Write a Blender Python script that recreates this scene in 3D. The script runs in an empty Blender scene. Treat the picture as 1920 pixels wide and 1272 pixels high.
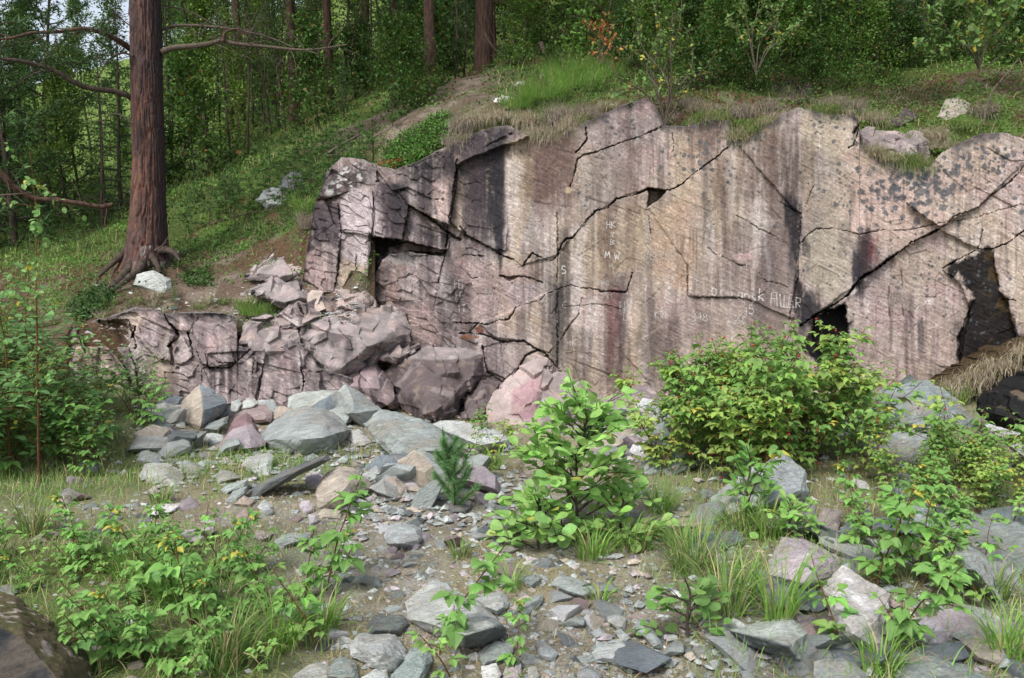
import bpy, math, random
import numpy as np
from mathutils import Vector, Matrix
SC = bpy.context.scene
COL = SC.collection
R = math.radians
# ---------------- camera ----------------
FPX = 1478.0; PITCH = R(6.02); EYE = 1.6
cam = bpy.data.cameras.new('camera'); camo = bpy.data.objects.new('camera', cam); COL.objects.link(camo)
camo.location = (0, 0, EYE); camo.rotation_euler = (math.pi/2 - PITCH, 0, 0)
cam.sensor_width = 36; cam.lens = 36*FPX/1920; cam.clip_end = 600; cam.clip_start = .05
SC.camera = camo
# ---------------- sky, sun, exposure ----------------
SUN_EL = 52; SUN_AZ = 215      # azimuth in degrees, direction the sun stands in, counted from +Y clockwise
w = bpy.data.worlds.new('World'); SC.world = w; w.use_nodes = True
nt = w.node_tree; nt.nodes.clear()
sky = nt.nodes.new('ShaderNodeTexSky'); sky.sky_type = 'NISHITA'; sky.sun_disc = False
sky.sun_elevation = R(SUN_EL); sky.sun_rotation = R(SUN_AZ); sky.air_density = 1.0; sky.dust_density = 3.0; sky.ozone_density = 1.0
hs = nt.nodes.new('ShaderNodeHueSaturation'); hs.inputs['Saturation'].default_value = .48
bg = nt.nodes.new('ShaderNodeBackground'); bg.inputs[1].default_value = .13
wo = nt.nodes.new('ShaderNodeOutputWorld')
nt.links.new(sky.outputs[0], hs.inputs['Color']); nt.links.new(hs.outputs[0], bg.inputs[0]); nt.links.new(bg.outputs[0], wo.inputs[0])
sl = bpy.data.lights.new('sun', 'SUN'); sl.energy = 1.5; sl.angle = R(17); sl.color = (1, .985, .955)
so = bpy.data.objects.new('sun', sl); COL.objects.link(so)
_d = Vector((math.sin(R(SUN_AZ))*math.cos(R(SUN_EL)), math.cos(R(SUN_AZ))*math.cos(R(SUN_EL)), math.sin(R(SUN_EL))))
so.rotation_euler = _d.to_track_quat('Z', 'Y').to_euler()
SC.view_settings.view_transform = 'Standard'; SC.view_settings.look = 'None'
SC.view_settings.exposure = 0.95; SC.view_settings.gamma = 1

# ---------------- helpers ----------------
CP, SP = math.cos(PITCH), math.sin(PITCH)
def P(px, py, Y):
    """world point seen at photo pixel (px,py) at distance Y in front (numpy friendly)"""
    u = (np.asarray(px, float)-960)/FPX; v = (636-np.asarray(py, float))/FPX
    dy = CP+v*SP; s = np.asarray(Y, float)/dy
    return np.stack(np.broadcast_arrays(u*s, np.asarray(Y, float)+0*s, EYE+(v*CP-SP)*s), -1)
def proj(X, Y, Z):
    Z = Z-EYE; f = Y*CP-Z*SP; up = Y*SP+Z*CP
    return 960+FPX*X/f, 636-FPX*up/f
def h_(ix, iy, iz, seed):
    n = (ix*374761393+iy*668265263+iz*2147483647+seed*1274126177) & 0xffffffff
    n = ((n ^ (n >> 13))*1274126177) & 0xffffffff
    n = ((n ^ (n >> 15))*2246822519) & 0xffffffff
    return ((n ^ (n >> 16)) & 0xffffff)/float(0xffffff)
def vnoise(x, y, z=0., seed=0):
    x, y, z = np.broadcast_arrays(np.asarray(x, float), np.asarray(y, float), np.asarray(z, float))
    fx, fy, fz = np.floor(x), np.floor(y), np.floor(z)
    ix, iy, iz = fx.astype(np.int64), fy.astype(np.int64), fz.astype(np.int64)
    tx, ty, tz = x-fx, y-fy, z-fz
    tx = tx*tx*(3-2*tx); ty = ty*ty*(3-2*ty); tz = tz*tz*(3-2*tz)
    flat = not np.any(tz)
    def pl(k):
        a = h_(ix, iy, iz+k, seed); b = h_(ix+1, iy, iz+k, seed); c = h_(ix, iy+1, iz+k, seed); d = h_(ix+1, iy+1, iz+k, seed)
        return (a+(b-a)*tx)*(1-ty)+(c+(d-c)*tx)*ty
    a = pl(0)
    if flat: return a*2-1
    b = pl(1)
    return (a+(b-a)*tz)*2-1
def fbm(x, y, z=0., oct=4, seed=0, gain=.5):
    s = 0; a = 1.; t = 0.
    for k in range(oct):
        f = 2.03**k
        s = s+a*vnoise(x*f+k*7.3, y*f-k*3.1, z*f if np.any(z) else 0., seed+k); t += a; a *= gain
    return s/t
def sstep(a, b, x):
    t = np.clip((x-a)/(b-a), 0, 1); return t*t*(3-2*t)
def interp(x, pts):
    a = np.array(pts, float); return np.interp(x, a[:, 0], a[:, 1])
def pdist(x, y, poly):
    """distance to an open polyline"""
    d = np.full(x.shape, 1e9)
    for (x0, y0), (x1, y1) in zip(poly[:-1], poly[1:]):
        ex, ey = x1-x0, y1-y0; L = ex*ex+ey*ey+1e-9
        t = np.clip(((x-x0)*ex+(y-y0)*ey)/L, 0, 1)
        d = np.minimum(d, np.hypot(x-x0-t*ex, y-y0-t*ey))
    return d
def pin(x, y, poly):
    ins = np.zeros(x.shape, bool); n = len(poly)
    for i in range(n):
        x0, y0 = poly[i]; x1, y1 = poly[(i+1) % n]
        if y0 == y1: continue
        c = ((y0 > y) != (y1 > y)) & (x < (x1-x0)*(y-y0)/(y1-y0)+x0)
        ins ^= c
    return ins
def sdf(x, y, poly):
    """signed distance, positive inside"""
    d = pdist(x, y, list(poly)+[poly[0]])
    return np.where(pin(x, y, poly), d, -d)

def mesh_np(name, V, faces, mat=None, parent=None, attrs=None, smooth=True):
    """faces: list of int arrays (n,k); attrs: {name: (n,) or (n,3)} per vertex"""
    me = bpy.data.meshes.new(name)
    V = np.asarray(V, np.float32)
    faces = [np.asarray(f, np.int32) for f in faces if len(f)]
    me.vertices.add(len(V)); me.vertices.foreach_set('co', V.ravel())
    li = np.concatenate([f.ravel() for f in faces]); tot = np.concatenate([np.full(len(f), f.shape[1], np.int32) for f in faces])
    me.loops.add(len(li)); me.loops.foreach_set('vertex_index', li)
    me.polygons.add(len(tot)); st = np.concatenate([[0], np.cumsum(tot)[:-1]]).astype(np.int32)
    me.polygons.foreach_set('loop_start', st)
    try: me.polygons.foreach_set('loop_total', tot)
    except Exception: pass
    me.polygons.foreach_set('use_smooth', np.full(len(tot), smooth, bool))
    for k, a in (attrs or {}).items():
        a = np.asarray(a, np.float32)
        if a.ndim == 2:
            at = me.attributes.new(k, 'FLOAT_COLOR', 'POINT')
            at.data.foreach_set('color', np.concatenate([a, np.ones((len(a), 1), np.float32)], 1).ravel())
        else:
            at = me.attributes.new(k, 'FLOAT', 'POINT'); at.data.foreach_set('value', a)
    me.update(calc_edges=True)
    if mat: me.materials.append(mat)
    o = bpy.data.objects.new(name, me); COL.objects.link(o)
    if parent: o.parent = parent
    return o
def grid_faces(nr, nc, flip=False):
    i = np.arange(nr*nc).reshape(nr, nc)
    q = np.stack([i[:-1, :-1], i[:-1, 1:], i[1:, 1:], i[1:, :-1]], -1).reshape(-1, 4)
    return q[:, ::-1] if flip else q
def tag(o, label=None, cat=None, group=None, kind=None):
    if label: o['label'] = label
    if cat: o['category'] = cat
    if group: o['group'] = group
    if kind: o['kind'] = kind
    return o
def empty(name, loc=(0, 0, 0)):
    o = bpy.data.objects.new(name, None); COL.objects.link(o); o.location = loc; o.empty_display_size = .1
    return o
def copy_tree(o, loc=None, rz=None, sc=None, parent=None):
    c = o.copy(); COL.objects.link(c)
    if parent: c.parent = parent
    if loc is not None: c.location = loc
    if rz is not None: c.rotation_euler = (0, 0, rz)
    if sc is not None: c.scale = (sc, sc, sc) if not hasattr(sc, '__len__') else sc
    for ch in list(o.children): copy_tree(ch, parent=c)
    return c

# ---------------- materials ----------------
class NT:
    def __init__(s, name):
        s.m = bpy.data.materials.new(name); s.m.use_nodes = True; s.t = s.m.node_tree; s.t.nodes.clear()
        s.out = s.n('ShaderNodeOutputMaterial'); s.b = s.n('ShaderNodeBsdfPrincipled'); s.l(s.b.outputs[0], s.out.inputs[0])
    def n(s, t, **k):
        o = s.t.nodes.new(t)
        for a, b in k.items(): setattr(o, a, b)
        return o
    def l(s, a, b): s.t.links.new(a, b)
    def attr(s, name): return s.n('ShaderNodeAttribute', attribute_name=name)
    def co(s, scale=(1, 1, 1), rot=(0, 0, 0)):
        tc = s.n('ShaderNodeTexCoord'); mp = s.n('ShaderNodeMapping'); mp.inputs['Scale'].default_value = scale; mp.inputs['Rotation'].default_value = rot
        s.l(tc.outputs['Object'], mp.inputs[0]); return mp.outputs[0]
    def co2(s, rot, scale):
        a = s.co(rot=rot); mp = s.n('ShaderNodeMapping'); mp.inputs['Scale'].default_value = scale; s.l(a, mp.inputs[0]); return mp.outputs[0]
    def noise(s, scale, det=6, rough=.6, co=None, dist=0):
        n = s.n('ShaderNodeTexNoise'); n.inputs['Scale'].default_value = scale; n.inputs['Detail'].default_value = det; n.inputs['Roughness'].default_value = rough; n.inputs['Distortion'].default_value = dist
        s.l(co or s.co(), n.inputs['Vector']); return n.outputs[0]
    def ramp(s, f, stops):
        r = s.n('ShaderNodeValToRGB'); e = r.color_ramp.elements
        while len(e) < len(stops): e.new(.5)
        for i, (p, c) in enumerate(stops):
            e[i].position = p; e[i].color = (*c, 1) if len(c) == 3 else c
        s.l(f, r.inputs[0]); return r.outputs[0]
    def mix(s, f, a, b, mode='MIX'):
        m = s.n('ShaderNodeMix', data_type='RGBA', blend_type=mode)
        for v, i in ((f, 0), (a, 6), (b, 7)):
            if hasattr(v, 'is_output'): s.l(v, m.inputs[i])
            else: m.inputs[i].default_value = v if i == 0 else ((*v, 1) if len(v) == 3 else v)
        return m.outputs[2]
    def math(s, op, a, b=0.):
        m = s.n('ShaderNodeMath', operation=op)
        for v, i in ((a, 0), (b, 1)):
            if hasattr(v, 'is_output'): s.l(v, m.inputs[i])
            else: m.inputs[i].default_value = v
        return m.outputs[0]
    def bump(s, h, dist=.02, strength=1.):
        b = s.n('ShaderNodeBump'); b.inputs['Distance'].default_value = dist; b.inputs['Strength'].default_value = strength
        s.l(h, b.inputs['Height']); s.l(b.outputs[0], s.b.inputs['Normal'])
    def set(s, **k):
        for a, v in k.items():
            i = s.b.inputs[a.replace('_', ' ')]
            if hasattr(v, 'is_output'): s.l(v, i)
            else: i.default_value = (*v, 1) if hasattr(v, '__len__') and len(v) == 3 else v
        return s.m
def sRGB(r, g, b):
    f = lambda c: (c/255/12.92) if c/255 <= .04045 else ((c/255+.055)/1.055)**2.4
    return (f(r), f(g), f(b))
# ---------------- terrain ----------------
def low_ground(X, Y):
    z = .05*fbm(X*.5, Y*.5, oct=3, seed=5)+.012*fbm(X*4, Y*4, oct=3, seed=9)
    z = z-.10*sstep(5.6, 8.4, Y)*sstep(2.6, .4, X)+.06*sstep(1, 3, X)*sstep(6, 8.4, Y)                                     # rubble foot under the face
    z = z+.10*sstep(2.5, 6, X)*sstep(3, 6, Y)
    z = z+.25*sstep(-2.2, -5.5, X)*sstep(4.5, 8, Y)
    return z
def G(px, py, dz=0.):
    """point where the ray through a photo pixel meets the lower ground (+dz)"""
    px = np.atleast_1d(np.asarray(px, float)); py = np.atleast_1d(np.asarray(py, float))
    Y = np.full(px.shape, 5.)
    for _ in range(30):
        p = P(px, py, Y); zt = low_ground(p[..., 0], p[..., 1])+dz
        k = (EYE-p[..., 2])/p[..., 1]
        Y = .5*Y+.5*np.clip((EYE-zt)/np.maximum(k, 1e-3), .5, 60)
    p = P(px, py, Y); return p if len(p) > 1 else p[0]

HC = [(-400,720,8.0),(0,690,8.3),(120,650,8.7),(190,606,9.0),(300,589,9.3),(440,592,9.4),(540,592,9.5),(620,575,9.6),
 (275,485,10.6),(150,540,10.2),(0,600,9.5),(400,510,10.4),(500,480,10.6),(560,440,11.0),(400,430,12),(330,405,12.8),(540,345,12.6),
 (0,470,13),(100,420,16),(-300,450,16),(50,370,24),(150,350,26),(-200,330,35),
 (450,330,15),(500,280,18),(555,228,20),(620,192,22),(700,208,18),(640,292,10.6),(700,258,10.8),(780,285,10.1),(850,245,10.2),(950,225,10.2),(1050,243,10.0),
 (1150,200,10.2),(1240,228,9.9),(1370,222,9.9),(1500,200,9.9),(1600,222,9.8),(1650,290,9.4),(1740,318,9.3),(1850,250,9.5),(2000,250,9.4),(2300,250,9.3),
 (805,180,13),(905,130,14.5),(960,183,11.5),(1010,110,17),(1110,75,17),(1100,160,11.6),(1240,150,12),(1240,60,16),(1400,140,12),(1500,95,13.5),
 (1620,190,10.8),(1700,150,12),(1800,170,11),(1900,130,11),(555,150,35),(700,80,30),(1000,-50,34),(1400,-200,32),(1900,-350,30),(300,290,40),(0,300,50),(-500,300,50),(2600,-200,25)]
_c = np.array([P(a, b, y) for a, b, y in HC]+[(-110, 110, 14), (0, 110, 42), (120, 110, 60), (-60, 9, .4), (40, 9, 5.5)])
_cs = np.stack([_c[:, 0]/(_c[:, 1]+4)*8, np.log(_c[:, 1])*8], -1)      # angular / log distance frame keeps near detail
def _U(d): return np.where(d > 1e-9, d*d*np.log(d+1e-12), 0)
_n = len(_cs); _K = _U(np.hypot(*(_cs[:, None]-_cs[None]).transpose(2, 0, 1)))+np.eye(_n)*.4
_Pm = np.concatenate([np.ones((_n, 1)), _cs], 1)
_A = np.zeros((_n+3, _n+3)); _A[:_n, :_n] = _K; _A[:_n, _n:] = _Pm; _A[_n:, :_n] = _Pm.T
_w = np.linalg.solve(_A, np.concatenate([(_c[:, 2]-EYE)/_c[:, 1], np.zeros(3)]))
def hill(X, Y):
    X = np.asarray(X, float); Y = np.asarray(Y, float)
    sh = np.broadcast(X, Y).shape
    x = (X/(Y+4)*8+0*Y).ravel(); y = (np.log(Y)*8+0*X).ravel(); r = np.full(x.shape, _w[_n])+_w[_n+1]*x+_w[_n+2]*y
    for i in range(_n): r += _w[i]*_U(np.hypot(x-_cs[i, 0], y-_cs[i, 1]))
    Yb = (Y+0*X).ravel()
    return (EYE+r*Yb).reshape(sh)
def HP(px, Y, dz=0.):
    """hill point on the vertical plane through photo column px at distance Y"""
    v = .1
    for _ in range(6):
        X = (px-960)/FPX*Y/(CP+v*SP); z = float(hill(X, Y)); v = (z-EYE)/Y
    return np.array((X, Y, z+dz))
def HG(px, py, Y0=8.8, Y1=60):
    """first hill point along the ray through a photo pixel"""
    Ys = np.geomspace(Y0, Y1, 160); p = P(px, py, Ys); d = p[:, 2]-hill(p[:, 0], p[:, 1])
    i = np.argmax(d < 0) if np.any(d < 0) else len(Ys)-1
    return p[i]

# ---------------- the rock face ----------------
BASEY = [(80, 8.9), (560, 9.85), (700, 9.45), (760, 9.3), (900, 9.15), (1050, 9.0), (1200, 8.9), (1500, 8.85), (1700, 8.7), (1850, 8.5), (2000, 8.3), (2300, 8.0)]
RIM = [(560, 545), (568, 520), (574, 480), (583, 428), (590, 385), (605, 350), (612, 322), (640, 296), (680, 300), (708, 312), (740, 318), (780, 305), (830, 280), (870, 262), (905, 244), (950, 236), (968, 243), (1000, 262), (1050, 258), (1080, 236),
 (1130, 215), (1170, 197), (1215, 184), (1232, 205), (1243, 234), (1256, 236), (1290, 238), (1330, 225), (1366, 226), (1376, 268), (1395, 257), (1430, 240), (1470, 214), (1495, 203), (1540, 212), (1600, 215), (1611, 232), (1603, 268), (1640, 292),
 (1700, 310), (1742, 314), (1765, 288), (1800, 268), (1840, 250), (1885, 250), (1930, 266), (2050, 280), (2300, 290)]
CRACKS = [ # polyline, half width px, depth m, darkness
 ([(1045,479),(1053,459),(1060,449),(1075,446),(1086,430),(1104,408),(1119,394),(1137,392),(1156,373),(1170,369),(1187,367),(1203,360),(1215,353),(1232,356),(1256,357),(1280,345),(1300,326),(1330,305),(1350,290),(1374,268)], 1.6, .10, .9),
 ([(1045,479),(1030,491),(1020,486),(998,475),(980,498)], 1.4, .08, .8),
 ([(963,486),(945,482),(930,472),(912,462),(895,452),(873,440),(862,424)], 1.5, .07, .75),
 ([(856,300),(855,325),(850,355),(845,390),(840,425),(838,455),(834,480),(826,510),(822,530)], 1.6, .08, .85),
 ([(765,385),(783,395),(800,405),(820,420),(845,440),(862,450)], 2.2, .10, .8),
 ([(1098,240),(1100,262),(1090,276),(1079,286)], 1.8, .09, .85),
 ([(1245,236),(1200,256),(1167,267),(1120,285),(1092,292),(1082,300),(1076,330),(1068,350)], 1.4, .06, .6),
 ([(938,518),(955,521),(971,518),(985,519),(1000,524),(1018,531)], 1.3, .05, .65),
 ([(850,605),(880,607),(898,606),(908,609),(924,606),(934,601),(953,599),(963,587),(967,577),(987,570),(1003,566),(1014,563),(1019,554),(1032,548),(1045,542)], 1.5, .07, .8),
 ([(898,606),(888,616),(881,624),(861,626)], 1.5, .05, .7),
 ([(881,624),(900,627),(908,628),(930,636),(940,642),(963,640),(983,640),(1000,652),(1010,657),(1022,662),(1036,680),(1048,692)], 1.7, .07, .8),
 ([(905,650),(910,680),(914,697),(928,707),(942,716),(963,705),(973,690),(979,680),(984,670),(995,662),(1010,657)], 1.7, .07, .8),
 ([(939,645),(940,665),(943,690),(942,714)], .9, .02, .5),
 ([(1045,400),(1046,479),(1045,520),(1046,545),(1043,580),(1045,640),(1046,690)], 1.3, .03, .6),
 ([(1090,560),(1085,590),(1066,614),(1050,640),(1036,655),(1028,662)], 1.2, .03, .5),
 ([(1046,542),(1060,538),(1070,535),(1088,540),(1110,541),(1128,547),(1140,546),(1160,548),(1174,548),(1180,530),(1186,512)], 1.7, .06, .75),
 ([(1060,575),(1097,573),(1110,570),(1119,571),(1143,574),(1165,580)], 1.0, .02, .5),
 ([(1289,500),(1289,530),(1289,556),(1310,558),(1355,558),(1388,559),(1410,566)], 1.2, .03, .55),
 ([(1326,464),(1340,476),(1360,483),(1384,497),(1405,500),(1423,510),(1436,528),(1450,530),(1463,532),(1478,540)], 1.2, .03, .5),
 ([(1220,440),(1218,410),(1212,392)], 1.0, .03, .6),
 ([(1380,405),(1402,415),(1424,430),(1450,442),(1475,456)], 1.0, .02, .5),
 ([(1463,380),(1490,395),(1503,404),(1500,440),(1497,480),(1497,520),(1487,560),(1480,600)], 1.2, .03, .6),
 ([(1500,405),(1512,385),(1520,360),(1530,345)], 1.0, .02, .5),
 ([(1490,470),(1515,440),(1530,430),(1570,429),(1610,440),(1650,432),(1700,432),(1740,424),(1780,415),(1830,408),(1880,392),(1930,380)], 1.1, .03, .6),
 ([(1500,612),(1527,592),(1545,582),(1570,567),(1590,553),(1600,538),(1613,523),(1630,512),(1647,503),(1660,490),(1673,481),(1692,468),(1710,454),(1735,443),(1760,430)], 2.6, .16, .97),
 ([(1760,430),(1775,420),(1790,405),(1820,395),(1837,387),(1863,363),(1880,352),(1897,338),(1912,322),(1925,305)], 1.5, .06, .75),
 ([(1600,250),(1607,240),(1612,228)], 2, .1, .8), ([(1592,277),(1600,274),(1611,240)], 1.8, .08, .8),
 ([(1767,504),(1790,490),(1810,480),(1827,471),(1833,467),(1860,467),(1878,460),(1893,454),(1910,440),(1930,428)], 1.6, .08, .85),
 ([(1880,562),(1900,562),(1925,580)], 1.2, .04, .6), ([(1833,467),(1838,450),(1842,430)], .9, .03, .5),
 ([(699,360),(703,400),(699,432),(697,450)], 1.4, .06, .8), ([(642,545),(625,560),(628,540),(634,510),(636,475),(640,440),(637,405),(635,385)], 1.5, .06, .7),
 ([(668,478),(668,500),(666,530),(668,545)], 1.2, .04, .6), ([(634,432),(660,432),(682,436),(697,442)], 1.3, .05, .7),
 ([(766,386),(762,410),(757,440),(760,452)], 1.5, .06, .7), ([(885,452),(900,483),(905,482)], 1, .03, .5), ([(872,479),(885,478),(906,481)], 1.5, .05, .8),
 ([(762,590),(766,610),(772,640),(775,660)], 1.3, .04, .6), ([(820,545),(817,560),(812,585)], 1., .02, .5), ([(863,500),(880,517),(886,522),(895,520)], 1.1, .03, .5),
 ([(1260,250),(1265,275),(1258,290)], 1.2, .04, .6), ([(640,340),(655,350),(690,372),(697,392)], 1., .02, .4),
]
PLATES = [ # polygon, depth offset m (minus = towards the viewer), gradient per px (gx, gy) about its centroid
 ([(697,448),(712,446),(735,447),(758,452),(790,458),(838,470),(830,480),(790,474),(760,470),(728,476),(712,494),(702,520),(694,548),(690,548),(693,500)], .42, 0, 0),
 ([(722,462),(760,455),(840,466),(832,474),(770,470),(730,474)], -.16, 0, 0),
 ([(540,300),(620,300),(640,290),(705,300),(704,360),(700,446),(693,500),(690,548),(560,548)], -.14, .0004, -.0006),
 ([(640,345),(700,360),(700,446),(636,434)], -.05, -.0006, -.0006),
 ([(540,380),(640,370),(636,434),(634,460),(568,470)], .05, -.0015, 0),
 ([(568,470),(600,430),(636,450),(632,535),(600,548),(560,548)], -.02, -.0012, .001),
 ([(704,345),(730,330),(768,385),(757,450),(700,446)], -.16, .001, -.0016),
 ([(730,330),(830,290),(850,250),(1000,255),(870,300),(857,310),(842,425),(800,405),(765,385)], -.12, -.0008, -.0014),
 ([(765,385),(800,407),(842,432),(840,470),(790,458),(758,450)], -.06, .0006, -.0012),
 ([(862,300),(960,250),(955,330),(948,470),(912,462),(873,440),(845,420)], -.03, .0006, -.0004),
 ([(700,480),(760,470),(832,476),(822,540),(815,620),(840,680),(780,680),(690,620),(694,548)], .02, -.0004, .0003),
 ([(835,475),(870,440),(963,486),(980,498),(1045,479),(1045,542),(965,580),(898,606),(840,600),(822,540)], .015, .0002, 0),
 ([(905,650),(940,642),(990,648),(979,682),(942,716),(914,697)], .0, -.0002, -.0006),
 ([(898,606),(965,580),(1045,542),(1045,690),(1010,657),(983,640),(930,636)], -.03, .0003, 0),
 ([(1213,353),(1250,357),(1234,373),(1213,389),(1217,368)], .30, 0, 0),
 ([(936,517),(972,518),(955,528)], .1, 0, 0),
 ([(1045,479),(1119,394),(1170,369),(1215,353),(1215,390),(1290,500),(1290,556),(1400,560),(1490,600),(1490,760),(1180,760),(1045,690)], .03, 0, .0001),
 ([(1260,357),(1374,268),(1500,400),(1497,600),(1400,560),(1290,556),(1290,420)], .0, .0001, 0),
 ([(1380,268),(1470,214),(1500,200),(1600,215),(1600,270),(1640,300),(1760,425),(1673,481),(1527,591),(1497,560),(1500,405)], -.04, -.0001, .0001),
 ([(1527,592),(1673,481),(1760,430),(1833,467),(1767,504),(1800,530),(1820,580),(1800,680),(1800,780),(1540,780)], .07, .0003, .0003),
 ([(1524,594),(1583,572),(1588,600),(1590,660),(1560,700),(1524,640)], .2, .001, 0),
 ([(1767,504),(1790,490),(1827,471),(1860,467),(1866,510),(1872,545),(1888,565),(1896,600),(1905,640),(1880,690),(1802,700),(1796,640),(1808,600),(1828,560),(1812,528),(1798,512),(1780,512)], .045, -.0004, .0002),
 ([(1862,467),(1930,428),(2300,300),(2300,800),(1935,690),(1905,640),(1896,600),(1888,565),(1872,545)], -.12, -.0006, 0),
 ([(1760,322),(1765,290),(1800,268),(1885,250),(1925,300),(1837,387),(1760,425),(1700,380)], -.05, .0003, -.0004),
 ([(1840,735),(1870,715),(1905,690),(2300,640),(2300,860),(1840,860)], .9, 0, 0),
]
def paint_mix(C, m, col):
    return C*(1-m[:, None])+np.array(col)[None]*m[:, None]
BEIGE = np.array(sRGB(148, 134, 122)); MAUVE = np.array(sRGB(132, 120, 120)); PINK = np.array(sRGB(154, 132, 129)); TAN = np.array(sRGB(152, 136, 116)); PALE = np.array(sRGB(178, 168, 163)); GREYR = np.array(sRGB(130, 126, 122))
LMAU = np.array(sRGB(162, 150, 153)); DARK = np.array(sRGB(38, 35, 39)); PURP = np.array(sRGB(58, 50, 54)); BLACKW = np.array(sRGB(12, 11, 11)); BROWN = np.array(sRGB(88, 68, 61))
ZONES = [ # polygon, colour, strength, edge softness
 ([(1462,366),(1480,372),(1503,402),(1500,450),(1496,500),(1484,470),(1476,420),(1470,390)], BLACKW*1.6, .95, 3), ([(1490,500),(1506,540),(1524,556),(1524,592),(1508,610),(1492,600),(1484,560)], BLACKW*1.6, .9, 3), ([(1612,436),(1632,432),(1640,470),(1636,512),(1616,524),(1606,500)], BLACKW*2, .85, 4), ([(1503,448),(1512,440),(1516,480),(1508,512),(1502,520),(1504,480)], DARK, .85, 3),
 ([(560,420),(640,400),(640,548),(560,560)], MAUVE, .5, 4), ([(605,350),(625,320),(680,300),(704,318),(690,345),(640,372),(612,378)], DARK, .75, 5),
 ([(637,381),(660,350),(699,367),(699,438),(633,433)], LMAU, .8, 2), ([(588,385),(635,378),(637,433),(632,470),(590,450)], PURP, .85, 3), ([(718,345),(760,350),(768,390),(757,452),(725,446)], PURP, .92, 2),
 ([(699,386),(713,350),(726,446),(700,440)], LMAU, .75, 2), ([(637,436),(699,442),(697,505),(634,480)], LMAU, .6, 2), ([(633,485),(692,500),(690,545),(633,540)], TAN, .7, 3), ([(568,480),(600,465),(630,540),(600,545),(570,520)], PINK*.92, .7, 3),
 ([(774,301),(826,286),(843,300),(840,335),(812,350),(786,380),(770,343)], DARK, .85, 4), ([(812,342),(850,325),(842,418),(823,408),(806,380)], PINK*1.05, .7, 2), ([(765,353),(782,346),(784,381),(766,385)], LMAU, .7, 2), ([(786,385),(806,350),(822,405),(805,402)], PURP, .8, 3),
 ([(758,428),(772,405),(790,420),(807,456),(765,452)], LMAU, .75, 2), ([(790,430),(838,442),(838,468),(800,460)], PURP, .9, 3),
 ([(862,277),(892,255),(968,240),(977,256),(949,291),(952,400),(945,450),(892,458),(870,414)], PURP, .8, 5), ([(922,250),(948,243),(945,300),(936,400),(950,470),(930,480),(915,400),(925,320)], DARK, .85, 5), ([(955,262),(1000,262),(1003,386),(968,470),(954,400)], TAN*.97, .75, 6),
 ([(848,350),(870,330),(872,420),(880,445),(845,430)], TAN, .6, 4), ([(1005,262),(1086,260),(1074,386),(1040,400),(1010,380)], BROWN, .62, 8), ([(700,500),(760,485),(752,556),(704,580)], BROWN*1.25, .6, 8), ([(722,484),(765,471),(800,480),(774,499),(735,496)], GREYR*.9, .7, 4),
 ([(765,575),(826,560),(862,640),(784,650)], PINK*.95, .6, 8), ([(835,500),(880,560),(850,600),(868,650),(830,650),(822,580)], np.array(sRGB(86,84,82)), .6, 8), ([(860,490),(1000,500),(980,580),(900,600),(850,590)], PINK, .5, 10), ([(940,525),(1015,535),(1012,562),(960,580)], LMAU, .5, 5),
 ([(1034,500),(1070,480),(1072,600),(1062,700),(1034,690),(1028,600)], np.array(sRGB(84,82,78)), .55, 8), ([(1119,400),(1205,372),(1213,480),(1175,515),(1062,515),(1060,457),(1090,430)], TAN, .7, 8), ([(1220,400),(1290,370),(1310,470),(1290,550),(1230,520)], np.array(sRGB(158,132,112)), .6, 10),
 ([(1090,300),(1130,285),(1200,260),(1200,350),(1150,370),(1090,400)], GREYR*1.02, .5, 8), ([(1300,480),(1480,500),(1490,600),(1300,620)], np.array(sRGB(120,106,102)), .45, 14), ([(1510,430),(1590,440),(1600,530),(1560,570),(1510,520)], np.array(sRGB(158,150,132)), .55, 6),
 ([(1500,205),(1560,210),(1612,230),(1603,275),(1560,300),(1500,260)], np.array(sRGB(176,166,148)), .6, 5), ([(1590,300),(1680,330),(1790,420),(1700,470),(1600,440)], np.array(sRGB(172,148,138)), .55, 10), ([(1840,270),(1900,280),(1850,350),(1790,380),(1760,330)], np.array(sRGB(170,148,134)), .5, 8),
 ([(1880,440),(1925,430),(2200,400),(2200,700),(1930,640),(1900,560)], np.array(sRGB(160,146,128)), .6, 6), ([(1590,600),(1800,560),(1790,690),(1590,690)], PINK*.9, .4, 12), ([(1230,560),(1330,560),(1330,640),(1230,660)], np.array(sRGB(124,106,104)), .5, 12), ([(1500,560),(1560,575),(1530,600),(1500,610)], DARK, .8, 4)]
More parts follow.
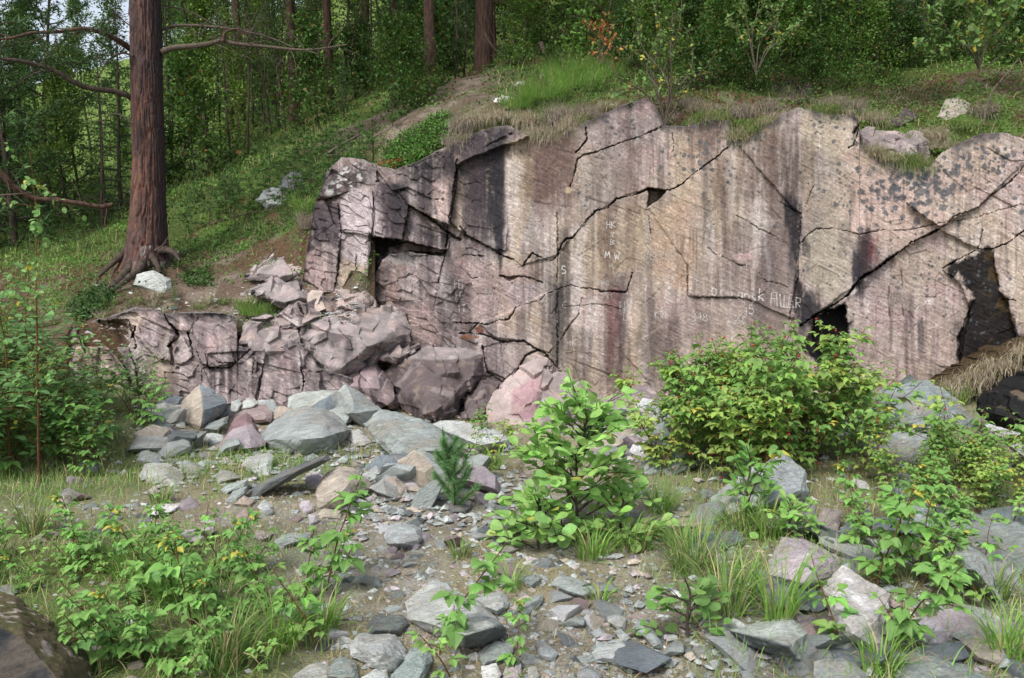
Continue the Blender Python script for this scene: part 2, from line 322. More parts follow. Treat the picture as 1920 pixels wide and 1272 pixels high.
STAINS = [ # x, top y, bottom y, half width, strength, colour
 (915, 250, 500, 22, .95, DARK), (935, 250, 470, 10, .8, DARK), (868, 270, 440, 18, .7, PURP), (890, 260, 480, 14, .85, PURP), (935, 395, 500, 8, .95, DARK),
 (820, 285, 350, 40, .85, DARK), (775, 300, 400, 26, .65, DARK), (800, 350, 440, 16, .75, PURP), (728, 345, 455, 18, .85, PURP), (745, 350, 430, 16, .8, DARK), (800, 420, 462, 38, .7, PURP), (815, 440, 470, 16, .8, DARK),
 (606, 388, 470, 26, .75, PURP), (585, 390, 440, 8, .8, DARK), (1000, 270, 420, 14, .55, BROWN), (1030, 265, 420, 17, .75, BROWN), (1063, 262, 440, 12, .6, BROWN), (1120, 290, 400, 14, .45, BROWN), (1160, 230, 400, 22, .5, BROWN), (1145, 380, 560, 10, .55, BROWN),
 (1190, 270, 420, 12, .6, BROWN), (1130, 400, 720, 7, .45, BROWN), (1150, 540, 735, 13, .85, sRGB(92, 66, 64)), (1170, 520, 720, 9, .5, PURP), (1182, 390, 560, 8, .45, BROWN), (1060, 430, 700, 9, .5, DARK), (1045, 540, 700, 12, .45, DARK), (1035, 520, 600, 14, .4, DARK),
 (1215, 560, 720, 16, .45, PURP), (1245, 320, 420, 12, .35, BROWN), (1310, 235, 300, 22, .45, BROWN), (1340, 230, 300, 20, .55, BROWN), (1355, 300, 420, 16, .5, BROWN), (1326, 370, 470, 8, .55, DARK), (1400, 280, 400, 16, .5, BROWN), (1447, 250, 390, 14, .6, BROWN),
 (1480, 360, 440, 9, .95, DARK), (1492, 380, 470, 10, .97, DARK), (1488, 460, 520, 7, .7, DARK), (1500, 530, 620, 12, .95, DARK), (1520, 550, 620, 16, .8, DARK), (1512, 455, 510, 6, .7, DARK), (1620, 430, 530, 10, .92, sRGB(52, 40, 44)), (1636, 450, 520, 8, .75, sRGB(90, 52, 54)), (1605, 470, 570, 6, .9, DARK), (1612, 500, 560, 9, .75, DARK),
 (1585, 410, 500, 12, .4, DARK), (1540, 290, 500, 22, .35, GREYR*.6), (1725, 600, 680, 5, .7, DARK), (1580, 600, 700, 12, .5, PURP), (1700, 560, 640, 8, .4, DARK), (850, 500, 640, 12, .5, PURP), (822, 560, 660, 14, .45, DARK), (865, 540, 640, 16, .5, DARK), (842, 600, 660, 14, .55, DARK), (710, 500, 590, 14, .55, PURP), (805, 480, 530, 8, .6, PURP), (965, 640, 700, 8, .3, BROWN), (990, 380, 470, 10, .35, GREYR*.6),
 (1090, 620, 720, 16, .45, PURP), (1260, 600, 700, 14, .4, PURP), (1320, 590, 640, 10, .35, PURP), (1420, 560, 620, 16, .35, PURP), (1390, 420, 520, 16, .4, PURP), (1440, 440, 560, 16, .4, PURP), (1795, 600, 680, 8, .6, DARK)]
PALES = [(960, 300, 440, 14, .6, PALE), (1010, 380, 470, 20, .5, PALE), (1085, 420, 560, 12, .55, PALE), (1112, 560, 680, 16, .5, PALE), (1180, 280, 330, 8, .4, PALE), (1240, 380, 500, 22, .45, TAN), (1275, 250, 420, 10, .5, TAN), (1370, 300, 420, 8, .4, PALE), (1425, 380, 470, 14, .5, PALE), (1335, 420, 520, 7, .5, PALE), (1180, 560, 640, 5, .5, PALE), (1200, 420, 500, 8, .5, TAN), (1080, 480, 620, 10, .5, PALE), (1515, 220, 420, 12, .4, TAN), (1565, 220, 500, 20, .35, TAN)]
def rock_face(a0, a1, da, rim, base_py, nrow, name, plates, cracks, stains, pales, rockfn, cap=.8, seed=3, depthfn=None, lean=.13):
    A = np.arange(a0, a1, da); nc = len(A)
    rp = interp(A, rim)+1.6*fbm(A*.12, A*0, oct=4, seed=seed+40); bp = interp(A, base_py)
    t = np.linspace(0, 1, nrow)[:, None]
    a = np.broadcast_to(A, (nrow, nc)).ravel().copy(); b = (bp[None]*(1-t)+rp[None]*t).ravel()
    # rim clamp for pixel functions
    wa = a+1.6*vnoise(a*.16, b*.16, seed=seed)+4*vnoise(a*.03, b*.03, seed=seed+1)*.5; wb = b+1.6*vnoise(a*.16, b*.16, seed=seed+2)+2*vnoise(a*.03, b*.03, seed=seed+3)
    D = interp(a, depthfn or BASEY)
    zz = (480-b)/FPX*D
    D = D+lean*(zz+1.5)
    # large blocky relief
    D = D+.07*fbm(a*.006, b*.008, oct=2, seed=seed+4)
    for poly, off, gx, gy in plates:
        pa = np.array(poly); cx, cy = pa.mean(0)
        m = (wa > pa[:, 0].min()-4) & (wa < pa[:, 0].max()+4) & (wb > pa[:, 1].min()-4) & (wb < pa[:, 1].max()+4)
        idx = np.nonzero(m)[0]; s = sdf(wa[idx], wb[idx], poly)
        k = sstep(-1.2, 1.2, s); D[idx] += k*(off+gx*(a[idx]-cx)+gy*(b[idx]-cy))
    # fractured facets: voronoi cells with tilts, stretched along the foliation
    th = R(28); ru = (a*math.cos(th)+b*math.sin(th)); rv = (-a*math.sin(th)+b*math.cos(th))
    def cells(su, sv, sd):
        x = ru/su; y = rv/sv; ix = np.floor(x).astype(np.int64); iy = np.floor(y).astype(np.int64)
        best = np.full(x.shape, 1e9); out = np.zeros(x.shape)
        for i in (-1, 0, 1):
            for j in (-1, 0, 1):
                cx = ix+i; cy = iy+j; zx = cx+h_(cx, cy, 0, sd); zy = cy+h_(cx, cy, 1, sd)
                d = (x-zx)**2+(y-zy)**2; w_ = d < best
                val = (h_(cx, cy, 2, sd)-.5)+(x-zx)*(h_(cx, cy, 3, sd)-.5)*1.6+(y-zy)*(h_(cx, cy, 4, sd)-.5)*1.6
                out = np.where(w_, val, out); best = np.minimum(d, best)
        return out
    rough = rockfn(a, b)
    D = D+rough*(.055*cells(75, 45, seed+11)+.03*cells(26, 13, seed+12))
    D = D+.004*fbm(ru*.03, rv*.35, oct=3, seed=seed+13)+.005*fbm(a*.1, b*.1, oct=4, seed=seed+14)*(.5+rough)
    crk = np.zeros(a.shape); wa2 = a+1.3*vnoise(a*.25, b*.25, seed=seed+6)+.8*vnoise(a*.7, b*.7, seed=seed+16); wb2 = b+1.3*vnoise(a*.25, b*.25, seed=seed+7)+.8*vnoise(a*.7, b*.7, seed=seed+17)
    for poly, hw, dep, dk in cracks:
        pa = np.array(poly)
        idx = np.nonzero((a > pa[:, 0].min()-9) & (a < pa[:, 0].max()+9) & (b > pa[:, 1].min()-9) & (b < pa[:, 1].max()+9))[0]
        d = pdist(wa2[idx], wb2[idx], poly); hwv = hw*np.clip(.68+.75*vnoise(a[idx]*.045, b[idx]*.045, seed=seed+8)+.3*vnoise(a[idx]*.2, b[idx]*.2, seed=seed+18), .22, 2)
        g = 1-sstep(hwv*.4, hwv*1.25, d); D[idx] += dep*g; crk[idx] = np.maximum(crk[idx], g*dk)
    # hairline joints along the foliation and across it
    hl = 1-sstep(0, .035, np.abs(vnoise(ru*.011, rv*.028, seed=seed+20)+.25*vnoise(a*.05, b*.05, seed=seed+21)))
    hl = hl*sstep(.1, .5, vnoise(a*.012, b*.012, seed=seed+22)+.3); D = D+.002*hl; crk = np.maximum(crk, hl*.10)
    # ---- colour
    n1 = fbm(a*.006, b*.006, oct=3, seed=seed+30); n2 = fbm(a*.02, b*.02, oct=3, seed=seed+31)
    C = np.broadcast_to(BEIGE, (len(a), 3)).copy()
    left = 1-sstep(900, 1120, a+60*n1); right = sstep(1480, 1560, a)
    C = paint_mix(C, np.clip(sstep(-.1, .6, n1+.7*left)*.9, 0, 1), MAUVE)
    C = paint_mix(C, .8*sstep(.05, .5, n2+.2*right-.1), PINK); C = paint_mix(C, .7*sstep(.1, .6, -n1+.3*n2), TAN)
    st = fbm(ru*.012, rv*.16, oct=4, seed=seed+33)                    # foliation colour lines
    C = paint_mix(C, .4*sstep(.1, .5, st)*(.3+.7*np.maximum(left, right)), PALE); C = paint_mix(C, .45*sstep(.1, .5, -st)*(.4+.6*left), PINK*.78)
    C = paint_mix(C, .62*sstep(.0, .42, fbm(a*.05, b*.006, oct=4, seed=seed+34)-.2*right), np.array(sRGB(92, 82, 80)))
    C = paint_mix(C, .6*sstep(.0, .3, fbm(a*.016, b*.003, oct=3, seed=seed+36)-.1*right), np.array(sRGB(92, 78, 72)))
    C = paint_mix(C, .35*sstep(.1, .5, fbm(a*.08, b*.009, oct=3, seed=seed+35)-.1*right), PALE)
    if name == 'rock_face':
        ez = 9*fbm(a*.05, b*.05, oct=3, seed=seed+55)+4*fbm(a*.3, b*.1, oct=2, seed=seed+56); tz = .8+.7*fbm(a*.12, b*.03, oct=3, seed=seed+57)+.5*fbm(a*.25, b*.25, oct=2, seed=seed+58)
        for poly, col, s_, so_ in ZONES:
            pa = np.array(poly); idx = np.nonzero((a > pa[:, 0].min()-30) & (a < pa[:, 0].max()+30) & (b > pa[:, 1].min()-30) & (b < pa[:, 1].max()+30))[0]
            mz = sstep(-so_, so_, sdf(a[idx], b[idx], poly)+ez[idx]*min(so_/5, 1.4)*.6)*np.clip(tz[idx] if np.mean(col) < .12 else tz[idx]*.5+.55, 0, 1)*s_
            C[idx] = paint_mix(C[idx], mz, col)
        fs = fbm(a*.17, b*.011, oct=4, seed=seed+59); fade = sstep(-.2, .3, vnoise(a*.01, b*.01, seed=seed+60)+.2)
        C = paint_mix(C, .45*sstep(.08, .45, fs)*fade, np.array(sRGB(70, 60, 58))); C = paint_mix(C, .35*sstep(.12, .45, -fs)*fade, PALE)
    for (x0, y0, y1, hw, s_, col) in list(pales)+list(stains):
        idx = np.nonzero((np.abs(a-x0) < hw*2.4+6) & (b > y0-14) & (b < y1+45))[0]
        if not len(idx): continue
        A_, B_ = a[idx], b[idx]
        wob = hw*.35*vnoise(B_*.022, A_*.02, seed=seed+int(x0) % 97)+hw*.3*vnoise(A_*.12, B_*.05, seed=seed+51)
        d = np.abs(A_-x0+wob)/hw
        fall = sstep(y0-12, y0+6, B_+8*vnoise(A_*.1, B_*.1, seed=8))*(1-sstep(y1-(y1-y0)*.45, y1+25, B_+26*vnoise(A_*.13, 0, seed=9)))
        tx = .85+.8*fbm(A_*.16, B_*.02, oct=3, seed=seed+52)+.6*fbm(A_*.2, B_*.2, oct=3, seed=seed+53)
        m = np.clip((1-sstep(.7, 1.5, d))*fall*np.clip(tx*1.25, 0, 1), 0, 1)*s_
        C[idx] = paint_mix(C[idx], m, col)
    # rim darkening lichen film
    rimd = b-np.interp(a, A, rp)
    C = paint_mix(C, .75*(1-sstep(0, 22, rimd+10*fbm(a*.06, b*.06, oct=3, seed=seed+61)))*sstep(-.25, .1, vnoise(a*.012, 0, seed=seed+62)), DARK*1.25)
    wet = np.zeros(a.shape)
    if name == 'rock_face':
        e = 13*fbm(a*.06, b*.06, oct=4, seed=71)+3*fbm(a*.3, b*.3, oct=2, seed=72)
        for poly, col, s_, w_ in (
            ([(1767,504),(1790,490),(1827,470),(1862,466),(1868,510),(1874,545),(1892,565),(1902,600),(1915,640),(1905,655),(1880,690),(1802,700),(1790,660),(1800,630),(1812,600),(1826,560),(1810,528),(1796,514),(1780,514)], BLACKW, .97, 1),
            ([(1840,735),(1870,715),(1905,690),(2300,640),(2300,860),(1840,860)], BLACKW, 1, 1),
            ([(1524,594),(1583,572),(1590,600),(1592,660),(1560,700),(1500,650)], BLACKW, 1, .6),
            ([(697,448),(735,447),(760,452),(735,470),(712,494),(702,520),(694,550),(688,548),(693,500)], DARK*.5, .8, 0),  # shade inside the undercut, painted into the colour
            ([(1590,560),(1613,528),(1680,480),(1690,486),(1640,530),(1610,560)], DARK, .6, 0)):
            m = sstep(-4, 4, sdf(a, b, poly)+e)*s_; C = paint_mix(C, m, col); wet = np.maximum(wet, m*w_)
        mo = sstep(.0, .4, fbm(a*.05, b*.05, oct=3, seed=77)); inw = sstep(-3, 3, sdf(a, b, [(1845,472),(1868,468),(1880,540),(1905,600),(1905,650),(1850,640),(1850,540)])+e)
        li = sstep(-4, 4, sdf(a, b, [(612,362),(625,325),(680,303),(690,335),(645,366)])+e)*sstep(.0, .3, fbm(a*.12+b*.08, b*.14, oct=3, seed=79)); C = paint_mix(C, li*.85, np.array(sRGB(170,168,166)))
        C = paint_mix(C, inw*mo*.7, sRGB(66, 52, 26))
        e2 = 3*fbm(a*.1, b*.03, oct=3, seed=78)
        for poly in ([(1673,487),(1668,530),(1665,560),(1668,590),(1672,620)], [(1688,492),(1692,530),(1690,560),(1694,590)]):
            C = paint_mix(C, (1-sstep(.8, 3.4, pdist(a, b, poly)+e2*.8))*.8*sstep(-.35, .2, vnoise(a*.1, b*.07, seed=83)+.1), sRGB(78, 44, 38))
        for x0, y0, rx, ry, col in ((1592,547,11,6,PALE), (1395,482,22,8,PINK), (1743,567,9,5,PALE), (1502,492,8,12,BEIGE), (1508,515,5,6,BEIGE), (1066,357,8,6,TAN*1.1), (878,632,14,5,sRGB(110,70,45)), (898,618,6,9,sRGB(100,60,40))):
            C = paint_mix(C, .9*(1-sstep(.8, 1.15, np.hypot((a-x0+2*e*.3)/rx, (b-y0)/ry)+.1*e*.2)), col)
        # dark crustose lichen spots, larger on the upper right
        rng = np.random.default_rng(5)
        zones = [((1520,1900,290,420), 170, 2, 6.5), ((1640,1800,300,385), 110, 3, 8), ((1790,1925,255,330), 90, 2, 6), ((1230,1420,230,340), 60, 2, 5.5), ((1540,1900,420,600), 90, 1.5, 4), ((930,1200,250,420), 90, 1.2, 3.2), ((850,1000,440,560), 80, 1, 2.2), ((1600,1900,480,680), 120, 1, 3), ((1300,1500,230,420), 60, 1.2, 4), ((1500,1600,205,260), 25, 1.5, 4), ((1090,1240,215,300), 50, 1.5, 4), ((700,860,470,560), 50, 1, 2)]
        for (x0, x1, y0, y1), n, r0, r1 in zones:
            cx = rng.normal((x0+x1)/2, (x1-x0)/3.6, n); cy = rng.normal((y0+y1)/2, (y1-y0)/3.6, n); rr = r0+(r1-r0)*rng.random(n)**2.2
            for X_, Y_, r_ in zip(cx, cy, rr):
                j0 = int((X_-r_*1.8-a0)/da); j1 = int((X_+r_*1.8-a0)/da)+2
                if j0 < 0 or j1 >= nc: continue
                ii = (np.arange(nrow)[:, None]*nc+np.arange(j0, j1)[None]).ravel(); ii = ii[np.abs(b[ii]-Y_) < r_*1.8]
                m = 1-sstep(.75, 1.1, np.hypot(a[ii]-X_, b[ii]-Y_)/r_+.28*vnoise(a[ii]*.5, b[ii]*.5, seed=81)); C[ii] = paint_mix(C[ii], m*.82, sRGB(72, 74, 78))
    ql = fbm(a*.35, b*.35, oct=3, seed=seed+65); C = C*(1+.22*ql)[:, None]
    sp = sstep(.33, .5, fbm(a*.3, b*.3, oct=2, seed=seed+66))*(1-wet); C = C*(1+.3*sp)[:, None]
    sp = sstep(.2, .5, fbm(ru*.08, rv*.5, oct=3, seed=seed+68))*(1-wet); C = C*(1+.3*sp)[:, None]; sp = sstep(.2, .5, fbm(ru*.07, rv*.45, oct=3, seed=seed+69)); C = C*(1-.28*sp)[:, None]
    sp = sstep(.35, .5, fbm(a*.33, b*.33, oct=2, seed=seed+67)); C = paint_mix(C, sp*.3, PURP)
    if name != 'rock_face': C = C*1.18
    C = paint_mix(C, crk*.9, sRGB(30, 25, 22))  # crack shade put into the colour, together with dark dirt
    # ---- points, plus a cap that runs back from the rim
    V = P(a, b, D).reshape(nrow, nc, 3); Cg = C.reshape(nrow, nc, 3); W = wet.reshape(nrow, nc)
    top = V[-1]; ncap = 16; s = np.linspace(0, 1, ncap+1)[1:, None]
    dirv = top*np.array([1, 1, 0]); dirv /= np.linalg.norm(dirv, axis=1)[:, None]
    cv = top[None]+dirv[None]*(cap*s**1.2)[..., None]
    cv[..., 2] += .16*s*cap-.75*s**2.6+.03*fbm(cv[..., 0]*3, cv[..., 1]*3, oct=4, seed=seed+90)*np.minimum(s*4, 1)
    cc = np.broadcast_to(GREYR*.62, cv.shape)*(1+.5*fbm(cv[..., 0]*8, cv[..., 1]*8, oct=4, seed=seed+91))[..., None]
    V = np.concatenate([V, cv]); Cg = np.concatenate([Cg, cc]); W = np.concatenate([W, np.zeros(cc.shape[:2])])
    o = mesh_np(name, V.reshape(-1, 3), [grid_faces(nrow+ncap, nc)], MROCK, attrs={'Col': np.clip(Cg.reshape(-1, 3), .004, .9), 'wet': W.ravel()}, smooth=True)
    return o, (A, rp, bp, V[:nrow], nrow, nc)
m = NT('cliff_rock'); at = m.attr('Col'); wt = m.attr('wet')
nz = m.noise(42, 8, .7); nz2 = m.noise(9, 7, .65, co=m.co2((0, R(-27), 0), (.6, 1, 1.9)))
c = m.mix(1., at.outputs[0], m.ramp(nz, [(.3, (.75, .75, .75)), (.5, (1, 1, 1)), (.72, (1.22, 1.22, 1.22))]), 'MULTIPLY')
hsum = m.math('ADD', m.math('MULTIPLY', nz, .28), m.math('MULTIPLY', nz2, .6))
m.bump(hsum, .02, .65)
MROCK = m.set(Base_Color=c, Roughness=m.ramp(wt.outputs['Fac'], [(0, (.88,)*3), (1, (.6,)*3)]), Specular_IOR_Level=m.ramp(wt.outputs['Fac'], [(0, (.25,)*3), (1, (.12,)*3)]))

def rough_main(a, b):
    r = .13+.95*(1-sstep(780, 960, a))+.35*sstep(600, 740, b)*(1-sstep(1150, 1300, a))+.1*sstep(1560, 1750, a)
    return np.clip(r, 0, 1.1)
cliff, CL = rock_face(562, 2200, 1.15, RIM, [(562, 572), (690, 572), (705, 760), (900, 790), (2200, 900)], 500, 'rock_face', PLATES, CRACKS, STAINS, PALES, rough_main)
tag(cliff, 'tall pinkish grey quarried rock face with dark vertical water stains and chalk writing', 'rock face', kind='structure')

# low outcrop to the left of the face
RIM2 = [(110, 660), (125, 640), (143, 612), (165, 607), (185, 600), (215, 592), (235, 585), (250, 581), (285, 579), (305, 588), (350, 588), (405, 587), (435, 592), (444, 605), (446, 650), (500, 655), (530, 650), (545, 640), (560, 650), (578, 655), (596, 690), (625, 700), (660, 712)]
CR2 = [([(240,600),(250,625),(240,650),(255,690),(262,740)], 2.5, .1, .8), ([(308,590),(315,605),(330,620),(336,632),(325,640),(316,650)], 2, .08, .85), ([(352,625),(358,640),(360,655),(362,668)], 2.5, .12, .95), ([(254,612),(250,630),(256,652),(252,655)], 2, .08, .8), ([(300,677),(310,672),(312,668)], 2, .08, .8), ([(205,640),(215,650),(222,670),(236,690),(246,720)], 3, .14, .9), ([(385,660),(390,690),(430,690),(470,655)], 1.6, .06, .7), ([(395,668),(410,680),(440,682),(446,655)], 1.2, .04, .6), ([(143,612),(150,640),(160,660)], 2.5, .1, .8), ([(186,600),(190,615),(192,630)], 3, .12, .9), ([(370,660),(380,690),(375,740)], 1.5, .05, .6), ([(565,690),(570,715),(566,745)], 2, .08, .8), ([(478,658),(474,700),(478,750)], 1.2, .04, .6)]
PL2 = [([(230,600),(305,590),(330,622),(318,650),(322,676),(300,678),(262,640)], -.07, .0004, -.0003), ([(305,588),(446,590),(446,652),(400,652),(370,672),(340,630)], .03, .0005, 0),
 ([(372,668),(400,652),(446,652),(500,655),(478,760),(375,760)], -.10, .0002, -.0008), ([(478,660),(540,640),(562,655),(566,690),(600,700),(600,760),(478,760)], -.06, -.0004, -.0006), ([(320,625),(345,630),(362,670),(330,690)], -.05, 0, 0), ([(140,600),(240,600),(245,640),(230,680),(200,650),(160,650)], .16, 0, 0), ([(130,650),(200,650),(245,720),(250,760),(130,760)], .02, .002, 0), ([(375,662),(432,650),(440,680),(400,690),(378,684)], -.05, 0, -.001)]
ST2 = [(398, 690, 760, 6, .85, DARK), (417, 690, 760, 5, .9, PURP*.6), (432, 690, 760, 5, .7, PURP), (455, 665, 760, 8, .6, PURP), (480, 665, 750, 7, .75, DARK), (500, 670, 760, 10, .5, PURP), (530, 670, 760, 12, .5, DARK), (555, 680, 750, 10, .7, PURP), (580, 690, 760, 10, .6, DARK), (400, 655, 700, 22, .55, PURP), (440, 655, 700, 14, .4, DARK),
 (408, 590, 650, 10, .4, PURP), (380, 595, 650, 8, .35, PURP), (270, 600, 640, 10, .3, PURP), (210, 640, 700, 8, .5, BROWN), (240, 660, 740, 8, .65, DARK)]
PA2 = [(510, 670, 740, 8, .8, PALE), (525, 660, 700, 14, .6, PINK), (305, 680, 745, 14, .5, TAN), (170, 600, 640, 10, .6, PALE), (345, 640, 700, 12, .4, PALE), (160, 650, 740, 16, .4, TAN)]
RIMKEEP = RIM
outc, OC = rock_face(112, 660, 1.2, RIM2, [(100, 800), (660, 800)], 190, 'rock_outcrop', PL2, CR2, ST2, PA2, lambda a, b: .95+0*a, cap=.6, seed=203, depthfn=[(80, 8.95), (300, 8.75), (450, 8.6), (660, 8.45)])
tag(outc, 'low broken mauve rock outcrop left of the tall face, below the big pine', 'rock outcrop', kind='structure')
# stepped ledge that climbs from the outcrop to the corner of the face
RIM3 = [(452, 612), (470, 600), (500, 590), (515, 596), (540, 578), (560, 566), (575, 570), (600, 556), (622, 560), (640, 549), (668, 552), (690, 545), (708, 548)]
CR3 = [([(470,610),(500,640),(505,680)], 2, .08, .8), ([(520,600),(560,615),(600,608),(640,620)], 2, .1, .85), ([(560,570),(575,600),(570,640)], 1.8, .08, .8), ([(600,560),(612,585),(640,592),(690,590)], 2, .1, .85), ([(640,592),(645,620),(670,640)], 1.6, .06, .7), ([(500,640),(560,650),(610,680),(640,720)], 2.2, .1, .85), ([(655,552),(660,575),(655,592)], 1.5, .06, .7)]
PL3 = [([(452,600),(520,596),(560,615),(560,650),(500,640),(452,650)], .10, .0006, -.001), ([(520,590),(575,566),(575,600),(640,620),(600,608),(560,615)], -.08, .0004, .001), ([(600,555),(700,545),(690,590),(640,592),(612,585)], -.12, -.0004, -.0015), ([(612,588),(690,592),(700,640),(645,625)], .02, .0006, 0), ([(560,652),(610,682),(640,722),(640,770),(480,770),(500,645)], -.10, .0003, .0012)]
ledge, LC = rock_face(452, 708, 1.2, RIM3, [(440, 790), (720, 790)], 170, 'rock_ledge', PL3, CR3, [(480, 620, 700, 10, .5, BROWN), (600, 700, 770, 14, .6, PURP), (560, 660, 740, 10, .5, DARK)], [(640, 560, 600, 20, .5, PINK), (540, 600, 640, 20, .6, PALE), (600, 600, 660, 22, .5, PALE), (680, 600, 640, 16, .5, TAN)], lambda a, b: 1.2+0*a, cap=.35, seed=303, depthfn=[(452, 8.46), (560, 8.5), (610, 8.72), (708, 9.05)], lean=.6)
tag(ledge, 'stepped pinkish ledge climbing from the low outcrop to the left corner of the tall face', 'rock ledge', kind='structure')
# ---------------- hillside sheet ----------------
us = np.concatenate([np.linspace(-2.6, -.75, 60)[:-1], np.arange(-.75, .75, .0022), np.linspace(.75, 2.6, 60)])
def edgeY(u):
    px = 960+u*FPX
    return np.where(px < 700, interp(px, [(-2000, 8.2), (100, 8.75), (112, 9.0), (300, 8.95), (450, 8.9), (560, 8.9), (660, 9.2), (692, 9.4)]), interp(px, BASEY)+.13*1.9+.45)
ny = 330; T = np.linspace(0, 1, ny)[:, None]
E0 = edgeY(us)[None]; Yg = 9.2*np.exp(T**1.35*np.log(130/9.2))+(E0-9.2)*(1-T)**5; Xg = us[None]*Yg/(CP+.03)
Zg = hill(Xg, Yg)
def hillbump(X, Y): return .06*fbm(X*1.1, Y*1.1, oct=4, seed=21)*np.clip((Y-8.6)/1.5, .25, 3)+.012*fbm(X*9, Y*9, oct=3, seed=22)
Zg = Zg+hillbump(Xg, Yg)
fr = (Yg-E0); Zg = Zg-.5*(1-sstep(0, .14, fr))
pxg, pyg = proj(Xg, Yg, Zg)
C = np.broadcast_to(np.array(sRGB(96, 76, 58)), (Zg.size, 3)).copy(); X_, Y_ = Xg.ravel(), Yg.ravel(); px_, py_ = pxg.ravel(), pyg.ravel()
g1 = fbm(X_*.9, Y_*.9, oct=4, seed=23); g2 = fbm(X_*5, Y_*5, oct=4, seed=24)
SOIL = np.array(sRGB(112, 97, 85)); MOSS = np.array(sRGB(74, 92, 42)); LITTER = np.array(sRGB(142, 130, 116)); GREEN = np.array(sRGB(84, 114, 46)); MEADOW = np.array(sRGB(104, 124, 62))
C = paint_mix(C, sstep(-.2, .4, g2), SOIL); C = paint_mix(C, .6*sstep(.1, .5, g2+g1*.4), LITTER)
green = sstep(-.05, .3, g1*.8+.35*g2+.25*sstep(10.5, 13, Y_)+.3*(px_ < 560)*(py_ < 470))
C = paint_mix(C, green*.85, MOSS); C = paint_mix(C, green*sstep(0, .4, g2)*.6, GREEN)
C = paint_mix(C, sstep(16, 30, Y_)*.85, MEADOW)
bare = np.exp(-((px_-720)/140)**2-((py_-235)/45)**2)+np.exp(-((px_-860)/100)**2-((py_-165)/40)**2)+1.1*np.exp(-((px_-420)/190)**2-((py_-555)/45)**2)
bare = bare+1.5*np.exp(-((px_-630)/75)**2-((py_-620)/80)**2)
bare = np.clip(bare*1.3*(Y_ < 15), 0, 1)*sstep(-.5, .2, g1+.6)
C = paint_mix(C, bare*.9, SOIL*.9); C = paint_mix(C, bare*sstep(.0, .4, g2)*.7, LITTER)
m = NT('hill_soil'); at = m.attr('Col'); nz = m.noise(30, 8, .7); nb = m.noise(6, 8, .7)
c = m.mix(1., at.outputs[0], m.ramp(nz, [(.3, (.45,)*3), (.5, (.95,)*3), (.75, (1.5,)*3)]), 'MULTIPLY'); m.bump(m.math('ADD', nz, nb), .04, 1)
MHILL = m.set(Base_Color=c, Roughness=.95, Specular_IOR_Level=.1)
hs_ = mesh_np('hillside', np.stack([Xg, Yg, Zg], -1).reshape(-1, 3), [grid_faces(ny, len(us))], MHILL, attrs={'Col': C})
tag(hs_, kind='structure')

# ---------------- lower ground ----------------
def axis(lo, hi, a, b, step, n):  # fine between a and b, geometric outside
    return np.concatenate([a-np.geomspace(step, a-lo, n)[::-1], np.arange(a, b, step), b+np.geomspace(step, hi-b, n)])
xs = axis(-60, 60, -6.8, 7.2, .028, 40); ys = axis(-60, 12, 2.2, 9.6, .028, 26)
XX, YY = np.meshgrid(xs, ys); ZZ = low_ground(XX, YY)
X_, Y_ = XX.ravel(), YY.ravel(); pxl, pyl = proj(X_, np.maximum(Y_, .5), ZZ.ravel())
g1 = fbm(X_*1.3, Y_*1.3, oct=4, seed=31); g2 = fbm(X_*7, Y_*7, oct=4, seed=32)
GRAV = np.array(sRGB(172, 166, 156)); EARTH = np.array(sRGB(138, 130, 112)); DRY = np.array(sRGB(150, 142, 100)); TURF = np.array(sRGB(92, 112, 52))
C = np.broadcast_to(EARTH, (len(X_), 3)).copy(); C = paint_mix(C, .8*sstep(-.3, .3, g2), GRAV); C = paint_mix(C, .6*sstep(-.1, .35, g1+.4*g2), DRY)
def lawn_mask(px, py, X, Y):
    n = fbm(X*1.7, Y*1.7, oct=3, seed=33)
    a = np.clip((1-sstep(420, 760, px+140*n))*sstep(960, 1040, py+60*n), 0, 1)
    b = .9*np.exp(-((px-480)/230)**2-((py-875)/42)**2)+.8*np.exp(-((px-60)/110)**2-((py-930)/40)**2)+.7*(1-sstep(250, 330, px))*(1-sstep(900, 960, py))
    c_ = sstep(1180, 1330, px+90*n)*sstep(700, 800, py)*.42
    return np.clip(np.maximum(np.maximum(a, b), c_), 0, 1)
lm = np.where(Y_ > 1.5, lawn_mask(pxl, pyl, X_, Y_), .5)
C = paint_mix(C, lm*sstep(-.4, .2, g2+.3)*.8, TURF)
m = NT('gravel_soil'); at = m.attr('Col'); nz = m.noise(70, 8, .7); nb = m.noise(16, 8, .7)
vo = m.n('ShaderNodeTexVoronoi'); vo.inputs['Scale'].default_value = 55; m.l(m.co(), vo.inputs['Vector'])
c = m.mix(1., at.outputs[0], m.ramp(nz, [(.3, (.5,)*3), (.5, (.95,)*3), (.75, (1.5,)*3)]), 'MULTIPLY')
peb = m.ramp(vo.outputs['Distance'], [(.12, (1, 1, 1)), (.3, (0, 0, 0))])
c = m.mix(m.math('MULTIPLY', peb, .35), c, m.mix(.5, vo.outputs['Color'], (.42, .40, .39)))
m.bump(m.math('ADD', m.math('MULTIPLY', peb, .6), m.math('ADD', nz, nb)), .02, 1)
MGRAV = m.set(Base_Color=c, Roughness=.95, Specular_IOR_Level=.15)
gr_ = mesh_np('ground', np.stack([XX, YY, ZZ], -1).reshape(-1, 3), [grid_faces(len(ys), len(xs))], MGRAV, attrs={'Col': C})
tag(gr_, kind='structure')
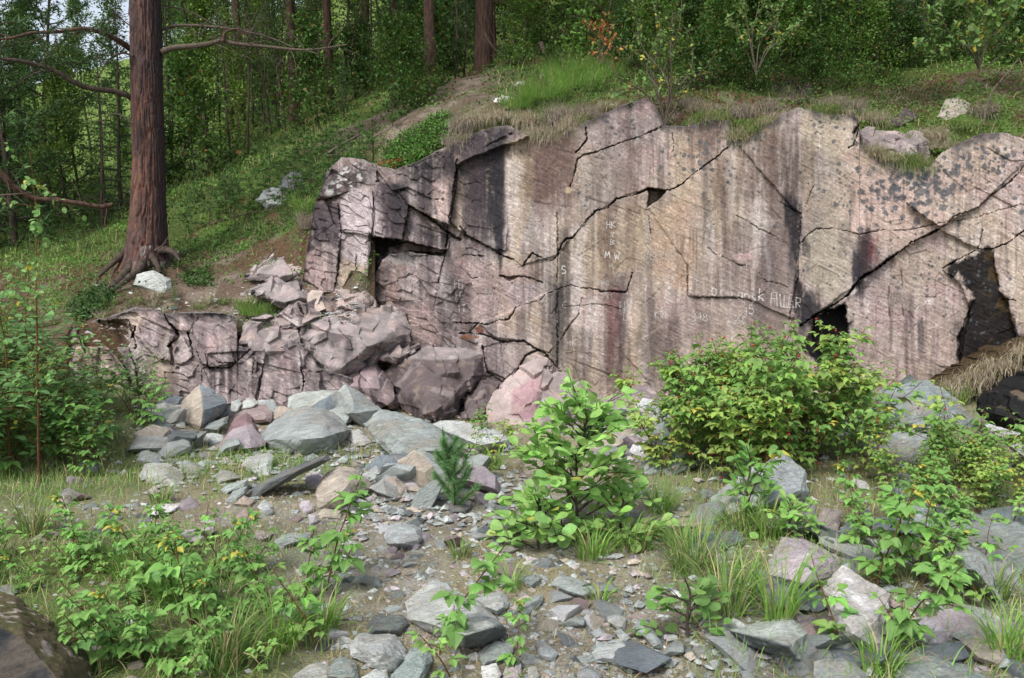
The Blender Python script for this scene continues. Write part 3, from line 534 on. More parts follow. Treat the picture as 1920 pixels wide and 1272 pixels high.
# ---------------- stones ----------------
import bmesh
def stone_mat(name, spec=.3):
    m = NT(name); at = m.attr('Col')
    n1 = m.noise(11, 9, .68, co=m.co2((.5, .35, .3), (.6, 1, 4)), dist=.6); n2 = m.noise(60, 6, .7)
    c = m.mix(1., at.outputs[0], m.ramp(n1, [(.3, (.66, .66, .67)), (.5, (1, 1, 1)), (.68, (1.3, 1.3, 1.28))]), 'MULTIPLY')
    c = m.mix(.8, c, m.ramp(n2, [(.3, (.7,)*3), (.5, (1,)*3), (.72, (1.3,)*3)]), 'MULTIPLY')
    m.bump(m.math('ADD', n1, m.math('MULTIPLY', n2, .5)), .04, .95)
    return m.set(Base_Color=c, Roughness=.85, Specular_IOR_Level=spec)
MSTONE = stone_mat('slate_stone')
KC = {'S': sRGB(100, 90, 66), 'Z': sRGB(20, 19, 19), 'G': sRGB(160, 166, 163), 'L': sRGB(186, 189, 185), 'W': sRGB(230, 225, 223), 'P': sRGB(162, 147, 141), 'R': sRGB(150, 122, 124), 'K': sRGB(112, 117, 116), 'C': sRGB(186, 174, 158), 'M': sRGB(134, 124, 122), 'V': sRGB(200, 188, 191), 'D': sRGB(46, 50, 54), 'B': sRGB(134, 142, 147), 'T': sRGB(88, 77, 77)}
def rock_paint(V, N, kind, seed, px=None, py=None):
    base = np.array(KC[kind]); r = np.random.default_rng(seed)
    C = np.broadcast_to(base*(1+.07*r.normal(size=3)*.3+.08*r.normal()), V.shape).copy()
    q = V*1.0; a1 = fbm(q[:, 0]*3+seed, q[:, 2]*5, q[:, 1]*3, oct=4, seed=seed)
    a2 = fbm(q[:, 0]*9+seed, q[:, 2]*14, q[:, 1]*9, oct=4, seed=seed+1)
    C = paint_mix(C, .55*sstep(.05, .5, a1), base*.62); C = paint_mix(C, .5*sstep(.05, .45, -a1), np.minimum(base*1.3, .75)); C = C*(1+.3*a2)[:, None]
    if kind in 'PRMV': C = paint_mix(C, .35*sstep(0, .4, a2), np.array(sRGB(176, 150, 152)))
    if kind == 'M' or kind == 'T':
        s = fbm(q[:, 0]*9, q[:, 2]*1.2, q[:, 1]*9, oct=4, seed=seed+3)
        C = paint_mix(C, .7*sstep(-.05, .35, s)*(N[:, 2] < .55), PURP); C = paint_mix(C, (.5 if kind == 'M' else .25)*sstep(.1, .45, -s), PALE*.95)
    if kind == 'S':
        C = paint_mix(C, .8*sstep(-.05, .25, a2), np.array(sRGB(84, 88, 44))); C = paint_mix(C, .8*sstep(.25, .4, fbm(q[:, 0]*24, q[:, 2]*24, q[:, 1]*24, oct=2, seed=4)), np.array(sRGB(190, 176, 166)))
    if kind in 'GLWB': C = paint_mix(C, .35*sstep(.15, .5, a1-a2), np.array(sRGB(176, 164, 144)))
    dirt = sstep(.1, .5, a2+.3*a1)*.35*(N[:, 2] > .5); C = paint_mix(C, dirt, np.array(sRGB(140, 124, 104)))
    return np.clip(C, .01, .85)
def hull_mesh(pts, cuts, amp, seed, rough=1., frac=0.):
    bm = bmesh.new()
    for p in pts: bm.verts.new(p)
    r = bmesh.ops.convex_hull(bm, input=bm.verts)
    dead = list({e for e in r['geom_interior']+r['geom_unused'] if isinstance(e, bmesh.types.BMVert)})
    if dead: bmesh.ops.delete(bm, geom=dead, context='VERTS')
    bmesh.ops.dissolve_limit(bm, angle_limit=R(9), verts=bm.verts, edges=bm.edges)
    bmesh.ops.triangulate(bm, faces=bm.faces)
    if cuts:
        el = sorted(e.calc_length() for e in bm.edges); big = el[-1]
        for k in range(cuts):
            lim = big/(2**(k+1))*.9
            es = [e for e in bm.edges if e.calc_length() > lim]
            bmesh.ops.subdivide_edges(bm, edges=es, cuts=1, use_grid_fill=False); bmesh.ops.triangulate(bm, faces=bm.faces)
    bmesh.ops.recalc_face_normals(bm, faces=bm.faces); bm.normal_update()
    n = len(bm.verts); V = np.array([v.co[:] for v in bm.verts]); N = np.array([v.normal[:] for v in bm.verts])
    F = np.array([[v.index for v in f.verts] for f in bm.faces]) if not bm.verts.index_update() else None
    bm.free()
    size = np.ptp(V, 0).max()
    f = 2.6/size
    th = random.Random(seed).uniform(-.7, .7); ca, sa = math.cos(th), math.sin(th)
    q = np.stack([V[:, 0]*ca+V[:, 2]*sa, V[:, 1], (-V[:, 0]*sa+V[:, 2]*ca)*2.2], 1)
    d = .55*fbm(q[:, 0]*f, q[:, 2]*f, q[:, 1]*f, oct=2, seed=seed)+.35*np.round(2.5*fbm(q[:, 0]*f*2, q[:, 2]*f*2, q[:, 1]*f*2, oct=2, seed=seed+5))/2.5+.35*fbm(q[:, 0]*f*6, q[:, 2]*f*6, q[:, 1]*f*6, oct=3, seed=seed+9)
    if frac:
        x = q[:, 0]*5.5+1.3*q[:, 1]; y = q[:, 2]*3.2; ix = np.floor(x).astype(np.int64); iy = np.floor(y).astype(np.int64); best = np.full(len(x), 1e9); out = np.zeros(len(x))
        for i in (-1, 0, 1):
            for j in (-1, 0, 1):
                zx = ix+i+h_(ix+i, iy+j, 0, seed); zy = iy+j+h_(ix+i, iy+j, 1, seed); dd = (x-zx)**2+(y-zy)**2
                val = (h_(ix+i, iy+j, 2, seed)-.5)+(x-zx)*(h_(ix+i, iy+j, 3, seed)-.5)*1.5+(y-zy)*(h_(ix+i, iy+j, 4, seed)-.5)*1.5
                out = np.where(dd < best, val, out); best = np.minimum(dd, best)
        V = V+N*(out*frac)[:, None]
    if cuts: V = V+N*(d*amp*size*rough)[:, None]
    return V, N, F
def rock(outline, ridge=None, kind='G', Y=None, tilt=None, thick=None, cuts=None, amp=.036, seed=0, name='stone', label=None, cat='stone', group=None, mat=None, hillY=False, kind2=None, dY=0, wet=0.):
    o = np.array(outline, float); x0, y0 = o.min(0); x1, y1 = o.max(0); cx, cy = o.mean(0)
    if Y is None:
        Y = (HG(cx, y1-2)[1] if hillY else G(cx, y1)[1])
    elif Y < 8.9: Y = min(Y, G(cx, y1)[1]+(.5 if name == 'rock_block' else 0))
    Y = Y+dY; s = Y/FPX; W, H = (x1-x0)*s, (y1-y0)*s
    thick = thick or .62*min(W, H*1.8)+.05*W; tilt = (1.1*H if tilt is None else tilt)
    t = (y1-o[:, 1])/max(y1-y0, 1)
    pl = lambda tt: Y+.42*thick+tilt*tt
    o2 = o.copy(); o2[:, 1] += np.where(t < .12, 3., 0)
    lim = (lambda a, b: 1e3+0*a) if (hillY or Y > 8.9) else (lambda a, b: np.maximum(G(a, b)[:, 1]-.03, Y-.02))
    pts = [P(o2[:, 0], o2[:, 1], np.minimum(pl(t), lim(o2[:, 0], o2[:, 1])))]
    if ridge is None:
        q = np.stack([cx+(o[:, 0]-cx)*.66, cy+(o[:, 1]-cy)*.6+(y1-y0)*.05], 1); tq = (y1-q[:, 1])/max(y1-y0, 1)
        rr = np.random.default_rng(seed+3); pts.append(P(q[:, 0], q[:, 1], np.minimum(pl(tq), lim(q[:, 0], q[:, 1]))-thick*(.36+.12*rr.random(len(q)))))
    else:
        r = np.array(ridge, float); tq = (y1-r[:, 1])/max(y1-y0, 1); pts.append(P(r[:, 0], r[:, 1], np.minimum(pl(tq), lim(r[:, 0], r[:, 1]))-r[:, 2]*(1.35 if name == 'boulder' else 1)))
    q = np.stack([cx+(o[:, 0]-cx)*.7, cy+(o[:, 1]-cy)*.7], 1); tq = (y1-q[:, 1])/max(y1-y0, 1)
    pts.append(P(q[:, 0], q[:, 1]+2, pl(tq)+thick*.55))
    pts = np.concatenate(pts)
    px = max(x1-x0, y1-y0)
    if cuts is None: cuts = 5 if px > 110 else 4 if px > 55 else 3
    V, N, F = hull_mesh(pts, cuts+(1 if name == 'rock_block' else 0), amp, seed, 1., .055 if name == 'rock_block' else 0)
    C = rock_paint(V, N, kind, seed)
    if kind2:  # second colour inside a region, also used to paint shaded undersides
        k2, fn = kind2; pxx, pyy = proj(*V.T); C2 = rock_paint(V, N, k2, seed+7); mm = fn(pxx, pyy)[:, None]; C = C*(1-mm)+C2*mm
    c0 = np.array([V[:, 0].mean(), V[:, 1].mean(), V[:, 2].min()])
    ob = mesh_np(name, V-c0, [F], mat or MSTONE, attrs={'Col': C, 'wet': np.full(len(V), float(wet))})
    ob.location = c0; ob.data.set_sharp_from_angle(angle=R(33))
    tag(ob, label, cat, group)
    return ob
def reg(poly, e=2): return lambda x, y: sstep(-e, e, sdf(x, y, poly))

# -- blocks of the quarried ledge at the foot of the face
led = dict(mat=MROCK, name='rock_block', cat='rock block')
rock([(560,612),(578,606),(619,600),(661,570),(691,571),(725,588),(751,586),(763,595),(772,624),(770,641),(748,643),(725,654),(704,668),(674,690),(640,712),(597,700),(545,668),(538,640)], [(587,616,.12),(619,622,.3),(660,630,.42),(690,650,.42),(715,641,.38),(640,690,.3),(672,668,.36),(600,660,.22),(762,597,.0)], 'M', Y=8.5, tilt=.5, thick=.5, amp=.014, seed=11, label='broad sloping mauve slab at the left foot of the tall rock face', **led)
rock([(740,676),(766,657),(789,646),(834,644),(880,648),(898,661),(910,668),(912,697),(891,716),(872,761),(846,792),(814,796),(772,790),(748,752),(719,702)], [(744,684,.15),(776,674,.34),(817,677,.42),(849,674,.36),(874,677,.2),(838,727,.55),(815,788,.62),(772,740,.35)], 'T', Y=8.25, tilt=.5, thick=.7, amp=.022, seed=12, kind2=('M', reg([(735,680),(820,640),(905,660),(880,672),(817,676),(776,672)], 3)), label='big square-cut dark purple rock block with a flat top at the foot of the face', **led)
rock([(634,724),(672,704),(702,676),(716,694),(751,742),(746,763),(710,768),(678,748)], [(690,712,.2),(712,730,.3),(735,752,.25)], 'M', Y=8.15, tilt=.55, thick=.45, amp=.02, seed=13, label='pale mauve wedge of rock leaning against the square-cut block', **led)
rock([(715,672),(749,645),(787,640),(792,648),(766,662),(742,678)], None, 'M', Y=8.5, tilt=.4, thick=.3, seed=14, label='small mauve slab wedged between the broad slab and the square-cut block', **led)
rock([(970,692),(1012,668),(1027,674),(1031,693),(1018,725),(1010,757),(1004,800),(955,815),(915,790),(912,763),(935,726)], [(985,700,.1),(1005,740,.22),(985,770,.3),(950,780,.2)], 'P', Y=8.1, tilt=.55, thick=.5, amp=.02, seed=15, kind2=('R', reg([(960,735),(1010,700),(1015,740),(1000,790),(960,780)], 6)), label='pinkish leaning slab with a fresh lilac break, right of the square-cut block', **led)
rock([(878,742),(899,719),(914,704),(938,717),(925,760),(900,800),(855,800)], None, 'T', Y=8.45, tilt=.4, thick=.4, seed=16, label='low dark rock in the gap between the square-cut block and the leaning slab', **led)
rock([(1000,800),(1016,722),(1031,680),(1069,706),(1091,723),(1118,746),(1100,790),(1050,815)], [(1050,740,.15),(1060,775,.2)], 'M', Y=8.3, tilt=.5, thick=.4, amp=.015, seed=17, label='grey mauve rock slope under the chalked face behind the green sapling', **led)
rock([(1105,752),(1160,736),(1205,728),(1238,732),(1240,765),(1180,785),(1115,780)], None, 'M', Y=8.2, tilt=.5, thick=.35, seed=18, label='flat mauve ledge at the base of the face left of the raspberry thicket', **led)
rock([(455,520),(500,483),(540,458),(569,443),(586,455),(570,492),(575,520),(520,532)], None, 'M', Y=9.7, tilt=.9, thick=.4, amp=.012, seed=19, label='smooth grey rock hump on the slope left of the tall face', **led)
rock([(472,545),(490,534),(520,521),(570,541),(582,562),(540,575),(483,560)], None, 'M', Y=9.25, tilt=.4, thick=.4, seed=20, label='striped mauve rock under the smooth grey hump', **led)
rock([(568,560),(585,545),(622,556),(625,578),(600,590),(572,585)], None, 'P', Y=9.15, tilt=.3, thick=.35, seed=21, label='small pink rock below the left corner of the tall face', **led)
rock([(618,560),(624,542),(655,548),(694,538),(700,565),(694,590),(646,586),(622,580)], None, 'P', Y=9.1, tilt=.3, thick=.4, seed=22, label='pale pink block under the overhanging left corner of the face', **led)
rock([(448,640),(452,602),(500,606),(560,618),(570,650),(540,668),(460,668)], None, 'M', Y=8.45, tilt=.35, thick=.3, seed=23, amp=.03, label='brownish broken rock between the low outcrop and the broad slab', **led)
rock([(505,600),(545,572),(610,590),(570,612),(520,622)], None, 'M', Y=8.75, tilt=.4, thick=.3, seed=24, label='tilted grey plate of rock above the broad slab', **led)
rock([(672,640),(690,575),(704,560),(722,585),(724,650),(700,668)], None, 'M', Y=9.1, tilt=.2, thick=.3, seed=33, label='upright rock filling the corner right of the broad slab', **led)
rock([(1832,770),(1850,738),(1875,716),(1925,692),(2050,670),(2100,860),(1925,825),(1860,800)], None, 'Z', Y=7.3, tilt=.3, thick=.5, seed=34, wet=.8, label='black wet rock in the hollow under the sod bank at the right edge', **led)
rock([(590,716),(600,700),(640,698),(668,690),(640,740),(600,752)], None, 'P', Y=8.55, tilt=.35, thick=.3, seed=25, label='pinkish scree-covered rock below the broad slab', **led)
rock([(1850,205),(1873,167),(1925,136),(1990,130),(1990,235),(1910,234),(1862,228)], None, 'K', Y=10.2, tilt=.7, thick=.8, seed=26, label='grey rock knoll at the right edge above the face', mat=MROCK, name='rock_block', cat='rock block')
rock([(1608,250),(1640,242),(1700,246),(1740,262),(1742,320),(1700,325),(1640,300),(1612,280)], None, 'M', Y=9.12, tilt=.2, thick=.45, seed=27, label='rounded mauve rock in the grassy notch of the rim', **led)

# -- loose boulders with a description of their own
B = [
 ('G', [(485,815),(500,799),(538,774),(570,763),(608,770),(634,780),(652,796),(660,806),(653,816),(619,850),(568,855),(540,848),(497,838)], [(496,826,.22),(545,818,.42),(574,824,.5),(606,821,.46),(646,808,.2),(560,785,.2),(610,785,.2)], dict(tilt=.5, thick=.55, dY=.1), 'largest grey-green boulder with a shadowed underside, in the middle of the rubble heap'),
 ('G', [(681,795),(710,770),(729,770),(766,780),(804,795),(842,815),(868,836),(860,862),(819,868),(795,868),(753,872),(725,846),(700,823)], [(712,800,.15),(760,834,.32),(800,846,.34),(840,845,.3),(750,860,.2)], dict(tilt=.55, thick=.4, dY=-.05), 'long pale grey slab leaning right of the largest boulder'),
 ('G', [(634,732),(648,721),(670,732),(704,757),(716,768),(682,798),(666,791),(638,776)], [(653,728,.05),(661,746,.2),(664,775,.3)], dict(Y=7.5, tilt=.3, thick=.35), 'ridged green-grey boulder between the largest boulder and the leaning slab'),
 ('L', [(538,760),(542,745),(568,729),(578,728),(610,738),(634,732),(640,772),(600,780),(540,775)], None, dict(Y=7.9, tilt=.4, thick=.4), 'smooth whitish grey boulder behind the largest boulder'),
 ('B', [(339,754),(370,729),(374,720),(395,732),(402,731),(428,754),(418,775),(402,784),(385,803),(372,806),(342,788)], [(376,735,.12),(381,770,.26),(376,800,.2)], dict(Y=7.6, tilt=.2, thick=.35, kind2=('C', reg([(338,754),(372,722),(378,740),(383,785),(372,810),(335,790)], 3))), 'sharp peaked boulder, cream on its left side and blue-grey on its right'),
 ('B', [(298,767),(304,752),(311,740),(345,744),(341,757),(321,763),(303,772)], None, dict(Y=7.9), 'dark blue-grey stone left of the peaked boulder'),
 ('G', [(257,766),(259,760),(297,759),(306,770),(295,784),(258,780)], None, dict(Y=7.7), 'flat grey stone at the left end of the rubble heap'),
 ('L', [(316,765),(321,760),(340,759),(347,795),(330,799),(318,792)], None, dict(Y=7.45), 'pale upright flat stone in front of the dark blue-grey one'),
 ('K', [(400,786),(404,765),(415,759),(431,761),(434,776),(415,786)], None, dict(Y=7.5), 'small dark stone right of the peaked boulder'),
 ('L', [(430,772),(434,753),(448,749),(453,757),(446,773),(436,777)], None, dict(Y=7.7), 'small light round stone behind the pink-edged slab'),
 ('L', [(446,771),(453,755),(466,745),(478,747),(486,757),(476,766)], None, dict(Y=7.8), 'rounded pale stone at the foot of the dark streaked outcrop'),
 ('P', [(427,780),(474,760),(495,758),(511,774),(508,789),(466,793),(431,793)], None, dict(Y=7.5, tilt=.4, thick=.18), 'brownish pink slab lying tilted over the pink pyramid stone'),
 ('R', [(420,820),(440,784),(461,773),(474,782),(485,801),(484,814),(465,831),(444,842),(427,832)], [(461,780,.06),(465,805,.24),(464,826,.2)], dict(tilt=.25, thick=.3), 'pink pyramid-shaped stone left of the largest boulder'),
 ('K', [(283,842),(295,820),(325,805),(372,808),(380,822),(365,833),(318,842),(302,848)], [(300,830,.1),(330,818,.25),(365,822,.2)], dict(tilt=.2, thick=.3, amp=.045), 'dark rough mossy stone at the left front of the heap'),
 ('L', [(380,814),(400,812),(417,816),(426,826),(400,836),(385,831)], None, {}, 'pale stone right of the dark mossy stone'),
 ('G', [(272,806),(293,791),(317,795),(322,805),(302,816)], None, {}, 'grey flat stone above the dark mossy stone'),
 ('G', [(378,806),(391,793),(425,782),(428,793),(406,810)], None, dict(Y=7.1), 'slanting grey stone under the peaked boulder'),
 ('W', [(450,847),(470,836),(493,822),(492,835),(465,850)], None, {}, 'thin white slab between the pink pyramid and the largest boulder'),
 ('G', [(261,831),(276,818),(291,818),(292,830),(278,842)], None, {}, 'half-buried grey stone left of the dark mossy stone'),
 ('K', [(465,921),(533,882),(575,868),(613,852),(621,862),(567,892),(473,934)], [(500,908,.12),(560,882,.14),(600,864,.1)], dict(tilt=.1, thick=.22, amp=.02), 'long dark slate plank propped up over its own shadow'),
 ('C', [(590,930),(592,912),(610,891),(633,876),(660,878),(683,895),(703,918),(673,933),(653,943),(640,953),(595,953)], [(625,900,.15),(655,905,.25),(640,925,.3),(600,935,.15)], dict(tilt=.3, thick=.4), 'cream-pink angular boulder right of the slate plank'),
 ('V', [(571,902),(574,888),(597,885),(606,898),(600,914),(577,916)], None, {}, 'small white-pink cube of stone under the slate plank'),
 ('L', [(259,893),(272,871),(314,868),(342,882),(347,893),(334,913),(278,905)], [(275,885,.05),(310,893,.12),(335,897,.05)], dict(tilt=.42, thick=.16), 'oval pale slab in the grass left of the meadow patch'),
 ('G', [(334,873),(348,862),(368,869),(390,879),(372,891),(349,891)], None, {}, 'low grey stone just right of the oval slab'),
 ('L', [(453,873),(463,856),(504,848),(512,855),(507,889),(487,891),(461,879)], None, dict(tilt=.25), 'whitish angular stone behind the left end of the slate plank'),
 ('G', [(255,863),(265,846),(278,844),(304,854),(297,867),(270,869)], None, {}, 'grey stone half hidden in grass behind the oval slab'),
 ('G', [(404,895),(414,880),(438,886),(455,896),(429,903),(408,907)], None, {}, 'layered grey stone left of the plank'),
 ('G', [(413,920),(430,908),(467,898),(466,910),(445,920),(423,925)], None, {}, 'thin grey stone touching the lower end of the plank'),
 ('G', [(422,937),(437,921),(465,911),(463,923),(440,940)], None, {}, 'narrow grey stone below the lower end of the plank'),
 ('C', [(438,946),(457,929),(478,938),(470,950)], None, {}, 'cream stone under the plank tip'),
 ('P', [(440,973),(457,955),(475,958),(475,977),(455,979)], None, {}, 'rounded pinkish stone left of centre on the open ground'),
 ('V', [(560,948),(566,940),(580,938),(591,955),(573,965)], None, {}, 'little white-pink stone left of the cream boulder'),
 ('C', [(597,963),(607,953),(641,958),(638,970),(600,972)], None, {}, 'flat cream stone against the foot of the cream boulder'),
 ('V', [(578,965),(593,965),(596,979),(580,985)], None, {}, 'small upright pale stone in front of the cream boulder'),
 ('W', [(280,957),(293,945),(343,943),(328,959),(300,970),(283,966)], None, dict(tilt=.25, thick=.12), 'flat white stone on the dry grass below the oval slab'),
 ('V', [(335,1006),(347,995),(400,988),(404,996),(370,1023),(343,1017)], [(362,1005,.12),(370,1015,.12)], dict(tilt=.12, thick=.18), 'wedge-shaped pink-white stone at the edge of the leafy bed'),
 ('V', [(477,1008),(481,994),(510,998),(506,1009),(490,1014)], None, {}, 'pinkish stone on the gravel right of the wedge-shaped one'),
 ('G', [(510,1020),(527,1005),(547,998),(587,998),(580,1012),(530,1027)], None, dict(tilt=.2, thick=.1), 'flat grey stone sunk in the gravel above the leafy bed'),
 ('L', [(720,1000),(730,985),(773,983),(790,991),(794,1011),(783,1022),(747,1027),(723,1019)], [(735,997,.1),(780,996,.1),(786,1012,.08),(748,1020,.1),(728,1012,.06)], dict(tilt=.16, thick=.22), 'blocky white stone alone in the middle of the gravel'),
 ('C', [(709,918),(723,898),(743,893),(757,908),(763,914),(762,928),(733,940),(712,938)], None, dict(tilt=.2), 'cream stone with a cleft, right of the cream-pink boulder'),
 ('V', [(747,900),(773,885),(790,901),(788,918),(767,918)], None, {}, 'pale stone behind the cleft cream stone'),
 ('L', [(758,1130),(785,1105),(813,1086),(840,1095),(880,1123),(933,1153),(954,1178),(950,1190),(907,1213),(873,1215),(820,1195),(765,1160)], [(800,1120,.05),(860,1150,.1),(872,1192,.2),(930,1176,.18),(790,1165,.1)], dict(tilt=.62, thick=.28, amp=.03, kind2=('K', reg([(870,1193),(935,1172),(960,1170),(960,1200),(905,1225),(868,1220)], 2))), 'largest pale boulder of the foreground with a dark front edge'),  # darker region below the ridge: underside shade put into the colour
 ('L', [(880,1117),(943,1108),(953,1125),(953,1141),(933,1152),(905,1140)], None, dict(tilt=.2, thick=.14), 'light square slab behind the largest foreground boulder'),
 ('L', [(653,1212),(673,1190),(740,1191),(760,1221),(764,1238),(740,1257),(700,1250),(660,1233)], [(670,1215,.08),(720,1225,.14),(745,1235,.08)], dict(tilt=.3, thick=.18), 'grey oval slab at the bottom, left of the leafy raspberry sprout'),
 ('K', [(687,1173),(707,1150),(757,1155),(765,1170),(753,1187),(693,1187)], None, dict(tilt=.2), 'darker grey stone behind the oval slab'),
 ('G', [(600,1275),(625,1240),(640,1231),(667,1241),(676,1278)], None, {}, 'grey stone cut off by the bottom edge left of the oval slab'),
 ('L', [(547,1270),(575,1248),(597,1241),(624,1251),(628,1280),(560,1285)], None, {}, 'pale stone at the bottom edge under the green grass'),
 ('L', [(677,1272),(700,1255),(727,1253),(729,1280),(680,1282)], None, {}, 'small light stone below the oval slab'),
 ('G', [(733,1270),(770,1215),(800,1210),(812,1240),(790,1280),(740,1285)], None, dict(tilt=.35, thick=.15), 'grey slab under the leafy sprout at the bottom'),
 ('G', [(897,1223),(930,1201),(963,1208),(962,1223),(935,1240),(905,1247)], None, {}, 'grey stone tucked below the dark front edge of the largest foreground boulder'),
 ('W', [(902,1250),(930,1243),(941,1265),(935,1280),(903,1280)], None, {}, 'small white block at the bottom edge'),
 ('V', [(943,1265),(950,1243),(963,1231),(978,1245),(978,1273),(950,1276)], None, {}, 'pinkish stone right of the small white block'),
 ('L', [(990,1270),(990,1252),(1004,1248),(1013,1268),(1005,1280)], None, {}, 'pale chip of stone at the bottom right of the pinkish one'),
 ('G', [(1005,1215),(1007,1201),(1022,1203),(1047,1225),(1038,1240),(1010,1230)], None, {}, 'grey stone with a jagged top on the lower gravel'),
 ('G', [(969,1143),(1007,1115),(1018,1116),(1018,1128),(987,1155)], [(980,1140,.06),(1010,1124,.05)], dict(tilt=.12, thick=.09), 'narrow layered slate bar on the gravel'),
 ('G', [(973,1090),(983,1078),(1010,1078),(1018,1085),(997,1102)], None, {}, 'grey stone behind the narrow slate bar'),
 ('G', [(1033,1097),(1047,1076),(1080,1085),(1113,1101),(1118,1115),(1097,1122),(1057,1110)], None, dict(tilt=.3, thick=.1), 'flat blue-grey slab lying in the dry grass'),
 ('L', [(1137,1157),(1157,1151),(1175,1160),(1171,1180),(1157,1178),(1140,1167)], None, {}, 'round white stone on the lower gravel'),
 ('G', [(1185,1177),(1197,1158),(1217,1168),(1240,1205),(1244,1217),(1227,1210),(1200,1187)], None, dict(tilt=.35, thick=.08), 'long grey sliver pointing down right'),
 ('L', [(1107,1223),(1117,1213),(1163,1193),(1187,1215),(1204,1213),(1187,1243),(1170,1245),(1117,1237)], None, dict(tilt=.3, thick=.1), 'arrow-shaped light grey slab near the bottom'),
 ('L', [(1107,1187),(1123,1178),(1141,1191),(1117,1197)], None, {}, 'triangular pale chip above the arrow-shaped slab'),
 ('G', [(1082,1260),(1107,1253),(1128,1261),(1126,1280),(1085,1280)], None, {}, 'grey stone on the bottom edge below the arrow-shaped slab'),
 ('G', [(927,1030),(960,1023),(975,1030),(950,1038)], None, {}, 'thin dark slate under the left twigs of the sapling'),
 ('G', [(877,1003),(900,988),(917,991),(922,1008),(890,1013)], None, dict(tilt=.2, thick=.08), 'flat stone by the dead straw left of the sapling'),
 ('K', [(837,950),(853,935),(887,948),(876,963),(847,963)], None, {}, 'dark grey stone behind the little pine'),
 ('G', [(857,903),(873,898),(898,908),(888,923),(860,923)], None, {}, 'grey slab right of the little pine'),
 ('C', [(974,845),(1001,821),(1014,829),(1028,848),(1016,884),(985,888),(974,870)], None, dict(tilt=.25, thick=.3), 'cream boulder left behind the green sapling'),
 ('L', [(806,797),(834,791),(866,791),(925,805),(958,822),(956,838),(900,848),(850,828)], [(860,812,.1),(940,828,.2),(900,835,.25)], dict(Y=7.3, tilt=.35, thick=.25), 'flat pale slab behind the leaning slab and the reddish sprout'),
 ('W', [(1120,775),(1131,763),(1163,781),(1161,802),(1140,800)], None, dict(Y=7.4), 'bright white stone behind the sapling'),
 ('W', [(1159,795),(1193,772),(1224,789),(1218,804),(1174,810)], None, dict(Y=7.3), 'whitish broken slab left of the raspberry thicket'),
 ('G', [(1226,800),(1245,790),(1262,830),(1255,872),(1222,882),(1215,850)], None, dict(tilt=.2), 'upright grey slab at the left edge of the thicket'),
 ('G', [(1200,862),(1240,836),(1300,845),(1322,870),(1260,890),(1210,886)], None, {}, 'low grey stone in front of the thicket'),
 ('G', [(1330,935),(1363,915),(1405,880),(1440,862),(1470,850),(1480,855),(1510,881),(1518,921),(1510,943),(1440,955),(1363,962),(1337,970)], [(1400,920,.12),(1450,895,.22),(1500,920,.18),(1440,945,.15)], dict(tilt=.5, thick=.4), 'large dark-streaked slate boulder below the raspberry thicket'),
 ('V', [(1440,1055),(1467,1008),(1493,1001),(1547,1025),(1578,1051),(1570,1077),(1520,1113),(1480,1103),(1443,1077)], [(1475,1040,.12),(1530,1060,.22),(1510,1095,.16)], dict(tilt=.4, thick=.3, dY=.1), 'pink-white boulder speckled with black, behind the bright white one'),
 ('W', [(1541,1100),(1580,1061),(1607,1086),(1640,1096),(1667,1115),(1664,1140),(1655,1175),(1653,1222),(1610,1212),(1580,1203),(1555,1172)], [(1570,1120,.1),(1610,1140,.18),(1645,1165,.15),(1600,1188,.2)], dict(tilt=.45, thick=.3), 'brightest white jagged boulder at the lower right'),
 ('L', [(1357,1177),(1400,1168),(1460,1161),(1480,1161),(1514,1187),(1504,1237),(1473,1237),(1387,1210)], [(1380,1186,.1),(1440,1200,.22),(1476,1213,.26)], dict(tilt=.3, thick=.25, kind2=('K', reg([(1355,1180),(1440,1198),(1477,1210),(1500,1245),(1380,1240)], 2))), 'wedge-shaped grey boulder with a dark underside below the long grass tuft'),  # second colour paints the shade of the underside
 ('V', [(1703,1160),(1757,1155),(1784,1178),(1778,1208),(1757,1220),(1723,1210),(1708,1188)], None, dict(tilt=.25), 'lilac-white stone right of the brightest boulder'),
 ('L', [(1746,1133),(1773,1123),(1847,1141),(1904,1175),(1890,1203),(1813,1187),(1773,1160)], None, dict(tilt=.4, thick=.12), 'long thin grey slab slanting down to the right edge'),
 ('C', [(1799,1203),(1820,1185),(1877,1195),(1884,1243),(1870,1250),(1830,1237)], None, dict(tilt=.25), 'pale beige block under the thin slanting slab'),
 ('G', [(1526,1240),(1580,1231),(1613,1248),(1640,1285),(1527,1288)], None, {}, 'grey slab on the bottom edge below the wedge-shaped boulder'),
 ('G', [(1678,1265),(1713,1218),(1780,1225),(1845,1272),(1850,1300),(1690,1300)], None, dict(tilt=.5, thick=.15), 'broad grey slab in the bottom right corner'),
 ('G', [(1670,985),(1697,947),(1727,945),(1813,966),(1920,981),(2010,1000),(2010,1080),(1920,1077),(1873,1063),(1780,1030)], [(1750,985,.1),(1850,1010,.2),(1950,1040,.2)], dict(tilt=.6, thick=.35), 'huge flat slate slab running out of the right edge'),
 ('G', [(1737,1030),(1760,995),(1790,998),(1867,1055),(1881,1098),(1880,1127),(1827,1103),(1750,1060)], [(1770,1020,.1),(1830,1070,.2)], dict(tilt=.45, thick=.25, dY=-.1), 'weathered grey boulder in front of the huge slate slab'),
 ('K', [(1503,980),(1520,978),(1567,998),(1614,1035),(1600,1047),(1547,1020)], None, dict(tilt=.25, thick=.15, amp=.05), 'dark layered slate piece behind the speckled boulder'),
 ('B', [(1570,997),(1600,971),(1630,951),(1636,981),(1615,1018),(1590,1014)], None, {}, 'blue-grey splintered slate standing among raspberry leaves'),
 ('P', [(1526,985),(1543,951),(1580,958),(1572,995),(1545,1000)], None, dict(tilt=.1), 'brownish pink upright stone behind the layered slate'),
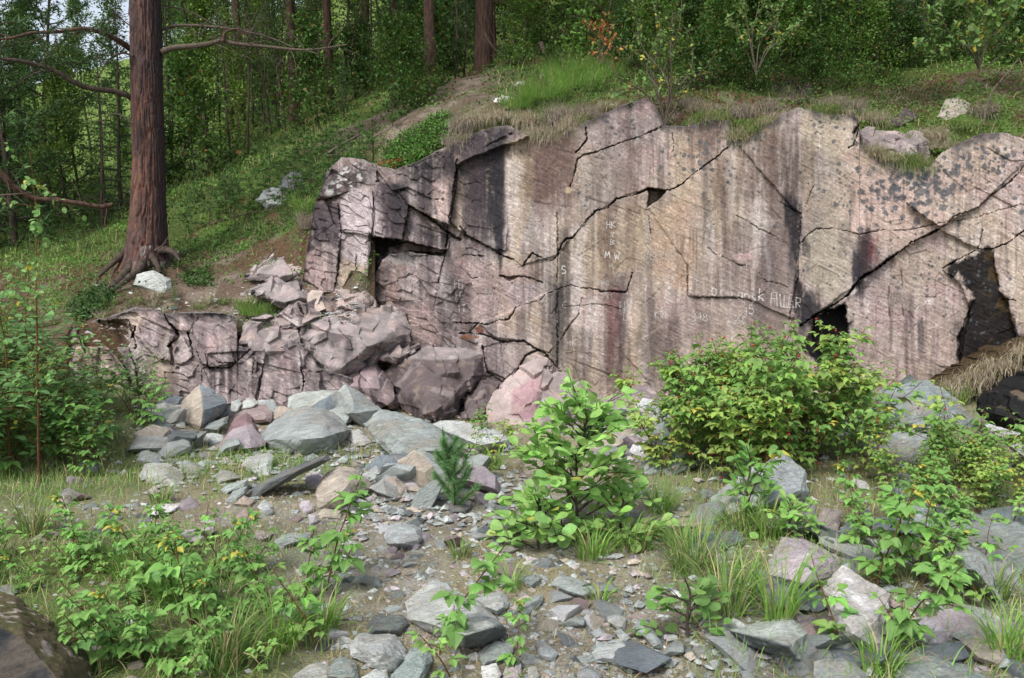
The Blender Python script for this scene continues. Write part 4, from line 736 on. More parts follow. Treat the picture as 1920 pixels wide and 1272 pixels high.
 ('B', [(1668,920),(1680,891),(1697,886),(1717,898),(1722,927),(1690,935)], None, dict(tilt=.15), 'small rounded dark stone under the right raspberry bushes'),
 ('G', [(1400,1090),(1410,1065),(1467,1081),(1488,1108),(1467,1127),(1420,1117)], None, dict(tilt=.3), 'grey stone half under the long grass tuft'),
 ('C', [(1250,980),(1262,971),(1300,970),(1334,980),(1312,990),(1254,990)], None, dict(tilt=.15, thick=.08), 'thin cream flagstone right of the sapling'),
 ('G', [(1622,784),(1640,744),(1655,732),(1704,716),(1721,714),(1738,715),(1771,730),(1799,754),(1825,787),(1834,798),(1782,810),(1690,810),(1652,805)], [(1680,750,.15),(1730,760,.3),(1780,780,.25),(1700,795,.3)], dict(Y=6.9, tilt=.55, thick=.5), 'big rounded grey boulder at the right foot of the face'),
 ('G', [(1612,822),(1643,809),(1721,805),(1782,813),(1776,844),(1704,869),(1652,871),(1616,848)], None, dict(Y=6.5, tilt=.3, thick=.4), 'flat-fronted grey block below the big rounded boulder'),
 ('K', [(1655,735),(1685,715),(1706,702),(1721,713),(1700,735)], None, dict(Y=7.6), 'grey stone peeping over the big rounded boulder'),
 ('G', [(1560,790),(1572,766),(1617,763),(1630,787),(1626,812),(1570,815)], None, dict(Y=6.9), 'grey slab between the thicket and the big rounded boulder'),
 ('L', [(1843,796),(1856,794),(1920,813),(2000,838),(2000,905),(1904,850)], None, dict(Y=6.6, tilt=.35, thick=.2), 'whitish slab below the black wet hollow at the right edge'),
 ('L', [(652,822),(660,808),(672,805),(680,822),(697,829),(688,840),(662,840)], None, dict(dY=.1), 'pale stone in the gap between the largest boulder and the leaning slab'),
]
for i, (k, o_, r_, kw, lab) in enumerate(B):
    kw = dict(kw); big = (max(p[0] for p in o_)-min(p[0] for p in o_)) > 70
    rock(o_, r_, k, seed=300+i*7, name='boulder' if big else 'stone', cat='boulder' if big else 'stone', label=lab, **kw)
rock([(-160,1290),(-150,1120),(0,1109),(27,1115),(67,1138),(110,1185),(140,1198),(170,1241),(182,1300),(100,1420),(-100,1420)], [(0,1178,.25),(45,1200,.28),(80,1235,.3),(108,1275,.3),(-60,1180,.25)], 'S', Y=2.45, tilt=.55, thick=.5, seed=900, amp=.02, cuts=6, name='boulder', cat='boulder', kind2=('D', reg([(-200,1165),(0,1176),(42,1198),(78,1234),(106,1275),(120,1420),(-200,1420)], 3)), label='dark boulder with a moss-grown top in the bottom left corner')
HB = [('K', [(523,352),(530,335),(545,323),(560,322),(583,340),(583,350),(560,362),(530,357)], 'round grey lichen-covered boulder on the green slope', {}),
 ('G', [(478,375),(495,358),(512,352),(540,355),(560,368),(548,390),(500,388)], 'pale boulder just below the round lichened one', {}),
 ('L', [(250,534),(256,514),(287,507),(300,514),(320,524),(323,541),(315,562),(300,553)], 'whitish broken slab in the bank below the big pine', dict(tilt=.15, thick=.2)),
 ('G', [(236,520),(246,512),(262,513),(252,526)], 'small stone left of the whitish slab in the bank', {}),
 ('L', [(322,480),(335,470),(350,472),(355,485),(335,489)], 'light stone at the right of the big pine roots', {}),
 ('W', [(914,197),(925,186),(942,179),(963,183),(964,196),(935,200)], 'white stone in the dry grass above the face', {}),
 ('L', [(964,160),(972,153),(986,152),(992,164),(972,168)], 'grey stone behind the white one above the face', {}),
 ('L', [(1008,155),(1012,140),(1020,138),(1024,150),(1018,158)], 'small upright stone near the grass on the brow', {}),
 ('T', [(1655,232),(1697,203),(1713,207),(1724,220),(1690,240),(1667,244)], 'brown cracked boulder on the rim at the right', {}),
 ('C', [(1750,222),(1773,187),(1800,182),(1828,200),(1815,228),(1765,234)], 'sandy cream boulder on the rim at the right', {}),
 ('L', [(370,575),(385,560),(410,560),(402,575),(380,583)], 'flat pale flake on the bare soil above the outcrop', dict(thick=.06)),
 ('L', [(393,583),(420,566),(425,569),(405,584)], 'narrow pale flake beside the flat one on the soil', dict(thick=.05)),
 ('L', [(432,535),(450,530),(468,533),(450,542)], 'light flake at the edge of the smooth hump', dict(thick=.06)),
 ('L', [(430,200),(440,195),(448,198),(440,206)], 'distant pale stone in the forest grass', {}),
]
for i, (k, o_, lab, kw) in enumerate(HB[:-1]):
    rock(o_, None, k, seed=700+i*5, name='stone', cat='stone', label=lab, hillY=True, cuts=4 if i < 3 or i in (8, 9) else 3, **kw)

# -- many alike: prototypes and copies
rng = np.random.default_rng(17)
def pebble(seed, flat, cuts=2, kind='G', name='loose_stone'):
    r = np.random.default_rng(seed); n = 13; d = r.normal(size=(n, 3)); d /= np.linalg.norm(d, axis=1)[:, None]
    V, N, F = hull_mesh(d*np.array([1, r.uniform(.6, .95), flat]), cuts, .035, seed)
    V = V/np.ptp(V[:, 0]); C = rock_paint(V*.6, N, kind, seed)
    me = mesh_np(name, V, [F], MSTONE, attrs={'Col': C, 'wet': np.zeros(len(V))}); me.data.set_sharp_from_angle(angle=R(30)); return me
protos = [pebble(50+i, f, 2, k) for i, (f, k) in enumerate([(.4, 'G'), (.55, 'L'), (.35, 'G'), (.6, 'V'), (.45, 'W'), (.5, 'P'), (.3, 'L'), (.6, 'C'), (.4, 'K'), (.5, 'L'), (.35, 'B'), (.45, 'V')])]
stoneXY = []
def dens(px, py):
    d = .25+1.1*np.exp(-((px-640)/170)**2-((py-860)/60)**2)+1.4*np.exp(-((px-450)/230)**2-((py-815)/50)**2)+.8*np.exp(-((px-760)/300)**2-((py-1010)/90)**2)+.9*np.exp(-((px-130)/160)**2-((py-965)/35)**2)
    d = d+.8*np.exp(-((px-1120)/200)**2-((py-1190)/90)**2)+1.0*np.exp(-((px-1180)/160)**2-((py-830)/60)**2)+.6*np.exp(-((px-1650)/250)**2-((py-1180)/100)**2)+1.2*np.exp(-((px-700)/150)**2-((py-900)/60)**2)
    return d*(1-.85*(px < 560)*(py > 1030))
cnt = 0; used = set()
while cnt < 285:
    px = rng.uniform(5, 1915); py = 770+(1265-770)*rng.random()
    if rng.random() > dens(px, py)/1.9: continue
    if (478 < px < 870 and 790 < py < 872) or (455 < px < 625 and 850 < py < 935) or (590 < px < 705 and 875 < py < 955) or (755 < px < 955 and 1085 < py < 1225) or (335 < px < 490 and 750 < py < 840): continue
    g = G(px, py); i = int(rng.integers(len(protos)))
    s = float(np.clip(rng.lognormal(math.log(.085), .42), .045, .24))
    if g[1] < 5: s *= .8
    o = protos[i] if i not in used else protos[i].copy()
    if i in used: COL.objects.link(o)
    used.add(i)
    o.location = (g[0], g[1], g[2]+s*.02); o.rotation_euler = (rng.normal()*.2, rng.normal()*.2, rng.uniform(0, 6.28)); o.scale = (s*1.2, s*1.2, s*1.2)
    tag(o, 'small loose angular stone scattered on the ground before the rock face', 'stone', 'small loose stones on the ground'); cnt += 1
    stoneXY.append((g[0], g[1], s))

cnt = 0
while cnt < 75:
    z = rng.random(); px, py = (rng.uniform(270, 700), rng.normal(812, 26)) if z < .55 else (rng.uniform(600, 900), rng.normal(880, 28)) if z < .8 else (rng.uniform(1130, 1260), rng.normal(815, 25))
    if py < 772 or (478 < px < 870 and 795 < py < 880) or (455 < px < 720 and 850 < py < 958) or (330 < px < 490 and 745 < py < 835): continue
    g = G(px, py); i = int(rng.choice([0, 1, 2, 4, 6, 7, 9, 10, 11])); s = rng.uniform(.17, .36); o = protos[i].copy(); COL.objects.link(o); o.name = 'rubble_stone'
    o.location = (g[0], g[1], g[2]+s*.15); o.rotation_euler = (rng.normal()*.35, rng.normal()*.35, rng.uniform(0, 6.28)); o.scale = (s*1.2, s*1.2, s*1.2)
    tag(o, 'hand-sized to head-sized angular stone filling the rubble heap at the foot of the face', 'stone', 'rubble between the boulders'); cnt += 1
for k in range(30):
    px, py = rng.uniform(1180, 1910), rng.uniform(925, 1262); g = G(px, py); i = int(rng.choice([0, 1, 2, 6, 9, 10])); s = rng.uniform(.14, .34)*(1 if py < 1100 else .8); o = protos[i].copy(); COL.objects.link(o); o.name = 'slate_stone'
    o.location = (g[0], g[1], g[2]+s*.06); o.rotation_euler = (rng.normal()*.2, rng.normal()*.2, rng.uniform(0, 6.28)); o.scale = (s*1.4, s*1.2, s*.9)
    tag(o, 'grey slate slab lying among the plants on the right half of the ground', 'stone', 'slate slabs among the plants')
def scatter_chips(name, XYZ, S, cols, seed, label, kind_='stuff', flat=.5):
    """tiny deformed octahedra in one mesh"""
    r = np.random.default_rng(seed); n = len(XYZ)
    o = np.array([[1, 0, 0], [0, 1, 0], [-1, 0, 0], [0, -1, 0], [.1, 0, 1], [0, .1, -.8], [.7, .7, .3], [-.6, -.6, .4]])[:, :]
    F = np.array([[0, 6, 4], [6, 1, 4], [1, 2, 4], [2, 7, 4], [7, 3, 4], [3, 0, 4], [6, 0, 5], [1, 6, 5], [2, 1, 5], [7, 2, 5], [3, 7, 5], [0, 3, 5]])
    L = o[None]*(1+.35*r.normal(size=(n, 8, 3)))*np.array([1, .8, flat]); a = r.uniform(0, 6.28, n); c, s = np.cos(a)[:, None], np.sin(a)[:, None]
    W = np.stack([L[..., 0]*c-L[..., 1]*s, L[..., 0]*s+L[..., 1]*c, L[..., 2]], -1)*S[:, None, None]*.5+XYZ[:, None]
    Fa = (F[None]+(np.arange(n)*8)[:, None, None]).reshape(-1, 3)
    cc = cols[r.integers(len(cols), size=n)]*(1+.18*r.normal(size=(n, 1)))
    ob = mesh_np(name, W.reshape(-1, 3), [Fa], MSTONE, attrs={'Col': np.clip(np.repeat(cc, 8, 0), .02, .8), 'wet': np.zeros(n*8)}, smooth=False)
    return tag(ob, label, None, None, kind_)
n = 30000; px = rng.uniform(-100, 2020, n); py = 765+(1330-765)*rng.random(n)
pp = G(px, py); k = rng.random(n) < np.clip(dens(px, py)*.5+.12, 0, 1)*(1-.8*lawn_mask(px, py, pp[:, 0], pp[:, 1])); pp = pp[k]
S = np.clip(rng.lognormal(math.log(.021), .58, len(pp)), .008, .09)
GC = np.array([KC[c] for c in 'GGLLLGVPCKLG'])
scatter_chips('gravel', pp, S, GC, 3, 'grey and pinkish gravel strewn over the ground')
n = 1500; z = rng.random(n); px = np.where(z < .5, rng.uniform(250, 900, n), np.where(z < .8, rng.uniform(640, 1000, n), rng.uniform(1120, 1900, n))); py = np.where(z < .5, rng.normal(850, 38, n), np.where(z < .8, rng.normal(930, 40, n), rng.uniform(800, 1260, n))); py = np.maximum(py, 765)
scatter_chips('stone_chips', G(px, py)+np.array([0, 0, .012]), np.clip(rng.lognormal(math.log(.055), .4, n), .03, .13), GC, 9, 'pale angular stone chips filling the gaps of the rubble')
n = 6000; px = rng.uniform(150, 1000, n); py = rng.uniform(500, 640, n)
q = np.array([HG(a, b, 8.8, 12) for a, b in zip(rng.uniform(150, 672, 1500), rng.normal(570, 28, 1500))])
scatter_chips('scree', q, np.clip(rng.lognormal(math.log(.03), .6, len(q)), .01, .12), np.array([KC[c] for c in 'LLPTCVG']), 4, 'crumbled pale scree on the bare soil above the outcrop')
# ---------------- plants: builders ----------------
def leaf_mat(name, trans=.35, rough=.5, spec=.3, lift=.1, g=1.2):
    m = NT(name); at = m.attr('Col'); n = m.noise(40, 3, .6)
    c = m.mix(1., at.outputs[0], m.ramp(n, [(.3, (g-.2,)*3), (.7, (g+.2,)*3)]), 'MULTIPLY'); c = m.mix(lift, c, (.42, .46, .36))
    m.set(Base_Color=c, Roughness=rough, Specular_IOR_Level=spec)
    t = m.n('ShaderNodeBsdfTranslucent'); m.l(c, t.inputs[0]); mx = m.n('ShaderNodeMixShader'); mx.inputs[0].default_value = trans
    m.l(m.b.outputs[0], mx.inputs[1]); m.l(t.outputs[0], mx.inputs[2]); m.l(mx.outputs[0], m.out.inputs[0]); return m.m
MLEAF = leaf_mat('leaf'); MLEAFF = leaf_mat('forest_leaf', .35, .5, .3, .0, .64); MCOVER = leaf_mat('cover_leaf', .25, .6, .2, .03, .8); MNEED = leaf_mat('needle', .15, .6, .2, .03, .95); MGRASS = leaf_mat('grass_blade', .3, .55, .25)  # forest_leaf is darkened: canopy shade put into its colour
def bark_mat(name, c0, c1, sc=22):
    m = NT(name); n = m.noise(sc, 7, .7, co=m.co(scale=(1, 1, .22))); m.bump(n, .02, 1)
    return m.set(Base_Color=m.ramp(n, [(.32, c0), (.68, c1)]), Roughness=.9, Specular_IOR_Level=.15)
MBARKD = bark_mat('dark_bark', sRGB(44, 38, 34), sRGB(92, 80, 72)); MBARKP = bark_mat('pine_bark', sRGB(46, 38, 36), sRGB(104, 80, 68)); MTWIG = bark_mat('grey_twig', sRGB(66, 58, 50), sRGB(116, 104, 92), 60)
MSTEM = bark_mat('red_stem', sRGB(84, 52, 38), sRGB(120, 88, 60), 60); MGSTEM = bark_mat('green_stem', sRGB(72, 84, 40), sRGB(112, 120, 62), 60)
def tpl(outline, fold=.10, tipdrop=.0):
    """half outline [(x, halfwidth)...] from base to tip -> vertices and faces"""
    xs_ = [p[0] for p in outline]; n = len(outline)
    V = [(0, 0, 0)]+[(x, 0, 0) for x in xs_]+[(1, 0, -tipdrop)]           # midrib
    Lf = []; Rt = []
    for x, w_ in outline:
        Lf.append(len(V)); V.append((x, w_, fold*w_*2)); Rt.append(len(V)); V.append((x, -w_, fold*w_*2))
    tri = [(0, 1, Lf[0]), (0, Rt[0], 1), (n, n+1, Lf[-1]), (n, Rt[-1], n+1)]; quad = []
    for i in range(n-1): quad += [(1+i, 2+i, Lf[i+1], Lf[i]), (1+i, Rt[i], Rt[i+1], 2+i)]
    V = np.array(V, float); return V, np.array(tri), (np.array(quad) if quad else np.zeros((0, 4), int))
T_DIA = (np.array([(0, 0, 0), (.45, .40, .08), (1, 0, 0), (.45, -.40, .08)], float), np.array([(0, 1, 2), (0, 2, 3)][0:2]), np.zeros((0, 4), int))
T_OV = tpl([(.2, .30), (.5, .42), (.8, .25)])
T_ALD = tpl([(.12, .17), (.25, .33), (.34, .34), (.45, .45), (.53, .43), (.63, .49), (.70, .44), (.79, .43), (.85, .33), (.93, .2)], .10)
T_RSP = tpl([(.08, .20), (.18, .38), (.24, .35), (.36, .44), (.42, .38), (.53, .37), (.59, .30), (.70, .26), (.76, .19), (.87, .12)], .16, .04)
T_NAR = tpl([(.25, .20), (.6, .2), (.85, .1)], .12)
T_NDL = (np.array([(0, -.5, 0), (0, .5, 0), (1, 0, 0)], float), np.array([(0, 1, 2)]), np.zeros((0, 4), int))
def nrm(v): return v/np.maximum(np.linalg.norm(v, axis=-1, keepdims=True), 1e-9)
class LB:
    def __init__(s): s.V = []; s.T = []; s.Q = []; s.C = []; s.n = 0
    def add(s, tp, pos, T, N, L, W, col, curl=0.):
        pos = np.atleast_2d(pos); m = len(pos)
        if m == 0: return
        T = nrm(np.broadcast_to(T, (m, 3))+0.); N = np.broadcast_to(N, (m, 3))+0.; B = nrm(np.cross(N, T)+1e-6); N = np.cross(T, B)
        L = np.broadcast_to(L, (m,)); W = np.broadcast_to(W, (m,)); V0, tri, quad = tp; k = len(V0)
        x, y, z = V0.T; c = np.broadcast_to(curl, (m,))[:, None]
        W3 = pos[:, None]+T[:, None]*(x[None, :, None]*L[:, None, None])+B[:, None]*(y[None, :, None]*W[:, None, None])+N[:, None]*((z[None]*W[:, None]-c*(x**2)[None]*L[:, None])[..., None])
        s.V.append(W3.reshape(-1, 3)); off = (np.arange(m)*k)[:, None, None]+s.n
        s.T.append((tri[None]+off).reshape(-1, 3))
        if len(quad): s.Q.append((quad[None]+off).reshape(-1, 4))
        s.C.append(np.repeat(np.broadcast_to(col, (m, 3)), k, 0)); s.n += m*k
    def build(s, name, mat, parent=None):
        f = [np.concatenate(s.T)]+([np.concatenate(s.Q)] if s.Q else [])
        return mesh_np(name, np.concatenate(s.V), f, mat, parent, {'Col': np.clip(np.concatenate(s.C), .003, .9)}, smooth=False)
class TB:
    def __init__(s): s.V = []; s.F = []; s.n = 0
    def add(s, pts, rad, sides=5):
        p = np.asarray(pts, float); n = len(p); t = nrm(np.gradient(p, axis=0)); ref = np.array([.31, .9, .3]) if abs(t[0, 2]) > .6 else np.array([0, 0, 1.])
        a = nrm(np.cross(t, ref)); b = np.cross(t, a); th = np.arange(sides)*2*math.pi/sides
        r = np.broadcast_to(rad, (n,))[:, None, None]
        ring = p[:, None]+r*(a[:, None]*np.cos(th)[None, :, None]+b[:, None]*np.sin(th)[None, :, None])
        s.V.append(ring.reshape(-1, 3)); i = np.arange(n*sides).reshape(n, sides)+s.n; j = np.roll(i, -1, 1)
        s.F.append(np.stack([i[:-1], j[:-1], j[1:], i[1:]], -1).reshape(-1, 4)); s.n += n*sides
    def build(s, name, mat, parent=None, **k): return mesh_np(name, np.concatenate(s.V), [np.concatenate(s.F)], mat, parent, **k)
def curve(p0, d, L, n=6, bend=(0, 0, 0), wob=.1, r=None):
    """polyline from p0 in direction d, bending by `bend`, with wobble"""
    p = [np.array(p0, float)]; d = np.array(d, float); d = d/np.linalg.norm(d)
    for i in range(n):
        d = d+np.array(bend)/n+r.normal(size=3)*wob; d = d/np.linalg.norm(d); p.append(p[-1]+d*L/n)
    return np.array(p)
def smooth_line(pts, n=24):
    """Catmull-Rom through points"""
    p = np.array(pts, float); p = np.concatenate([[2*p[0]-p[1]], p, [2*p[-1]-p[-2]]]); out = []
    m = len(p)-3; ts = np.linspace(0, m-1e-6, n)
    for t in ts:
        i = int(t); u = t-i; a, b, c, d = p[i:i+4]
        out.append(.5*((2*b)+(-a+c)*u+(2*a-5*b+4*c-d)*u*u+(-a+3*b-3*c+d)*u**3))
    return np.array(out)
def rcol(r, base, n, var=.18, alt=None, palt=0., jit=.06):
    c = np.array(base)[None]*(1+var*r.normal(size=(n, 1)))*(1+jit*r.normal(size=(n, 3)))
    if alt is not None:
        k = r.random(n) < palt; c[k] = np.array(alt)[None]*(1+.15*r.normal(size=(k.sum(), 1)))
    return np.clip(c, .004, .8)
def rdir(r, n, up=0.): v = r.normal(size=(n, 3)); v[:, 2] += up; return nrm(v)

# --- trees
def decid(seed, H, r0, spread, nleaf, leaf, base, alt=None, palt=0., low=.12, name='birch_tree', label='', group=None, mat=None, cat='tree', tp=T_DIA, droop=0.):
    r = np.random.default_rng(seed); root = empty(name); tb = TB(); lb = LB(); ends = []
    tr = curve((0, 0, -.2), (r.normal()*.06, r.normal()*.06, 1), H+.2, 12, (0, 0, 0), .045, r); tb.add(tr, np.linspace(r0, r0*.12, 13), 7)
    nb = int(9+H*2.6)
    for i in range(nb):
        f = low+(1-low)*((i+r.random()*.6)/nb)**.9; q = f*12; k = min(int(q), 11); p = tr[k]*(1-(q-k))+tr[k+1]*(q-k)
        az = i*2.4+r.normal()*.4; el = .25+.9*f+r.normal()*.15; L = spread*(1.05-f*.75)*(.7+.5*r.random())
        br = curve(p, (math.cos(az)*math.cos(el), math.sin(az)*math.cos(el), math.sin(el)), L, 6, (0, 0, .15-droop), .12, r)
        tb.add(br, np.linspace(r0*.32*(1.1-f)+.003, .003, 7), 4)
        for j in range(5):
            q2 = 1.3+4.6*r.random(); k2 = min(int(q2), 5); p2 = br[k2]*(1-(q2-k2))+br[k2+1]*(q2-k2)
            tw = curve(p2, rdir(r, 1, .2)[0], L*.42, 4, (0, 0, -droop), .15, r); tb.add(tw, np.linspace(.005, .0015, 5), 3); ends.append(tw)
        ends.append(br)
    per = max(nleaf//len(ends), 3)
    for e in ends:
        t = r.random(per)*(len(e)-1); k = np.minimum(t.astype(int), len(e)-2); u = (t-k)[:, None]
        p = e[k]*(1-u)+e[k+1]*u+r.normal(size=(per, 3))*leaf*1.5
        N = nrm(r.normal(size=(per, 3))*.55+np.array([0, 0, 1])); T = rdir(r, per, -.3); s_ = leaf*(.7+.6*r.random(per))
        lb.add(tp, p, T, N, s_, s_*.8, rcol(r, base, per, .22, alt, palt), .1)
    tb.build('trunk', mat or MBARKD, root); lb.build('crown', MLEAFF, root); return tag(root, label, cat, group)
def conifer(seed, H, r0, spread, base, low=.0, dens=1., name='spruce_tree', label='', group=None, kind='spruce', mat=None, needle=.07, cat='tree', dead=0):
    r = np.random.default_rng(seed); root = empty(name); tb = TB(); lb = LB()
    tr = curve((0, 0, -.25), (r.normal()*.02, r.normal()*.02, 1), H+.25, 14, (0, 0, 0), .015, r); tb.add(tr, np.linspace(r0, r0*.1, 15), 9)
    nb = int(H*9*(1-low)); at = lambda f: tr[min(int(f*14), 13)]*(1-(f*14-min(int(f*14), 13)))+tr[min(int(f*14), 13)+1]*(f*14-min(int(f*14), 13))
    for i in range(dead):
        f = .08+r.random()*(low-.05); az = r.random()*6.28; L = spread*(.25+.5*r.random())
        br = curve(at(f), (math.cos(az), math.sin(az), -.1+.3*r.normal()), L, 6, (0, 0, -.2), .16, r); tb.add(br, np.linspace(.012, .003, 7), 4)
        for j in range(3): tb.add(curve(br[2+j], rdir(r, 1)[0], L*.35, 4, (0, 0, -.2), .2, r), np.linspace(.005, .002, 5), 3)
    for i in range(nb):
        f = low+(1-low)*(i/nb); az = i*2.4+r.normal()*.3; g = (1-(f-low)/(1-low)*.9) if kind == 'spruce' else (1-((f-low)/(1-low)*1.1-.3)**2)
        L = spread*max(g, .12)*(.75+.4*r.random()); el = (-.15 if kind == 'spruce' else .15)+r.normal()*.1+.5*f
        br = curve(at(f), (math.cos(az), math.sin(az), el), L, 7, (0, 0, .1 if kind != 'spruce' else -.1), .06 if kind == 'spruce' else .14, r); tb.add(br, np.linspace(r0*.2*(1.1-f)+.004, .003, 8), 4)
        segs = [br]
        for j in range(int(3+L*7)):
            q = .8+6.1*r.random(); k = min(int(q), 6); p = br[k]*(1-(q-k))+br[k+1]*(q-k); side = nrm(np.cross(br[k+1]-br[k], [0, 0, 1])+1e-6)*(1 if j % 2 else -1)
            tw = curve(p, side+nrm(br[k+1]-br[k])*.8+r.normal(size=3)*.15, L*.38*(1.1-q/8), 3, (0, 0, -.1 if kind == 'spruce' else .35), .08, r); segs.append(tw)
        for e in segs:
            Ls = np.linalg.norm(np.diff(e, axis=0), axis=1).sum(); n = int(Ls*(130 if kind == 'spruce' else 105)*dens)+2
            if kind != 'spruce' and e is br: n //= 3
            t = (r.random(n)**(.8))*(len(e)-1); k = np.minimum(t.astype(int), len(e)-2); u = (t-k)[:, None]; p = e[k]*(1-u)+e[k+1]*u; d = nrm(e[k+1]-e[k])
            T = nrm(d*.75+rdir(r, n)); nl = needle*(.7+.6*r.random(n)); lb.add(T_NDL, p, T, rdir(r, n), nl, nl*.17, rcol(r, base, n, .22))
    tb.build('trunk', mat or MBARKD, root); lb.build('crown', MNEED, root); return tag(root, label, cat, group)

# --- grass, all blades of an area in one mesh
def grass(name, pts, L, W, cols, seed, label, lean=.45, az=None, kind='stuff', parent=None, nseg=4, droop=.8):
    r = np.random.default_rng(seed); n = len(pts); L = np.broadcast_to(L, (n,)); W = np.broadcast_to(W, (n,))
    a = r.uniform(0, 6.283, n) if az is None else az; le = np.abs(r.normal(size=n))*lean; le = np.broadcast_to(le, (n,))
    h = np.stack([np.cos(a), np.sin(a), 0*a], -1); side = np.stack([-np.sin(a+r.normal(size=n)*.6), np.cos(a), 0*a], -1)
    rings = []
    dr = droop*(.4+.9*r.random(n))
    for i in range(nseg+1):
        t = i/nseg; ang = le+dr*t*t*1.3
        if i == 0: p = pts.copy()
        else: p = rings[-1][2]+(h*np.sin(ang)[:, None]+np.array([0, 0, 1])*np.cos(ang)[:, None])*(L/nseg)[:, None]
        w_ = (W*(1-t**1.6)*.5+.0003)[:, None]; rings.append((p-side*w_, p+side*w_, p))
    V = np.stack([x for q in rings for x in q[:2]], 1).reshape(-1, 3); k = 2*(nseg+1)
    f = np.array([[2*i, 2*i+1, 2*i+3, 2*i+2] for i in range(nseg)]); F = (f[None]+(np.arange(n)*k)[:, None, None]).reshape(-1, 4)
    ob = mesh_np(name, V, [F], MGRASS, parent, {'Col': np.repeat(cols, k, 0)}, smooth=False)
    return tag(ob, label, None, None, kind) if label else ob
GR1 = sRGB(88, 122, 44); GR2 = sRGB(104, 128, 56); DRYG = sRGB(162, 146, 106); STRAW = sRGB(176, 162, 144); BERRY = {}; GRD = sRGB(58, 84, 34)
def gcols(r, n, mixd=.2, a=GR1, b=GR2, dry=DRYG):
    k = r.random(n)[:, None]; c = np.array(a)*k+np.array(b)*(1-k); c = c*(1+.2*r.normal(size=(n, 1))); d = r.random(n) < mixd; c[d] = np.array(dry)*(1+.15*r.normal(size=(d.sum(), 1))); return np.clip(c, .01, .7)

# --- raspberry canes: stem > alternate compound leaves
def cane(seed, H, leaf=.07, base=sRGB(96, 134, 56), alt=sRGB(170, 160, 60), palt=.03, berries=0, lean=.25, name='raspberry_cane', label='', cat='shrub', group=None, spacing=.055, nl=3, tp=T_RSP, up=0., stemm=None, wide=.62):
    r = np.random.default_rng(seed); root = empty(name); tb = TB(); lb = LB(); az0 = r.random()*6.28
    st = curve((0, 0, -.03), (math.cos(az0)*lean, math.sin(az0)*lean, 1), H, 10, (math.cos(az0)*lean*1.4, math.sin(az0)*lean*1.4, 0), .05, r); tb.add(st, np.linspace(.0045, .0018, 11), 5)
    n = int(H/spacing); bp = []
    stems = [(st, H)]
    for j in range(int(H*5)):
        q = 2.5+6*r.random(); k = int(q); b = curve(st[k], rdir(r, 1, .5)[0], H*.3, 5, (0, 0, -.2), .1, r); tb.add(b, np.linspace(.003, .0012, 6), 4); stems.append((b, H*.3))
    for e, LL in stems:
        n = max(int(LL/spacing), 3)
        for i in range(n):
            t = (.12+.88*(i+.5)/n)*(len(e)-1); k = min(int(t), len(e)-2); p = e[k]*(1-(t-k))+e[k+1]*(t-k); az = i*2.4+r.normal()*.4+az0
            s_ = leaf*(.75+.5*r.random())*(1 if i < n-2 else .7); d = nrm(np.array([math.cos(az), math.sin(az), .35+up+.25*r.normal()])); pe = p+d*s_*.9
            tb.add(np.array([p, p+d*s_*.45+np.array([0, 0, .004]), pe]), .0011, 3)
            hz = np.array([-d[1], d[0], 0]); c = rcol(r, base, 1, .16, alt, palt)[0]
            dn = np.array([0, 0, -.28]); tips = [d+dn]; pos = [pe]
            if nl >= 3: tips += [hz*.95+d*.35+dn, -hz*.95+d*.35+dn]; pos += [pe-d*s_*.12]*2
            if nl >= 5: tips += [hz+d*.1+dn, -hz+d*.1+dn]; pos += [pe-d*s_*.5]*2
            m_ = len(tips); sc = np.array([1.15]+[.85]*(m_-1))*s_
            N = np.array([0, 0, 1.])+r.normal(size=(m_, 3))*.22+d*.15
            lb.add(tp, np.array(pos), np.array(tips), N, sc, sc*wide/.5*.8, np.broadcast_to(c, (m_, 3))*(1+.06*r.normal(size=(m_, 1))), .18+.12*r.random(m_))
        if berries and e is not st: bp.append(e[-1])
    tb.build('stem', stemm or MSTEM, root); lb.build('leaves', MLEAF, root)
    if berries:
        rr = []; tbb = LB()
        pts = np.array(bp+[st[int(3+6*r.random())]+r.normal(size=3)*.03 for _ in range(berries)])[:berries+2]; pts = pts-np.array([0, 0, .012])
        oc = np.array([(1, 0, 0), (0, 1, 0), (-1, 0, 0), (0, -1, 0), (0, 0, .9), (0, 0, -1.3), (.65, .65, .45), (-.65, .65, .45), (-.65, -.65, .45), (.65, -.65, .45)])*.0085
        of = np.array([(0, 6, 9), (6, 0, 1), (1, 7, 6), (7, 1, 2), (2, 8, 7), (8, 2, 3), (3, 9, 8), (9, 3, 0), (4, 6, 7), (4, 7, 8), (4, 8, 9), (4, 9, 6), (5, 1, 0), (5, 2, 1), (5, 3, 2), (5, 0, 3)])
        for p_ in pts:
            if 'berry' not in BERRY:
                b_ = mesh_np('berry', oc, [of], MBERRY, root); BERRY['berry'] = b_.data
            else: b_ = bpy.data.objects.new('berry', BERRY['berry']); COL.objects.link(b_); b_.parent = root
            b_.location = p_
    return tag(root, label, cat, group)
m = NT('berry'); MBERRY = m.set(Base_Color=sRGB(170, 24, 26), Roughness=.35)
def once(proto, used, loc, rz, sc, label=None, group=None):
    """first use moves the prototype itself, later ones copy it with its parts"""
    GEN.setdefault(proto.name, proto.get('label'))
    if proto.name in used: o = copy_tree(proto)
    else: o = proto; used.add(proto.name)
    o.location = loc; o.rotation_euler = (0, 0, rz); o.scale = (sc, sc, sc)
    o['label'] = label or GEN.setdefault(proto.name, proto['label'])
    if group: o['group'] = group
    return o
GEN = {}
